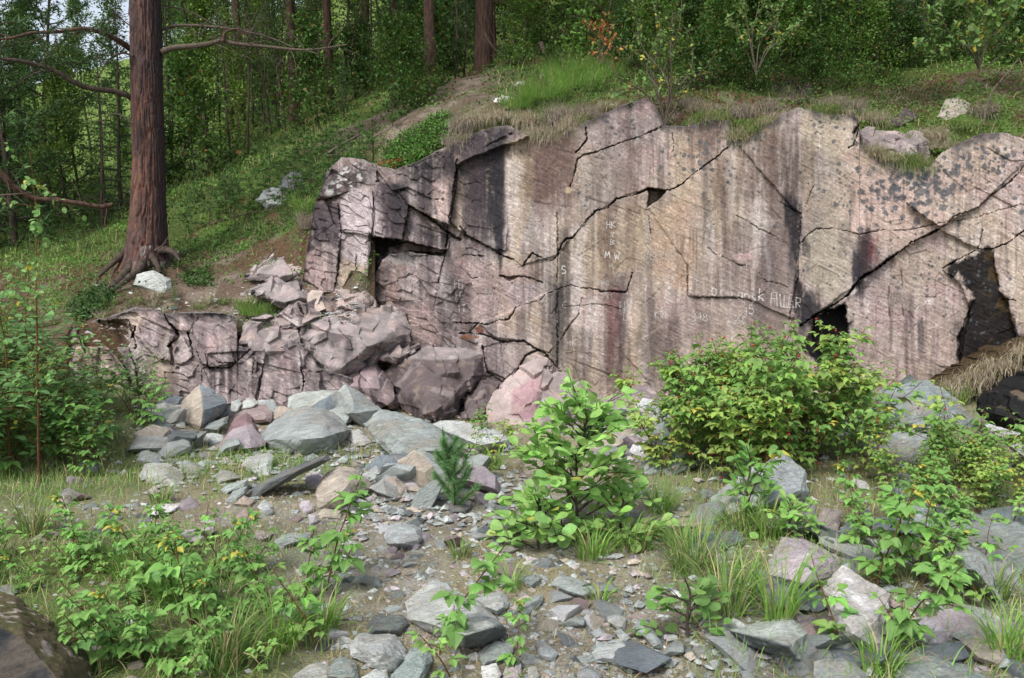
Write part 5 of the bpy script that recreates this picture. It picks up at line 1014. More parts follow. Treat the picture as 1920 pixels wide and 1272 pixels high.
# ---------------- chalk writing on the face ----------------
FONT = {'A': [[(0,0),(.3,1),(.6,0)],[(.12,.4),(.48,.4)]], 'B': [[(0,0),(0,1),(.45,.9),(.45,.6),(0,.52),(.5,.4),(.5,.1),(0,0)]], 'C': [[(.55,.85),(.3,1),(.05,.75),(.05,.25),(.3,0),(.55,.15)]], 'D': [[(0,0),(0,1),(.4,.9),(.55,.5),(.4,.1),(0,0)]],
 'E': [[(.5,1),(0,1),(0,0),(.5,0)],[(0,.5),(.4,.5)]], 'F': [[(.5,1),(0,1),(0,0)],[(0,.5),(.4,.5)]], 'G': [[(.5,.85),(.3,1),(.05,.75),(.05,.25),(.3,0),(.55,.15),(.55,.45),(.35,.45)]], 'H': [[(0,0),(0,1)],[(.5,0),(.5,1)],[(0,.5),(.5,.5)]], 'I': [[(.1,0),(.1,1)]], 'K': [[(0,0),(0,1)],[(.5,1),(0,.45),(.55,0)]],
 'L': [[(0,1),(0,0),(.5,0)]], 'M': [[(0,0),(.12,1),(.35,.35),(.6,1),(.75,0)]], 'N': [[(0,0),(0,1),(.5,0),(.5,1)]], 'O': [[(.3,1),(.05,.75),(.05,.25),(.3,0),(.55,.25),(.55,.75),(.3,1)]], 'P': [[(0,0),(0,1),(.45,.9),(.45,.6),(0,.5)]], 'R': [[(0,0),(0,1),(.45,.9),(.45,.6),(0,.5),(.5,0)]], 'S': [[(.5,.85),(.25,1),(.03,.8),(.1,.58),(.45,.42),(.5,.18),(.25,0),(0,.15)]],
 'T': [[(0,1),(.6,1)],[(.3,1),(.3,0)]], 'V': [[(0,1),(.28,0),(.55,1)]], 'W': [[(0,1),(.2,0),(.38,.6),(.56,0),(.78,1)]], 'X': [[(0,1),(.5,0)],[(.5,1),(0,0)]], 'r': [[(0,0),(0,.6)],[(0,.42),(.2,.6),(.4,.58)]], 'j': [[(.35,.6),(.35,-.2),(.15,-.4),(0,-.25)],[(.35,.82),(.36,.86)]], 'a': [[(.42,.55),(.15,.6),(0,.3),(.12,0),(.4,.1),(.42,.6),(.44,0)]], 'n': [[(0,0),(0,.6)],[(0,.42),(.2,.6),(.4,.45),(.42,0)]],
 's': [[(.35,.55),(.12,.62),(.03,.46),(.33,.22),(.25,.0),(0,.06)]], 'k': [[(0,0),(0,1)],[(.4,.6),(0,.28),(.42,0)]], 'v': [[(0,.6),(.2,0),(.4,.6)]], '0': [[(.28,1),(.03,.7),(.03,.3),(.28,0),(.52,.3),(.52,.7),(.28,1)]], '1': [[(.05,.8),(.22,1),(.22,0)]], '2': [[(.03,.8),(.25,1),(.5,.78),(.4,.5),(0,0),(.55,.02)]], '3': [[(.03,.9),(.3,1),(.48,.78),(.2,.54),(.5,.3),(.3,0),(0,.1)]],
 '5': [[(.5,1),(.08,1),(.05,.58),(.35,.62),(.5,.32),(.3,0),(0,.1)]], '6': [[(.45,.95),(.12,.7),(.03,.25),(.28,0),(.5,.25),(.28,.5),(.06,.35)]], '8': [[(.28,.52),(.05,.76),(.28,1),(.5,.76),(.28,.52),(.02,.25),(.28,0),(.55,.25),(.28,.52)]], '-': [[(0,.45),(.4,.45)]],
 '#': [[(0,0),(.55,.85)],[(.55,0),(0,.85)],[(-.08,.72),(.14,.98)],[(.42,.98),(.64,.72)]], 'h': [[(0,0),(0,1)],[(0,.42),(.2,.6),(.4,.45),(.42,0)]]}
WRITE = [ # text, x, baseline y, height px, advance, slope (rise per px), strength, stroke px
 ('HIN', 1143, 412, 15, .8, 0, .35, 1.7), ('HK', 1137, 428, 13, 1.15, 0, 1, 1.9), ('#', 1145, 446, 11, 1, 0, .9, 2), ('S', 1166, 445, 10, 1, 0, .5, 1.6), ('BK', 1144, 459, 9, 1.0, 0, .8, 1.8), ('MW', 1134, 485, 13, 1.6, -.08, 1, 2.2), ('P', 1143, 505, 11, 1, 0, .6, 1.8), ('VS', 1150, 520, 10, 1, 0, .4, 1.6), ('GABRIEL', 1123, 535, 8, .6, -.02, .6, 1.3),
 ('S', 1053, 514, 15, 1, 0, 1, 2.6), ('v', 1074, 519, 14, 1, 0, .6, 1.8), ('k', 1088, 516, 13, 1, -.1, .7, 2), ('TRIC', 1236, 444, 12, .7, 0, .4, 1.5), ('VALDORF', 1201, 488, 17, .92, 0, .5, 1.5), ('20', 1243, 524, 19, 1.05, 0, .45, 1.6), ('3', 1296, 516, 12, 1, 0, .6, 1.6), ('8', 1300, 530, 13, 1.3, 0, .7, 1.8), ('KTN', 1228, 596, 13, .85, -.12, .75, 1.7), ('3-18', 1296, 603, 16, .72, .0, .8, 1.8),
 ('TR', 1079, 604, 11, .95, 0, .7, 1.7), ('HAP', 1072, 580, 13, .95, 0, .55, 1.6), ('C', 1055, 578, 13, 1.5, 0, .5, 1.6), ('HEF', 852, 541, 16, .8, 0, .5, 2), ('HE', 855, 562, 14, .9, 0, .45, 2), ('HI', 861, 585, 16, .9, 0, .6, 2.1), ('Ih', 907, 560, 22, .5, 0, .6, 2), ('III', 925, 592, 20, .7, 0, .6, 2.2), ('X', 918, 566, 12, 1, 0, .5, 1.8), ('L', 942, 585, 16, .8, 0, .4, 1.7), ('C', 1010, 588, 12, 1, 0, .4, 2), ('MINE', 1063, 649, 9, .62, 0, .55, 1.4),
 ('O', 1334, 555, 15, .9, 0, 1, 2.8), ('r', 1351, 553, 16, 1, 0, .9, 2.6), ('j', 1366, 557, 17, 1, 0, .9, 2.6), ('a', 1383, 561, 20, 1, 0, 1, 2.8), ('n', 1396, 562, 19, 1, 0, .9, 2.6), ('s', 1409, 566, 20, 1, 0, .9, 2.4), ('k', 1423, 563, 21, 1, 0, 1, 2.6), ('FILLE', 1446, 573, 23, .56, -.1, .85, 2.4), ('R', 1492, 577, 18, .8, 0, .7, 2.2),
 ('20', 1376, 607, 15, .95, .35, .8, 2), ('15', 1396, 593, 17, .8, .5, .85, 2.2), ('II', 1160, 585, 20, .8, 0, .5, 1.8), ('L', 1170, 600, 22, .6, 0, .4, 2), ('MH', 1130, 560, 14, 1.2, 0, .35, 1.5), ('1', 1315, 560, 16, 1, 0, .5, 1.7), ('I', 1292, 554, 14, 1, 0, .6, 1.8), ('E', 1235, 560, 13, 1, 0, .25, 1.5), ('N', 1262, 560, 14, 1, 0, .25, 1.5), ('k', 1100, 490, 10, 1, 0, .35, 1.5), ('C', 1334, 520, 9, 1, 0, .5, 1.5)]
def face_pt(px, py):
    A, rp, bp, V, nr, nc = CL; fx = np.clip((px-A[0])/(A[1]-A[0]), 0, nc-1.001); i = fx.astype(int); u = (fx-i)[:, None]
    def col(ii):
        t = np.clip((bp[ii]-py)/(bp[ii]-rp[ii]), 0, .999)*(nr-1); j = t.astype(int); w_ = (t-j)[:, None]; return V[j, ii]*(1-w_)+V[j+1, ii]*w_
    return col(i)*(1-u)+col(i+1)*u
def chalk():
    rr = np.random.default_rng(12); Vs = []; Fs = []; Cs = []; n = 0
    for text, x0, y0, h, adv, slope, st, wpx in WRITE:
        st *= .95
        for ci, ch in enumerate(text):
            wd = max(p[0] for s_ in FONT[ch] for p in s_)+.25
            ox = x0+ci*h*adv*(.62 if ch not in 'MW' else .85); oy = y0-(ox-x0)*slope
            for s_ in FONT[ch]:
                p = smooth_line([(a*h*1.0, -b*h) for a, b in s_], max(3, len(s_)*3)) if len(s_) > 2 and ch in 'CGOSabjnsrh023568k' else np.array([(a*h, -b*h) for a, b in s_], float)
                p = p+np.array([ox, oy])+rr.normal(size=p.shape)*.035*h
                L = np.r_[0, np.cumsum(np.hypot(*np.diff(p, axis=0).T))]; m_ = max(int(L[-1]/.9), 3); t = np.linspace(0, L[-1], m_); q = np.stack([np.interp(t, L, p[:, 0]), np.interp(t, L, p[:, 1])], 1)
                d = np.gradient(q, axis=0); d /= np.maximum(np.hypot(d[:, 0], d[:, 1]), 1e-6)[:, None]; nn = np.stack([-d[:, 1], d[:, 0]], 1)
                for strand in range(3):
                    off = (strand-1)*wpx*.33+.12*rr.normal(size=m_); w_ = wpx*(.15+.14*rr.random(m_))*(.7+.3*st)
                    a = q+nn*(off-w_/2)[:, None]; b = q+nn*(off+w_/2)[:, None]
                    pa = face_pt(a[:, 0], a[:, 1]); pb = face_pt(b[:, 0], b[:, 1]); pa[:, 1] -= .005; pb[:, 1] -= .005
                    keep = rr.random(m_-1) < .35+.6*st; idx = np.nonzero(keep)[0]
                    Vs.append(np.stack([pa, pb], 1).reshape(-1, 3)); Fs.append(np.stack([2*idx, 2*idx+1, 2*idx+3, 2*idx+2], -1)+n); n += 2*m_
                    Cs.append(np.broadcast_to(np.array(sRGB(190, 184, 180))*(.62+.5*st), (2*m_, 3)))
    o = mesh_np('chalk_writing', np.concatenate(Vs), [np.concatenate(Fs)], MROCK, cliff, {'Col': np.concatenate(Cs), 'wet': np.zeros(n)}, smooth=False)
    o['label'] = 'white chalk names, initials and dates scrawled on the rock face'
chalk()
# ---------------- the big pine at the left ----------------
def PX(pts, Y):   # polyline given as photo pixels with distances
    return np.array([P(a, b, (Y if np.isscalar(Y) else y)) for (a, b), y in zip(pts, [Y]*len(pts) if np.isscalar(Y) else Y)])
def big_pine():
    Yp = 10.6; root = empty('pine_tree', tuple(P(275, 480, Yp)-np.array([0, 0, .1]))); o0 = np.array(root.location)
    ctr = [(-1300, 268), (-600, 270), (0, 272), (200, 276), (300, 279), (400, 278), (450, 277), (480, 276), (520, 274)]
    wid = [(-1300, 22), (-600, 42), (0, 57), (200, 60), (300, 60), (380, 66), (430, 73), (460, 80), (490, 94), (520, 112)]
    ys_ = np.concatenate([np.arange(525, -5, -1.6), np.arange(-5, -1300, -12)]); nr = len(ys_); nc = 150
    th = np.linspace(0, 2*math.pi, nc, endpoint=False)
    cx = interp(ys_, ctr[::1]); r_ = interp(ys_, wid)/2*Yp/FPX*.93
    c3 = np.array([P(a, b, Yp) for a, b in zip(cx, ys_)])
    A, Hh = np.meshgrid(th, c3[:, 2]); ca, sa = np.cos(A), np.sin(A)
    flare = np.clip((P(275, 455, Yp)[2]-Hh)/.35, 0, 1.2)
    rr = r_[:, None]*(1+flare**2*.34*(np.cos(A*5+1.0)*.5+.3*np.cos(A*3)))
    uu = ca*3.2; vv = sa*3.2
    w1 = vnoise(ca*2+7, Hh*1.3, sa*2, seed=4)*.5
    pl = np.abs(vnoise(ca*9+w1, Hh*2.6, sa*9+w1, seed=5)); pl2 = np.abs(vnoise(ca*17, Hh*6, sa*17, seed=6))
    fur = 1-sstep(.0, .22, pl); fur2 = 1-sstep(0, .25, pl2); low = sstep(5, 2.5, Hh) if False else 1-sstep(2.8, 5.5, Hh)
    d = -.022*fur-.010*fur2+.010*fbm(ca*12, Hh*10, sa*12, oct=3, seed=7)
    rr = rr+d
    V = np.stack([c3[:, 0][:, None]+rr*ca, Yp+rr*sa, Hh], -1)
    g = fbm(ca*7, Hh*5, sa*7, oct=4, seed=8); GREYB = np.array(sRGB(74, 64, 64)); RED = np.array(sRGB(100, 66, 54)); ORG = np.array(sRGB(122, 88, 72)); BLK = np.array(sRGB(42, 36, 38))
    C = np.broadcast_to(GREYB, V.shape).reshape(-1, 3).copy()
    f = lambda x: x.ravel()
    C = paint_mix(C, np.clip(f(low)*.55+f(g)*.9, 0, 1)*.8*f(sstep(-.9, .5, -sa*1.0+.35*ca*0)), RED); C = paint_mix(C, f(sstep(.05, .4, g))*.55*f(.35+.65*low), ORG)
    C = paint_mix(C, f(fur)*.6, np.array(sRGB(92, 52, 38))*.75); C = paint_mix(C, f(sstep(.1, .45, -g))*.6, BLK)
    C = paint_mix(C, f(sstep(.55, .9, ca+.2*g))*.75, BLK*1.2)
    wh = sstep(.1, .4, fbm(ca*14, Hh*14, sa*14, oct=3, seed=9))*(Hh < P(275, 462, Yp)[2])*sstep(-.4, .6, ca)
    C = paint_mix(C, f(wh)*.8, np.array(sRGB(150, 146, 142)))
    i = np.arange(nr*nc).reshape(nr, nc); j = np.roll(i, -1, 1); F = np.stack([i[:-1], j[:-1], j[1:], i[1:]], -1).reshape(-1, 4)
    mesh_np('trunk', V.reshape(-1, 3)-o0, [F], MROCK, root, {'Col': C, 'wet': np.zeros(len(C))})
    tb = TB(); rt = TB(); lb = LB(); r = np.random.default_rng(4)
    for pts, ys2, ra, rb in [  # roots running down the bank
        ([(262, 478), (245, 500), (225, 525), (195, 548), (170, 566)], [10.5, 10.3, 10.05, 9.8, 9.6], .085, .02), ([(270, 485), (262, 505), (240, 522), (212, 545)], [10.4, 10.2, 9.95, 9.8], .07, .02),
        ([(245, 462), (225, 482), (205, 500), (185, 520)], [10.6, 10.4, 10.3, 10.2], .06, .015), ([(300, 470), (318, 470), (330, 478), (338, 490)], [10.5, 10.3, 10.2, 10.1], .06, .015), ([(285, 480), (295, 498), (300, 512)], [10.4, 10.2, 10.1], .05, .02)]:
        q = smooth_line(PX(pts, ys2), 16); q[:, 2] = np.minimum(q[:, 2], hill(q[:, 0], q[:, 1])+.05) if False else q[:, 2]; rt.add(q-o0, np.linspace(ra, rb, 16)*(1+.15*np.sin(np.arange(16)*2.3)), 8)
    rt.build('roots', MBARKD, root)
    def limb(pts, ys2, ra, rb, mat, twigs=6, name='branch', tl=.5, green=0, droop=-.1):
        q = smooth_line(PX(pts, ys2), 30); t_ = TB(); t_.add(q-o0, np.linspace(ra, rb, 30), 8); leafp = []
        for k in range(twigs):
            s_ = int(8+20*r.random()); tw = curve(q[s_]-o0, nrm(q[min(s_+1, 29)]-q[s_])*.6+rdir(r, 1)[0], tl*(.5+r.random()), 7, (0, 0, droop), .2, r); t_.add(tw, np.linspace(rb*.7, .0025, 8), 4)
            for _ in range(2): t2 = curve(tw[3+int(3*r.random())], rdir(r, 1)[0], tl*.5, 5, (0, 0, droop), .2, r); t_.add(t2, np.linspace(.004, .002, 6), 3); leafp.append(t2)
            leafp.append(tw)
        b = t_.build(name, mat, root)
        if green:
            for e in leafp:
                n = green; t = (.3+.7*r.random(n))*(len(e)-1); k = np.minimum(t.astype(int), len(e)-2); u = (t-k)[:, None]; p = e[k]*(1-u)+e[k+1]*u
                nl = .065*(.7+.6*r.random(n)); lb.add(T_NDL, p, nrm(nrm(e[k+1]-e[k])*.8+rdir(r, n)), rdir(r, n), nl, nl*.13, rcol(r, sRGB(56, 80, 42), n))
    limb([(252, 192), (240, 180), (210, 171), (170, 166), (140, 155), (100, 132), (50, 117), (0, 110), (-60, 100)], [10.6, 10.5, 10.4, 10.3, 10.2, 10.1, 10, 9.9, 9.8], .042, .02, MBARKD, 5, tl=.4)
    limb([(248, 95), (225, 78), (200, 66), (180, 58), (150, 54), (110, 60), (60, 62), (20, 72), (-30, 74)], [10.6, 10.4, 10.2, 10.1, 10, 10, 9.9, 9.8, 9.7], .04, .012, MBARKP, 14, tl=.55, green=70)
    limb([(303, 98), (325, 90), (360, 87), (395, 82), (418, 76), (440, 82), (480, 86), (520, 90), (560, 94), (600, 92), (650, 84)], 10.6, .042, .01, MTWIG, 18, tl=.45, green=0)
    limb([(303, 56), (325, 49), (360, 48), (400, 51), (440, 56), (480, 64), (520, 76), (550, 90)], 10.75, .024, .008, MTWIG, 14, tl=.45)
    limb([(418, 78), (422, 62), (440, 55), (455, 58), (450, 70)], 10.55, .018, .006, MBARKP, 3, tl=.25)
    limb([(250, 52), (235, 42), (222, 30), (205, 22)], 10.3, .01, .005, MBARKD, 4, tl=.25); limb([(250, 105), (228, 100), (205, 112), (190, 135), (180, 150)], 10.4, .014, .005, MBARKD, 5, tl=.3)
    limb([(250, 232), (235, 220), (215, 214), (200, 222), (195, 235)], 10.3, .012, .004, MTWIG, 3, tl=.2); limb([(300, 10), (350, 20), (400, 45), (430, 60)], 10.9, .012, .004, MTWIG, 8, tl=.5); limb([(290, 470), (305, 460), (315, 445)], 10.3, .012, .004, MTWIG, 2, tl=.1)
    # crown high above the picture
    top = c3[-1]
    cr = TB()
    for k in range(70):
        z = 7.2+6.5*(k/70); az = k*2.4; L = 2.6*(1-((k/70)-.35)**2)*(.7+.5*r.random()); xi = np.interp(z, c3[:, 2], c3[:, 0])
        e = curve(np.array([xi, Yp, z])-o0, (math.cos(az), math.sin(az), .15), L, 6, (0, 0, .2), .12, r); cr.add(e, np.linspace(.05, .01, 7), 4)
        for j in range(9):
            tw = curve(e[2+int(4*r.random())], rdir(r, 1, .2)[0], .7, 3, (0, 0, .3), .1, r); n = 45; t = r.random(n)*3; kk = np.minimum(t.astype(int), 2); u = (t-kk)[:, None]; p = tw[kk]*(1-u)+tw[kk+1]*u
            lb.add(T_NDL, p, rdir(r, n), rdir(r, n), .12, .022, rcol(r, sRGB(56, 80, 42), n))
    cr.build('upper_branches', MBARKP, root); lb.build('crown', MNEED, root)
    tag(root, 'big old pine with furrowed reddish bark and bare limbs, on the bank at the left', 'tree')
big_pine()

# ---------------- forest ----------------
used = set()
PINE = [conifer(60+i, 13, .19, 2.0, sRGB(54, 78, 38), low=.42, dens=.55, kind='pine', name='pine_tree', mat=MBARKP, needle=.11, dead=16) for i in range(2)]
SPR = [conifer(70+i, 5.2, .055, 1.15, sRGB(44, 72, 34), low=.02, dens=.8, needle=.055, name='spruce_tree') for i in range(2)]
YP = [conifer(76+i, 3.6, .04, 1.0, sRGB(66, 96, 46), low=.05, dens=.9, kind='pine', name='young_pine', needle=.08) for i in range(2)]
DEC = [decid(80+i, h, .05, s_, int(n*.72), .08, c, sRGB(150, 140, 50), .03, name='birch_tree') for i, (h, s_, n, c) in enumerate([(6.2, 1.25, 9000, sRGB(98, 138, 60)), (5, 1.3, 8000, sRGB(136, 170, 74)), (7.2, 1.5, 11000, sRGB(72, 106, 50))])]
THIN = [decid(90+i, 6.5, .035, .75, 1700, .055, sRGB(80, 114, 46), name='thin_sapling', low=.35) for i in range(2)]
BSH = [decid(95+i, h, .015, s_, int(n*.7), .058, c, sRGB(150, 110, 50), .03, low=.02, name='forest_shrub', cat='shrub') for i, (h, s_, n, c) in enumerate([(1.5, .8, 3800, sRGB(90, 128, 52)), (1.1, .85, 3600, sRGB(72, 108, 44)), (1.9, .9, 4200, sRGB(106, 144, 58))])]
JUN = [conifer(99+i, .9, .012, .55, sRGB(82, 114, 54), low=0, dens=1.9, needle=.07, name='juniper_bush', cat='shrub') for i in range(2)]
for l_, t_ in ((PINE, 'forest pine with a bare lower trunk standing on the wooded slope'), (SPR, 'dense green spruce between the trunks on the wooded slope'), (YP, 'young pine with soft green needles on the wooded slope'), (DEC, 'leafy green birch in the forest above the rock face'), (THIN, 'thin bare-stemmed sapling in the forest above the rock face'), (BSH, 'leafy green bush under the trees on the wooded slope'), (JUN, 'low prickly juniper growing on the slope')):
    for o in l_: o['label'] = t_
def put(lst, px, Y, sc=1., dz=0., label=None, group=None, i=None, rz=None):
    p = HP(px, Y, dz); k = (int(px*7+Y*13) if i is None else i) % len(lst)
    return once(lst[k], used, tuple(p), (px*1.7+Y) % 6.28 if rz is None else rz, sc, label, group)
GP = 'forest pines'; GB = 'forest birches'; GS = 'forest spruces'; GY = 'young pines'; GT = 'thin saplings'; GH = 'forest bushes'; GJ = 'junipers on the slope'
# named trunks
for px, Y, sc, lab in [(806, 13.3, .55, 'pine trunk with a red-orange foot at the brow, right of the slim reddish trunk'), (905, 14.8, .95, 'thickest dark pine trunk of the forest, above the dry brown heap'), (555, 20, .75, 'straight pine trunk at the edge of the forest above the green slope'),
    (620, 22, .75, 'slim red-brown pine trunk right of the one at the forest edge'), (1013, 17.5, .85, 'dark pine trunk behind the grassy brow'), (1108, 17.5, 1.05, 'leaning dark pine trunk at the top behind the rust-tipped bush'), (741, 14.5, .3, 'slim reddish trunk left of the red-footed pine'),
    (1355, 13.5, .38, 'thin pine trunk rising behind the rim, right of centre'), (922, 19, .8, 'pine trunk half hidden behind the thickest one'), (437, 24, .7, 'left of two dark trunks right of the big pine'), (457, 23, .8, 'right of two dark trunks right of the big pine'), (1510, 16, .5, 'dark slender pine in the shade of the right hand woods')]:
    put(PINE, px, Y, sc, label=lab)
r = np.random.default_rng(8)
for px, Y, sc in [(690, 26, .9), (520, 27, .6), (770, 24, .7), (980, 24, .9), (1060, 26, .8), (1180, 20, .8), (1250, 24, .9), (1420, 19, .8), (1600, 18, .7), (1720, 17, .8), (1850, 16, .8), (1960, 15, .8), (380, 30, .8), (490, 32, .9), (-250, 15, .9), (-480, 13, .9), (840, 29, .9), (1330, 27, .9), (1660, 25, 1)]: put(PINE, px, Y, sc, group=GP)
for px, Y, sc in [(205, 14.2, .62), (235, 15.5, .8), (330, 17, .9), (700, 22, .8), (600, 27, 1.), (860, 20, .8), (1180, 15.5, .55), (1560, 14.5, .8), (1640, 15.5, 1.), (1700, 14.2, .7), (1480, 18, 1.1), (1600, 13.6, .5), (30, 17, .9), (-80, 16, 1.), (930, 27, 1.2), (1280, 22, 1.1), (1780, 19, 1.3), (1560, 20, 1.3), (390, 21, .8)]: put(SPR, px, Y, sc, group=GS)
for px, Y, sc in [(40, 13, 1.5), (-60, 12.5, 1.7), (100, 15, 1.6), (970, 17, .7), (1060, 19, .8), (1300, 14, .5), (1390, 12.6, .45), (500, 22, .8), (1150, 14, .45), (0, 14.5, 1.9), (-160, 13.5, 1.8), (650, 17, .35), (870, 17, .6), (1440, 13.4, .8)]: put(YP, px, Y, sc, group=GY)
for px, Y, sc in [(140, 14.5, .62), (165, 16, .7), (110, 19, .8), (400, 18, .85), (350, 22, 1), (460, 27, 1.1), (520, 24, .9), (580, 30, 1.2), (650, 25, 1.), (720, 28, 1.2), (760, 19, .7), (830, 24, 1.), (1000, 30, 1.3), (1150, 24, 1.), (1230, 17, .7), (1310, 18, .8), (1400, 15, .62), (1450, 22, 1), (1530, 16, .6), (1820, 15, .7), (1750, 16, .7), (1900, 14, .6), (1880, 20, 1.1), (1680, 21, 1.1), (420, 34, 1.3), (300, 30, 1.1), (250, 26, 1.), (40, 26, .9), (-60, 22, 1.), (600, 38, 1.5), (500, 38, 1.4), (700, 36, 1.5), (1100, 33, 1.4), (900, 36, 1.5), (1250, 32, 1.4), (1500, 28, 1.4), (380, 42, 1.5), (180, 36, 1.2), (1980, 13, .7), (330, 36, 1.5), (1400, 30, 1.5), (1750, 27, 1.4), (1860, 26, 1.4), (-150, 30, 1.3), (470, 20, .6), (60, 42, 1.3), (800, 40, 1.6), (1200, 40, 1.6)]: put(DEC, px, Y, sc, group=GB)
for k in range(46): px = r.uniform(320, 780) if k < 26 else r.uniform(780, 1900); put(THIN, px, r.uniform(16, 30), r.uniform(.6, 1.1), group=GT)
for px, Y, sc in [(1480, 13.6, .8), (1530, 13.4, .9), (1590, 13.8, .9), (1650, 13.4, .8), (1720, 13.8, 1.), (1440, 14.5, .8), (1560, 12.9, .6), (1680, 12.9, .6), (560, 24, .9), (660, 24, .9), (740, 22, .8), (480, 22, .7), (420, 19, .6), (200, 13.4, .5), (15, 15, .8), (60, 19, 1.)]: put(SPR, px, Y, sc, group=GS)
for k in range(70): px = r.uniform(-100, 2000); Y = r.uniform(12.5, 26) if px > 750 else r.uniform(15.5, 30); put(BSH, px, Y, r.uniform(.7, 1.6), group=GH)
for px, Y, sc in [(1250, 10.9, .5), (1300, 10.9, .6), (1330, 11.3, .7), (1400, 11, .55), (1450, 11.2, .6), (1520, 11, .5), (1580, 11.2, .6), (1470, 12, 1), (1560, 12.2, .9), (1640, 11.6, .6), (1380, 12, .9), (1700, 12.2, .7), (1760, 12.4, .8), (1850, 12, .8), (1900, 11.6, .7), (1230, 12.2, .8), (1170, 12.6, .8), (1290, 12.8, 1.1), (1030, 12.7, .35), (1620, 12.6, 1.), (1500, 12.8, 1.3), (1430, 12.4, 1.2)]: put(BSH, px, Y, sc, group=GH)
jn = 0
for k in range(200):
    px = r.uniform(330, 760); py = r.uniform(215, 425)
    if py < 385-(px-330)*.38 or py > 440-(px-330)*.16+r.normal()*8 or px > 690 and py > 250: continue
    g = HG(px, py); o = once(JUN[k % 2], used, tuple(g), r.random()*6, r.uniform(.35, .8), group=GJ); jn += 1
for px, py, sc in [(700, 275, .35), (690, 290, .3), (715, 290, .3), (150, 470, .6), (60, 440, .9), (100, 400, .9), (350, 440, .45), (170, 420, .7)]:
    g = HG(px, py); once(JUN[0], used, tuple(g), px, sc, group=GJ)
# fallen limb and dead wood at the left
def dead(pts, ys2, ra, rb, lab, name='dead_branch', tw=8, tl=.4, mat=None, seed=1, cat='branch'):
    rr = np.random.default_rng(seed); q = smooth_line(PX(pts, ys2), 26); t = TB(); o0 = q[0].copy(); q = q-o0; t.add(q, np.linspace(ra, rb, 26)*(1+.08*np.sin(np.arange(26)*1.7)), 8)
    for k in range(tw): t.add(curve(q[int(3+22*rr.random())], rdir(rr, 1, .3)[0], tl*(.4+rr.random()), 6, (0, 0, -.2), .2, rr), np.linspace(min(rb, .008), .002, 7), 4)
    o = t.build(name, mat or MTWIG); o.location = o0; return tag(o, lab, cat)
dead([(-30, 290), (0, 322), (25, 350), (45, 366), (70, 374), (110, 376), (150, 382), (190, 388), (212, 384)], [11.5, 11.6, 11.7, 11.8, 11.9, 12, 12.1, 12.2, 12.3], .05, .035, 'fallen pine limb lying crooked across the grass at the left', 'fallen_branch', 12, .45, MBARKP)
dead([(-20, 368), (20, 365), (60, 362)], 11.7, .014, .008, 'grey stick beside the fallen limb', 'fallen_branch', 4)
dead([(615, 288), (640, 272), (665, 258), (690, 246), (700, 240)], [10.6, 10.7, 10.8, 10.9, 11], .02, .006, 'dry grey branch lying on the slope left of the face top', 'dead_branch', 16, .3, seed=3)
dead([(612, 292), (630, 290), (645, 278)], 10.55, .01, .004, 'short dry stick in front of the grey branch on the slope', tw=3, tl=.1)
dead([(745, 246), (760, 238), (776, 236)], 11.2, .022, .01, 'broken grey stick on the bare brow', tw=1, tl=.1)
dead([(906, 60), (925, 90), (950, 108), (975, 112)], 14.2, .02, .006, 'dead bough hanging beside the thickest pine trunk', tw=8, tl=.7, seed=5)
dead([(1844, 236), (1850, 200), (1862, 170), (1876, 152), (1895, 130), (1908, 112)], [9.5, 9.6, 9.7, 9.8, 9.9, 10], .012, .006, 'bleached stick leaning over the rim at the right', tw=3, tl=.15, seed=6)
dead([(1013, 80), (1020, 96), (1030, 112)], 14, .05, .03, 'splintered grey stump among the brow grass', 'tree_stump', 2, .1, cat='stump')
dead([(770, 1062), (785, 1048), (800, 1036), (832, 1013)], [4.05, 4.15, 4.25, 4.45], .006, .003, 'thin dark twig lying slantwise on the gravel', 'twig', 1, .05, MSTEM, cat='twig')
dead([(672, 1052), (710, 1040), (750, 1038), (795, 1039)], [4.15, 4.22, 4.24, 4.23], .004, .003, 'long thin twig lying flat on the gravel', 'twig', 1, .05, MSTEM, cat='twig')
dead([(365, 976), (385, 967), (410, 968), (437, 966)], [4.85, 4.92, 4.92, 4.94], .008, .005, 'dark curved stick on the dry ground left of centre', 'twig', 1, .05, MBARKD, cat='twig')
# bush on the rim with bare grey stems
def rim_bush(px, py, Y, ends, lab, leafn=14, seed=1, col=sRGB(86, 118, 44), r0=.016, rust=False, name='rim_bush', lf=.05):
    rr = np.random.default_rng(seed); o0 = P(px, py, Y); root = empty(name, tuple(o0)); tb = TB(); lb = LB()
    for (ex, ey, ed) in ends:
        e = P(ex, ey, Y+ed); m1 = o0+(e-o0)*.33+rr.normal(size=3)*.05-np.array([(e-o0)[0]*.08, 0, 0]); m2 = o0+(e-o0)*.66+rr.normal(size=3)*.07; q = smooth_line([o0, m1, m2, e], 14)-o0; tb.add(q, np.linspace(r0, .003, 14), 6)
        for k in range(7):
            s_ = 4+int(9*rr.random()); tw = curve(q[s_], nrm(q[s_]-q[s_-1])+rdir(rr, 1)[0]*.8, .22+.2*rr.random(), 5, (0, 0, .1), .15, rr); tb.add(tw, np.linspace(.004, .0015, 6), 4)
            n = leafn; t = (.2+.8*rr.random(n))*5; kk = np.minimum(t.astype(int), 4); u = (t-kk)[:, None]; p = tw[kk]*(1-u)+tw[kk+1]*u+rr.normal(size=(n, 3))*.012
            s2 = lf*(.7+.6*rr.random(n)); lb.add(T_OV, p, rdir(rr, n), nrm(rr.normal(size=(n, 3))*.5+np.array([0, -.3, 1])), s2, s2*.75, rcol(rr, col, n, .2, sRGB(176, 160, 50), .08), .15)
    tb.build('stems', MTWIG, root); lb.build('leaves', MLEAF, root); return tag(root, lab, 'shrub')
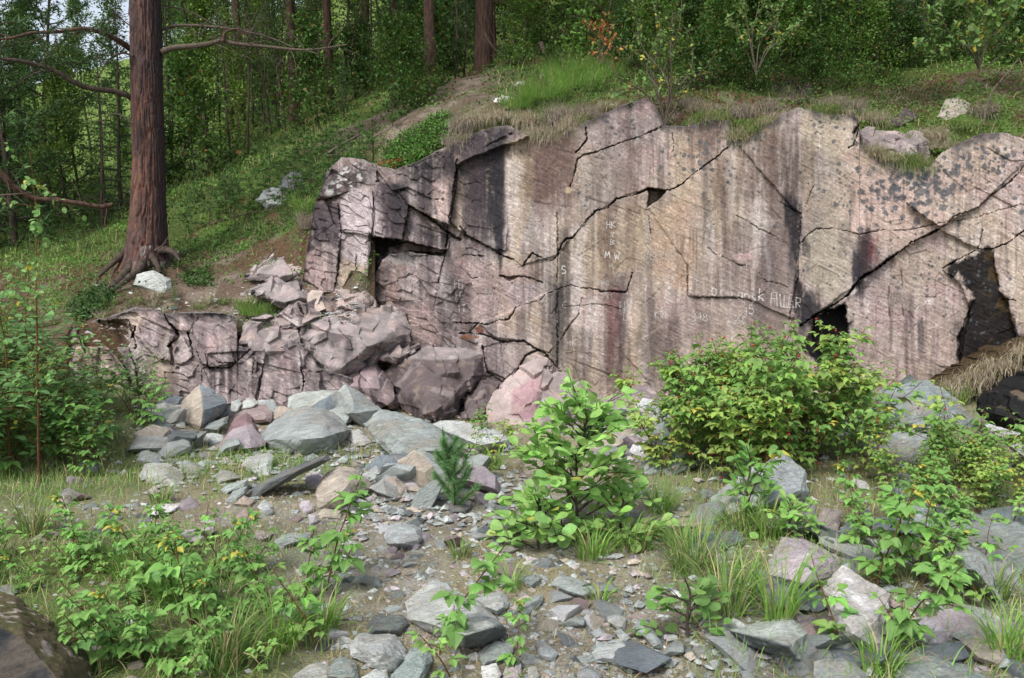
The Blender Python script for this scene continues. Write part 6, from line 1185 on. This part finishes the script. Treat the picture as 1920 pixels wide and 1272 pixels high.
rim_bush(1246, 236, 9.65, [(1190, 10, .3), (1215, -30, .5), (1235, 60, .1), (1262, 20, -.1), (1280, -20, .1), (1300, 90, 0), (1120, 90, -.1), (1160, 150, -.2), (1330, 120, .2)], 'many-stemmed bush with bare grey branches rooted in the rim crack', 8, 3, r0=.013)
rim_bush(1418, 140, 10.6, [(1390, -20, .3), (1425, -60, .4), (1450, 10, .2), (1370, 30, 0), (1480, -30, .5), (1510, 40, .1)], 'thin-stemmed bush behind the heather on the rim', 22, 5, r0=.008)
rim_bush(1835, 130, 10.4, [(1760, 10, -.2), (1790, -40, 0), (1830, -50, .2), (1880, 20, -.2), (1740, 50, -.3), (1930, 60, -.2), (1905, -20, 0)], 'leafy willow bush with a few yellow leaves at the top right', 20, 7, r0=.009, lf=.075)
rb = rim_bush(1130, 120, 11.6, [(1118, 60, 0), (1128, 45, .1), (1140, 75, 0)], 'small dead pine sprig with rust-red needles on the brow', 9, 9, sRGB(160, 96, 44), r0=.006, lf=.05)
# needle heap and rusty juniper twigs by the brow
# ---------------- ground cover on the slope ----------------
r = np.random.default_rng(31); PLANTS = []
def hill_pts(n, x0, x1, y0, y1, maskfn, Ymax=30):
    """points on the hillside, sampled by distance so that cover thins out naturally"""
    u = r.uniform((x0-960)/FPX, (x1-960)/FPX, n); Y = 8.9*np.exp(r.random(n)*math.log(Ymax/8.9)); E_ = edgeY(u)+.1; Y = np.maximum(Y, E_+.02*r.random(n))
    X = u*Y/(CP+.03); Z = hill(X, Y)+hillbump(X, Y); px, py = proj(X, Y, Z)
    k = (py > y0) & (py < y1) & (r.random(n) < maskfn(px, py, X, Y)); return np.stack([X, Y, Z], -1)[k], px[k], py[k]
def soilmask(px, py): return np.exp(-((px-740)/120)**2-((py-225)/40)**2)+np.exp(-((px-860)/80)**2-((py-160)/30)**2)+1.25*np.exp(-((px-400)/170)**2-((py-562)/38)**2)+1.2*np.exp(-((px-640)/60)**2-((py-560)/60)**2)+.8*np.exp(-((px-120)/120)**2-((py-640)/30)**2)
def cm(px, py, X, Y): return np.clip(.95-soilmask(px, py)*1.0, 0, 1)*np.clip(.45+.35*(px > 1200)+1.2*(fbm(X*1.6, Y*1.6, oct=3, seed=61)+.25), .05, 1)
p, px, py = hill_pts(150000, -150, 2080, -50, 760, cm)
h = .02+.14*np.clip(fbm(p[:, 0]*2.2, p[:, 1]*2.2, oct=3, seed=62)+.4, 0, 1)
n = len(p); lb = LB(); s_ = (.028+.025*r.random(n))*np.clip(p[:, 1]/11, .9, 2.2)
p2 = p+np.stack([r.normal(size=n)*.02, r.normal(size=n)*.02, h*r.random(n)**.6], -1)
tone = fbm(p[:, 0]*1.1, p[:, 1]*1.1, oct=3, seed=63)[:, None]
c = np.where(tone > .12, np.array(sRGB(104, 144, 60)), np.where(tone > -.15, np.array(sRGB(84, 122, 50)), np.array(sRGB(68, 98, 44)))); c = c*(1+.2*r.normal(size=(n, 1)))
rust = (r.random(n) < .02+.5*np.exp(-((px-850)/70)**2-((py-155)/30)**2)*1.)
c[rust] = np.array(sRGB(118, 80, 54))
rightd = (px > 1250) & (py > 140); c[rightd] *= np.array([.95, .85, .8])
lb.add(T_OV, p2, rdir(r, n, .1), nrm(r.normal(size=(n, 3))*.5+np.array([0, -.2, 1])), s_, s_*.7, np.clip(c, .01, .6), .1)
o = lb.build('ground_cover', MCOVER); tag(o, 'low bilberry and lingonberry cover over the wooded slope', kind='stuff')
for i in range(46):   # small plants that break the top of the low outcrop and the bank
    px_ = r.uniform(130, 560); q = HG(px_, interp(px_, RIM2)-r.uniform(2, 26), 8.85, 11)
    PLANTS.append((q, i))
# bright lingonberry mat running to the edge, and the rusty patch at its lower end
def mat_patch(poly, n, base, lab, h0=.05, leaf=.03, Y0=9.5, Y1=12, name='lingonberry_mat', alt=None, palt=0, tp=T_OV, cat='plant', stems=None):
    pp = np.array(poly, float); x0, y0 = pp.min(0); x1, y1 = pp.max(0); q = []
    while len(q) < n//6:
        a, b = r.uniform(x0, x1), r.uniform(y0, y1)
        if pin(np.array([a]), np.array([b]), poly)[0]: q.append(HG(a, b, Y0, Y1))
    q = np.array(q); q = np.repeat(q, 6, 0); m_ = len(q); o0 = q.mean(0)
    q = q-o0+np.stack([r.normal(size=m_)*.03, r.normal(size=m_)*.03, h0*r.random(m_)], -1); L = LB(); s2 = leaf*(.7+.6*r.random(m_))
    L.add(tp, q, rdir(r, m_, .2), nrm(r.normal(size=(m_, 3))*.5+np.array([0, -.25, 1])), s2, s2*.7, rcol(r, base, m_, .18, alt, palt), .1)
    o = L.build(name, MCOVER); o.location = o0; return tag(o, lab, cat)
mat_patch([(850, 228), (835, 215), (800, 232), (770, 250), (735, 270), (720, 290), (725, 310), (750, 322), (790, 312), (820, 290), (845, 262)], 5200, sRGB(88, 132, 52), 'bright green lingonberry mat spilling towards the edge of the face', .09, .034, 9.6, 12)
mat_patch([(704, 330), (720, 312), (752, 300), (758, 312), (730, 330), (708, 356), (698, 350)], 1100, sRGB(168, 92, 52), 'rust-orange withered end of the lingonberry mat', .06, .032, 9.5, 12, alt=sRGB(110, 120, 50), palt=.25)
mat_patch([(1440, 172), (1480, 160), (1525, 178), (1520, 196), (1470, 196)], 900, sRGB(120, 92, 112), 'purple flowering heather tuft on the rim', .14, .02, 9.7, 12, name='heather', alt=sRGB(70, 84, 44), palt=.4, tp=T_NAR)
mat_patch([(1560, 165), (1640, 150), (1750, 165), (1770, 190), (1700, 205), (1600, 205), (1550, 185)], 4200, sRGB(58, 76, 32), 'dark crowberry mat behind the right part of the rim', .16, .026, 9.7, 13, name='crowberry_mat', alt=sRGB(120, 100, 50), palt=.08, tp=T_NAR)
mat_patch([(150, 560), (200, 540), (215, 560), (190, 590), (150, 605), (130, 590)], 3600, sRGB(66, 98, 44), 'leafy mat hanging over the bank left of the low outcrop', .1, .035, 8.9, 11)
mat_patch([(340, 520), (400, 500), (400, 545), (350, 540)], 1600, sRGB(76, 110, 48), 'lingonberry patch right of the whitish slab in the bank', .07, .03, 9, 11.5)
mat_patch([(290, 505), (420, 450), (540, 400), (560, 420), (470, 470), (380, 510)], 3000, sRGB(88, 124, 52), 'sparse lingonberry patch on the slope right of the big pine', .06, .03, 9.5, 13)
mat_patch([(1170, 215), (1300, 190), (1300, 205), (1180, 228)], 500, sRGB(90, 96, 46), 'mossy strip along the rim left of the rim bush', .06, .025, 9.7, 12)
# hillside grass
def gm(px, py, X, Y):
    a = 1.2*np.exp(-((px-1060)/120)**2-((py-165)/40)**2)+.9*np.exp(-((px-130)/160)**2-((py-470)/60)**2)+.7*np.exp(-((px-570)/40)**2-((py-385)/30)**2)+.5*np.exp(-((px-80)/160)**2-((py-340)/40)**2)+.4*np.exp(-((px-1740)/100)**2-((py-240)/20)**2)+.18+.5*(Y > 15)
    return np.clip(a-.8*soilmask(px, py), 0, 1)*.9
p, px, py = hill_pts(60000, -150, 2080, -60, 700, gm, 40)
n = len(p); L = (.10+.13*r.random(n))*np.clip(p[:, 1]/10, 1, 2.6); grass('slope_grass', p, L, .005*np.clip(p[:, 1]/9, 1, 3), gcols(r, n, .2, sRGB(96, 126, 50), sRGB(118, 138, 62)), 5, 'green grass growing on the wooded slope', .4)
for i in range(34):
    a_, b_ = r.uniform(330, 860), r.uniform(200, 520)
    if b_ < 400-(a_-330)*.36 or (a_ > 560 and b_ > 300): continue
    q0 = HG(a_, b_, 9, 20); e = curve((0, 0, .05), (r.normal(), r.normal()*.4, .25*r.random()), .4+.8*r.random(), 9, (0, 0, 0), .22, r); t_ = TB(); t_.add(e, np.linspace(.013, .004, 10), 5)
    for k in range(4): t_.add(curve(e[2+k], rdir(r, 1, .4)[0], .25, 5, (0, 0, 0), .2, r), np.linspace(.006, .002, 6), 4)
    o = t_.build('fallen_twig', MTWIG); o.location = q0; tag(o, 'bleached forked twig lying on the green slope left of the face', 'twig', 'fallen twigs on the slope')
# ---------------- tussocks: a thing each
def tussock(q, n, L, lab, col='green', spread=.08, width=.005, down=0., seed=1, name='grass_tuft', cat='grass tuft', group=None, az=None, dry=.25, W=1.):
    rr = np.random.default_rng(seed); o0 = np.array(q); a = rr.uniform(0, 6.28, n); rad = spread*np.sqrt(rr.random(n)); p = np.stack([np.cos(a)*rad*W, np.sin(a)*rad, 0*a], -1)
    if col == 'green': c = gcols(rr, n, dry, GR1, GR2)
    elif col == 'fresh': c = gcols(rr, n, .08, sRGB(92, 134, 40), sRGB(112, 150, 52))
    elif col == 'dry': c = gcols(rr, n, .75, sRGB(120, 122, 72), sRGB(150, 138, 96), STRAW)
    else: c = gcols(rr, n, .95, GR2, GR2, sRGB(148, 134, 122))
    az_ = a+rr.normal(size=n)*.5 if az is None else az+rr.normal(size=n)*.5
    o = grass(name, p, L*(.6+.6*rr.random(n)), width, c, seed, None, .35+down, az_, nseg=5, droop=.9+down*1.6); o.location = o0
    return tag(o, lab, cat, group)
def rimG(px, py, Y0=9.4): return HG(px, py, Y0, 13)
front = -1.57
for i, (px, py, n, L, col, lab) in enumerate([
    (1045, 228, 900, .30, 'straw', 'big straw-grey tussock hanging over the face edge'), (985, 235, 700, .26, 'dry', 'tussock hanging down left of the big straw-grey one'), (1090, 222, 600, .26, 'straw', 'straw tussock right of the big straw-grey one'), (868, 248, 650, .30, 'straw', 'grey dry tussock draped over the left shoulder of the face'),
    (895, 232, 450, .22, 'dry', 'pale tussock just above the draped grey one'), (935, 225, 400, .22, 'dry', 'yellowish tussock below the white stone'), (1390, 218, 450, .22, 'straw', 'straw tussock in the notch right of centre on the rim'), (1560, 200, 500, .2, 'straw', 'dry grass fringe over the cream corner of the rim'), (1600, 205, 350, .2, 'straw', 'dry grass fringe at the right end of the cream corner'),
    (1635, 228, 350, .22, 'dry', 'dry tuft in the notch right of the cream corner'), (1745, 262, 450, .24, 'dry', 'yellow-grey tuft above the lichened shoulder'), (1700, 268, 300, .18, 'green', 'green-yellow tuft over the rounded mauve rock'), (1800, 240, 300, .18, 'green', 'short green tuft below the sandy boulder'), (1840, 215, 350, .24, 'straw', 'straw tuft left of the grey knoll'),
    (1310, 210, 350, .2, 'dry', 'dry tuft right of the rim bush'), (1440, 205, 300, .18, 'straw', 'thin straw tuft under the heather'), (1140, 205, 300, .18, 'dry', 'dry tuft on the rim left of the rim bush'), (1005, 255, 350, .22, 'dry', 'lowest yellow-green tuft on the face edge'),
    (1290, 200, 250, .2, 'straw', 'straw wisp behind the rim bush')]):
    tussock(rimG(px, py), n, L, lab, col, .16, .005, .55, 500+i, az=front)
_A, _rp = CL[0], CL[1]; _V = CL[3]
for i in range(64):
    x0, x1 = [(845, 1130), (1290, 1365), (1378, 1475), (1535, 1660), (1660, 1790), (1000, 1085), (1378, 1440)][i % 7]
    x = r.uniform(x0, x1); q = _V[-1, int((x-_A[0])/1.15)]+np.array([0, .05+.12*r.random(), .0]); col = ['straw', 'dry', 'straw', 'dry', 'green'][i % 5] if x < 1200 else ['green', 'dry', 'green'][i % 3]
    tussock(q, int(r.uniform(120, 260)), r.uniform(.1, .24), 'small dry tussock hanging from the top edge of the rock face', col, r.uniform(.05, .13), .0045, r.uniform(.2, .6), 900+i, group='dry tussocks along the rim', az=front+r.normal()*.5, W=1.5)
for i, (px, py, n, L, col, sp, lab) in enumerate([(1020, 190, 900, .34, 'fresh', .3, 'bright green grass clump on the brow above the face'), (1080, 170, 900, .36, 'fresh', .35, 'tall green grass clump right of the bright one on the brow'), (1130, 150, 600, .36, 'fresh', .3, 'green grass by the rust-tipped sprig'), (970, 205, 500, .28, 'fresh', .2, 'green grass tuft right of the white stone'), (1060, 150, 600, .36, 'fresh', .35, 'upper green grass on the brow'),
    (572, 405, 420, .32, 'fresh', .12, 'bright green grass tuft below the lichened boulder on the slope'), (577, 430, 350, .28, 'straw', .1, 'withered skirt of grass below the bright green tuft'), (483, 590, 420, .22, 'fresh', .2, 'short green grass clump above the low outcrop'), (460, 580, 220, .2, 'green', .12, 'small grass clump left of the short green one'), (520, 610, 120, .12, 'green', .06, 'small grass tuft above the dark streaked outcrop'), (575, 568, 90, .1, 'green', .05, 'tiny grass tuft between the pink rocks')]):
    q = rimG(px, py, 8.95) if px < 800 else rimG(px, py); tussock(q, n, L, lab, col, sp, .005, 0., 560+i)

# ---------------- lower ground: grass and plants ----------------
n = 130000; X = r.uniform(-6.5, 7, n); Y = 2.2+6.6*r.random(n); Z = low_ground(X, Y); px, py = proj(X, Y, Z)
d = lawn_mask(px, py, X, Y); k = (px > -150) & (px < 2070) & (py < 1400) & (r.random(n) < d*np.clip(.55+fbm(X*2.5, Y*2.5, oct=3, seed=65), .15, 1)); q = np.stack([X, Y, Z], -1)[k]; m_ = len(q)
Lg = np.where((px[k] > 1150), .07+.12*r.random(m_), .05+.11*r.random(m_)); 
grass('meadow_grass', q, Lg, .0032+.0012*r.random(m_), gcols(r, m_, .22, sRGB(96, 140, 52), sRGB(122, 152, 66)), 6, 'green grass covering parts of the ground', .5)
n = 60000; X = r.uniform(-5, 5, n); Y = 2.3+6*r.random(n); Z = low_ground(X, Y); px, py = proj(X, Y, Z); k = (px > -80) & (px < 2000) & (r.random(n) < np.clip(.45+1.4*fbm(X*1.8, Y*1.8, oct=3, seed=66), .08, .95)); q = np.stack([X, Y, Z], -1)[k]; m_ = len(q)
grass('dry_grass', q, .025+.05*r.random(m_), .0028, gcols(r, m_, .6, sRGB(110, 122, 62), sRGB(128, 132, 76), sRGB(170, 150, 112)), 7, 'short dry grass and straw among the gravel', .9)
TUFTS = [(1360, 1150, 150, .34, 'long arching grass tuft above the wedge-shaped boulder'), (1460, 1165, 130, .38, 'tall grass tuft between the wedge-shaped boulder and the speckled boulder'), (1400, 1120, 100, .3, 'grass tuft left of the speckled boulder'), (1300, 1070, 260, .30, 'bright grass tuft right of the sapling'), (1280, 1030, 160, .25, 'grass behind the bright tuft right of the sapling'), (1240, 960, 160, .28, 'grass tuft behind the thin cream flagstone'), (1180, 1030, 200, .22, 'grass at the right foot of the sapling'), (1110, 1045, 180, .2, 'grass under the middle of the sapling'),
 (1440, 1010, 110, .3, 'long grass below the large slate boulder'), (1390, 1000, 160, .3, 'grass left of the long grass below the large slate boulder'), (900, 905, 120, .26, 'grass between the little pine and the reddish sprout'), (930, 880, 90, .24, 'thin grass right of the reddish sprout'), (300, 945, 110, .14, 'grass tuft above the flat white stone'), (450, 850, 150, .14, 'green tuft below the pink pyramid stone'), (520, 1210, 200, .26, 'grass at the bottom left of the largest foreground boulder'), (420, 1250, 240, .28, 'long grass at the bottom edge'), (330, 1130, 200, .24, 'fine grass in the leafy bed'), (250, 1080, 180, .24, 'grass in the leafy bed at the left'), (60, 1000, 160, .3, 'tall thin grass at the left edge'), (600, 1180, 160, .2, 'grass at the end of the leafy bed'),
 (1890, 1230, 160, .26, 'grass in the bottom right corner'), (1860, 1120, 130, .24, 'grass beside the weathered grey boulder'), (1650, 1260, 120, .2, 'grass at the bottom below the brightest boulder'), (1120, 1130, 60, .12, 'small grass wisp near the flat blue-grey slab'), (860, 1045, 60, .12, 'small wisp on the gravel'), (960, 1105, 60, .16, 'thin wisp by the light square slab'), (1790, 760, 200, .3, 'grass at the foot of the face behind the big rounded boulder'), (1700, 705, 140, .25, 'thin dry grass against the face at the right')]
for i, (px, py, n, L, lab) in enumerate(TUFTS):
    q = G(px, py); tussock(q, int(n*.6), L, lab, 'fresh' if i % 3 else 'green', .03+.0003*n, .0068, .05, 600+i, dry=.2)
# bank of sod over the black hollow at the right edge
V_ = []
q = smooth_line(PX([(1770, 752), (1800, 735), (1840, 715), (1880, 692), (1930, 668), (2050, 640), (2250, 620)], [8.1, 8.0, 7.9, 7.8, 7.7, 7.6, 7.5]), 40)
rng2 = np.random.default_rng(3); rows = []
for s_, (dy, dz) in enumerate([(.9, -.25), (.7, .0), (.35, .06), (.1, .03), (0, -.02), (-.03, -.08), (.02, -.13), (.2, -.15), (.9, -.15)]): rows.append(q+np.array([0, dy, dz])+.02*rng2.normal(size=q.shape))
V_ = np.array(rows); so = mesh_np('sod_bank', V_.reshape(-1, 3)-q[0], [grid_faces(9, 40)], MHILL, attrs={'Col': np.broadcast_to(np.array(sRGB(84, 70, 52)), (360, 3))}); so.location = q[0]; tag(so, 'sod bank overhanging the black wet hollow at the right edge', 'bank')
for i, k in enumerate((8, 14, 20, 27, 33)): tussock(q[k]+np.array([0, .03, 0]), 300, .26, ['leftmost straw tussock on the sod bank', 'straw tussock drooping over the left part of the hollow', 'straw tussock at the right edge over the hollow', 'straw tussock on the sod bank just outside the right edge', 'farthest right straw tussock on the sod bank'][i], 'dry', .14, .005, .55, 650+i, az=front-.5, W=1.6)

# ---------------- leafy plants ----------------
usedp = set()
RG = 'raspberry canes'
LGc = sRGB(112, 156, 70)
CN = [cane(200+i, h, .062, c, palt=pa, nl=nl, up=u, label='green raspberry cane with toothed three-part leaves') for i, (h, c, pa, nl, u) in enumerate([(.45, LGc, .03, 3, 0), (.55, sRGB(104, 148, 64), .05, 5, 0), (.35, sRGB(122, 162, 76), .03, 3, .1), (.5, sRGB(98, 140, 60), .02, 5, 0)])]
CB = [cane(210+i, h, .066, c, palt=pa, nl=3, berries=b, lean=.35, label='raspberry cane with red berries in the thicket at the foot of the face', spacing=.045) for i, (h, c, pa, b) in enumerate([(.95, sRGB(124, 154, 66), .03, 5), (1.1, sRGB(108, 146, 62), .02, 6), (.8, sRGB(134, 156, 68), .05, 4), (.95, sRGB(100, 138, 58), .02, 4)])]
LS = [cane(220+i, h, .058, c, palt=.03, nl=1, tp=T_OV, lean=.2, spacing=.03, label='green leafy shrub at the left edge of the quarry floor', name='leafy_shrub', up=.2) for i, (h, c) in enumerate([(.9, sRGB(88, 130, 64)), (.7, sRGB(106, 150, 70)), (1.1, sRGB(80, 120, 60))])]
# left shrub mass
k = 0
for i in range(170):
    px = r.uniform(-120, 300)*(1 if i % 3 else .6); py = r.uniform(745, 905)
    if px > 150 and py > 800+30*r.random() and px > 330-(py-740)*.9: continue
    if px > 300 or (px > 230 and py > 850): continue
    if i % 4 == 1: once(CN[i % 3], usedp, tuple(G(px, py)), r.random()*6.28, r.uniform(1.0, 1.7)*(1 if px < 110 else .7), group=RG); continue
    once(LS[i % 3], usedp, tuple(G(px, py)), r.random()*6.28, r.uniform(.4, 1.15)*(1 if py > 790 else 1.25)*(1 if px < 110 else .62), group='leafy shrubs at the left'); k += 1
for i, (px, py, s_, lab) in enumerate([(208, 790, 1.2, 'tall light green shrub rising in front of the left end of the outcrop'), (188, 870, 1.0, 'light green shrub below the tall one at the left'), (245, 760, .8, 'small green shrub against the outcrop'), (275, 745, .7, 'small green shrub left of the dark blue-grey stone'), (370, 728, .35, 'little green plant behind the peaked boulder')]):
    once(LS[1], usedp, tuple(G(px, min(py, 860))), i, s_, lab)
for i in range(26):
    px = r.uniform(1620, 1750); q = HG(px, r.uniform(262, 312), 9.0, 11)
    tussock(q, 120, .14, 'short dry tuft in the grassy notch of the rim', 'dry', .1, .005, .1, 800+i, group='tufts in the rim notch')
for q, i in PLANTS:
    if i % 3: once(LS[i % 3], usedp, tuple(q), i, .16+.14*r.random(), 'small green seedling on the bank above the low outcrop', 'seedlings on the bank')
    else: tussock(q, 90, .13, 'small grass tuft on the bank above the low outcrop', 'green' if i % 2 else 'dry', .06, .005, .1, 1000+i, group='tufts on the bank')
# leafy bed in the foreground left: named sprouts, then many alike
for i, (px, py, s_, lab) in enumerate([(345, 1130, .8, 'raspberry sprout with a red stem in the middle of the leafy bed'), (605, 1120, .95, 'upright raspberry sprout with a red stem right of the leafy bed'), (490, 1130, .75, 'raspberry sprout with a yellowed leaf in the leafy bed'), (365, 1230, .8, 'raspberry sprout with big round leaves near the bottom left'), (600, 1215, .75, 'pale green raspberry sprout left of the grey oval slab'), (820, 1225, .85, 'bright raspberry sprout growing in front of the largest foreground boulder'), (845, 1268, .6, 'low raspberry sprout on the bottom edge under the bright one'), (965, 1262, .45, 'small pale sprout right of the dark boulder edge'), (1580, 1225, .75, 'slender raspberry sprout in front of the brightest boulder'), (1675, 1210, .8, 'raspberry sprout between the brightest boulder and the lilac-white stone'), (1710, 1225, .6, 'low raspberry sprout left of the lilac-white stone'), (1640, 1110, .9, 'raspberry plant behind the brightest boulder'), (1720, 1090, .9, 'raspberry plant left of the weathered grey boulder'), (1690, 1040, .8, 'raspberry plant above the dark layered slate'), (1775, 1120, .8, 'raspberry plant with orange-yellow leaves before the weathered boulder'), (1390, 990, .9, 'raspberry plant in front of the large slate boulder'), (1470, 1020, .6, 'round-leaved sprout below the large slate boulder'), (1830, 1020, .8, 'raspberry plant on the huge slate slab'), (1890, 1010, .8, 'raspberry plant at the right edge')]):
    once(CN[i % 4], usedp, tuple(G(px, py)), i*1.3, s_*1.25, lab)
for i in range(115):
    px = r.uniform(-60, 640); py = r.uniform(1015, 1300)
    if px > 600-(py-1015)*.25+60*r.normal() or (px < 170 and py > 1120) or (px > 250 and py > 1160 and r.random() < .6): continue
    once(CN[i % 4], usedp, tuple(G(px, py)), r.random()*6.28, r.uniform(.4, .8), group=RG)
for i in range(22):
    px = r.uniform(1600, 1920); py = r.uniform(950, 1160)
    once(CN[i % 4], usedp, tuple(G(px, py)), r.random()*6.28, r.uniform(.5, .9), group=RG)
# the thicket at the foot of the face
for i in range(88):
    a = r.random(); px = 1420+r.normal()*125; py = r.uniform(800, 905)
    px = min(max(px, 1235), 1605); hh = r.uniform(.72, 1.1)*(1 if 1250 < px < 1590 else .8)
    once(CB[i % 4], usedp, tuple(G(px, py)), r.random()*6.28, hh, group='raspberry thicket')
for i in range(34):
    px = r.uniform(1650, 1960); py = r.uniform(885, 965)
    once(CB[i % 4], usedp, tuple(G(px, py)), r.random()*6.28, r.uniform(.36, .6), group='raspberry thicket')
for i, (px, py, s_, lab) in enumerate([(1545, 800, 1.25, 'tallest raspberry cane with berries, against the dark opening in the face'), (1240, 850, .9, 'leftmost raspberry cane of the thicket'), (1795, 900, .95, 'tall raspberry cane with a bare red stem before the black hollow'), (1755, 905, .85, 'raspberry cane in front of the big rounded boulder'), (905, 900, .55, 'reddish raspberry sprout right of the little pine'), (885, 880, .5, 'small reddish sprout beside the leaning slab'), (1200, 800, .5, 'low raspberry cane left of the thicket'), (1150, 830, .4, 'small leafy cane behind the sapling')]):
    once(CB[i % 4], usedp, tuple(G(px, py)), i*2.1, s_, lab)

# the alder-like sapling in the middle
def sapling(px, py, H, sp, nst, lab, seed, leaf=.075, name='alder_sapling', leaders=1, lead=None, base=sRGB(130, 170, 84)):
    rr = np.random.default_rng(seed); o0 = G(px, py); root = empty(name, tuple(o0)); tb = TB(); lb = LB(); st = []
    ld = smooth_line([(0, 0, -.03), (-.02*H, 0, H*.35), (.03*H, .01, H*.7), (lead or -.02, 0, H)], 22); tb.add(ld, np.linspace(.009, .003, 22), 7); st.append((ld, H))
    for i in range(nst):
        f = .02+.72*(i/nst)**1.15; p = ld[int(f*21)]; az = i*2.4+.6+rr.normal()*.3; L = sp*(1-.72*f)*(.8+.35*rr.random()); el = .35+.35*rr.random()+.4*f
        q = curve(p, (math.cos(az)*math.cos(el)*1.25, math.sin(az)*math.cos(el)*.8, math.sin(el)), L, 9, (0, 0, -.35+.3*f), .07, rr); tb.add(q, np.linspace(.006, .002, 10), 5); st.append((q, L))
        for j in range(2 if L > .2 else 1):
            q2 = curve(q[3+3*j], nrm(q[4]-q[3])+rdir(rr, 1, .2)[0]*.8, L*.5, 6, (0, 0, -.1), .08, rr); tb.add(q2, np.linspace(.003, .0014, 7), 4); st.append((q2, L*.5))
    for e, L in st:
        n = max(int(L/.027), 3)
        for i in range(n):
            t = (.2+.8*(i+1)/n)*(len(e)-1)-.01; k = min(int(t), len(e)-2); p = e[k]*(1-(t-k))+e[k+1]*(t-k); d = nrm(e[k+1]-e[k]); sd = nrm(np.cross(d, [0, 0, 1])+1e-4)*(1 if i % 2 else -1)
            T = nrm(sd*.8+d*.7+np.array([0, 0, -.05+.25*rr.normal()])+rr.normal(size=3)*.2); s2 = leaf*(.7+.5*rr.random()); pe = p+T*.015
            lb.add(T_ALD, pe, T, np.array([0, -.15, 1])+rr.normal(size=3)*.32, s2, s2*.78, rcol(rr, base, 1, .14, sRGB(150, 150, 60), .015), .2*rr.random())
    tb.build('stems', MBARKD, root); lb.build('leaves', MLEAF, root); return tag(root, lab, 'sapling')
sapling(1085, 1000, .92, .47, 34, 'bright green broad-leaved sapling standing in front of the chalked face', 41, lead=-.06)
sapling(1010, 1030, .34, .32, 8, 'low broad-leaved side shoot at the left foot of the bright green sapling', 42)
sapling(1165, 1010, .3, .25, 6, 'low broad-leaved shoot at the right foot of the bright green sapling', 43)
sapling(1290, 1195, .26, .2, 8, 'small round-leaved sapling left of the long arching grass', 44, .06, base=sRGB(98, 138, 62))
sapling(1402, 960, .42, .25, 10, 'light green sapling growing before the large slate boulder', 45, .065, base=sRGB(100, 146, 60))
sapling(1480, 1010, .22, .2, 6, 'low round-leaved shoot below the large slate boulder', 46, .06)
# birch sprig at the left, tall and thin
def sprig(px, py, H, lab, seed):
    rr = np.random.default_rng(seed); o0 = G(px, py); root = empty('birch_sapling', tuple(o0)); tb = TB(); lb = LB(); ld = curve((0, 0, 0), (.05, 0, 1), H, 12, (0, 0, 0), .05, rr); tb.add(ld, np.linspace(.01, .002, 13), 5)
    for i in range(20):
        k = 3+int(9*rr.random()); q = curve(ld[k], rdir(rr, 1, .5)[0], .25+.3*rr.random(), 6, (0, 0, -.3), .1, rr); tb.add(q, np.linspace(.003, .001, 7), 4); n = 14; t = rr.random(n)*5.9; kk = t.astype(int); u = (t-kk)[:, None]; p = q[kk]*(1-u)+q[kk+1]*u
        s2 = .04*(.7+.6*rr.random(n)); lb.add(T_OV, p, rdir(rr, n, -.3), nrm(rr.normal(size=(n, 3))*.5+np.array([0, -.4, .8])), s2, s2*.85, rcol(rr, sRGB(100, 142, 64), n, .15, sRGB(190, 180, 60), .05), .1)
    tb.build('stem', MSTEM, root); lb.build('leaves', MLEAF, root); return tag(root, lab, 'sapling')
sprig(75, 905, 2.35, 'tall thin birch sapling standing in the shrubs at the left edge', 51); sprig(20, 890, 1.5, 'shorter birch sapling at the very left edge', 52)
# little pine
def little_pine(px, py, H, lab, seed):
    rr = np.random.default_rng(seed); o0 = G(px, py); root = empty('pine_sapling', tuple(o0)); tb = TB(); lb = LB(); ld = smooth_line([(0, 0, -.02), (.0, 0, H*.3), (-.03, 0, H*.6), (-.07, 0, H)], 14); tb.add(ld, np.linspace(.009, .004, 14), 6); ends = [(ld, .4)]
    for i in range(17):
        f = .12+.75*(i/17); p = ld[int(f*13)]; az = i*2.4; q = curve(p, (math.cos(az), math.sin(az)*.8, .55+.5*f), H*.42*(1.1-f*.75), 6, (0, 0, .5), .06, rr); tb.add(q, np.linspace(.005, .003, 7), 5); ends.append((q, 0.))
    for e, f0 in ends:
        n = 420; t = (f0+(1-f0)*rr.random(n))*(len(e)-1); k = np.minimum(t.astype(int), len(e)-2); u = (t-k)[:, None]; p = e[k]*(1-u)+e[k+1]*u; d = nrm(e[k+1]-e[k])
        lb.add(T_NDL, p, nrm(d*.9+rdir(rr, n)), rdir(rr, n), .045*(.8+.4*rr.random(n)), .0034, rcol(rr, sRGB(104, 146, 88), n, .15))
    tb.build('stems', MBARKP, root); lb.build('needles', MNEED, root); return tag(root, lab, 'sapling')
little_pine(852, 958, .52, 'little pine sapling with soft blue-green needles in front of the leaning slab', 61)
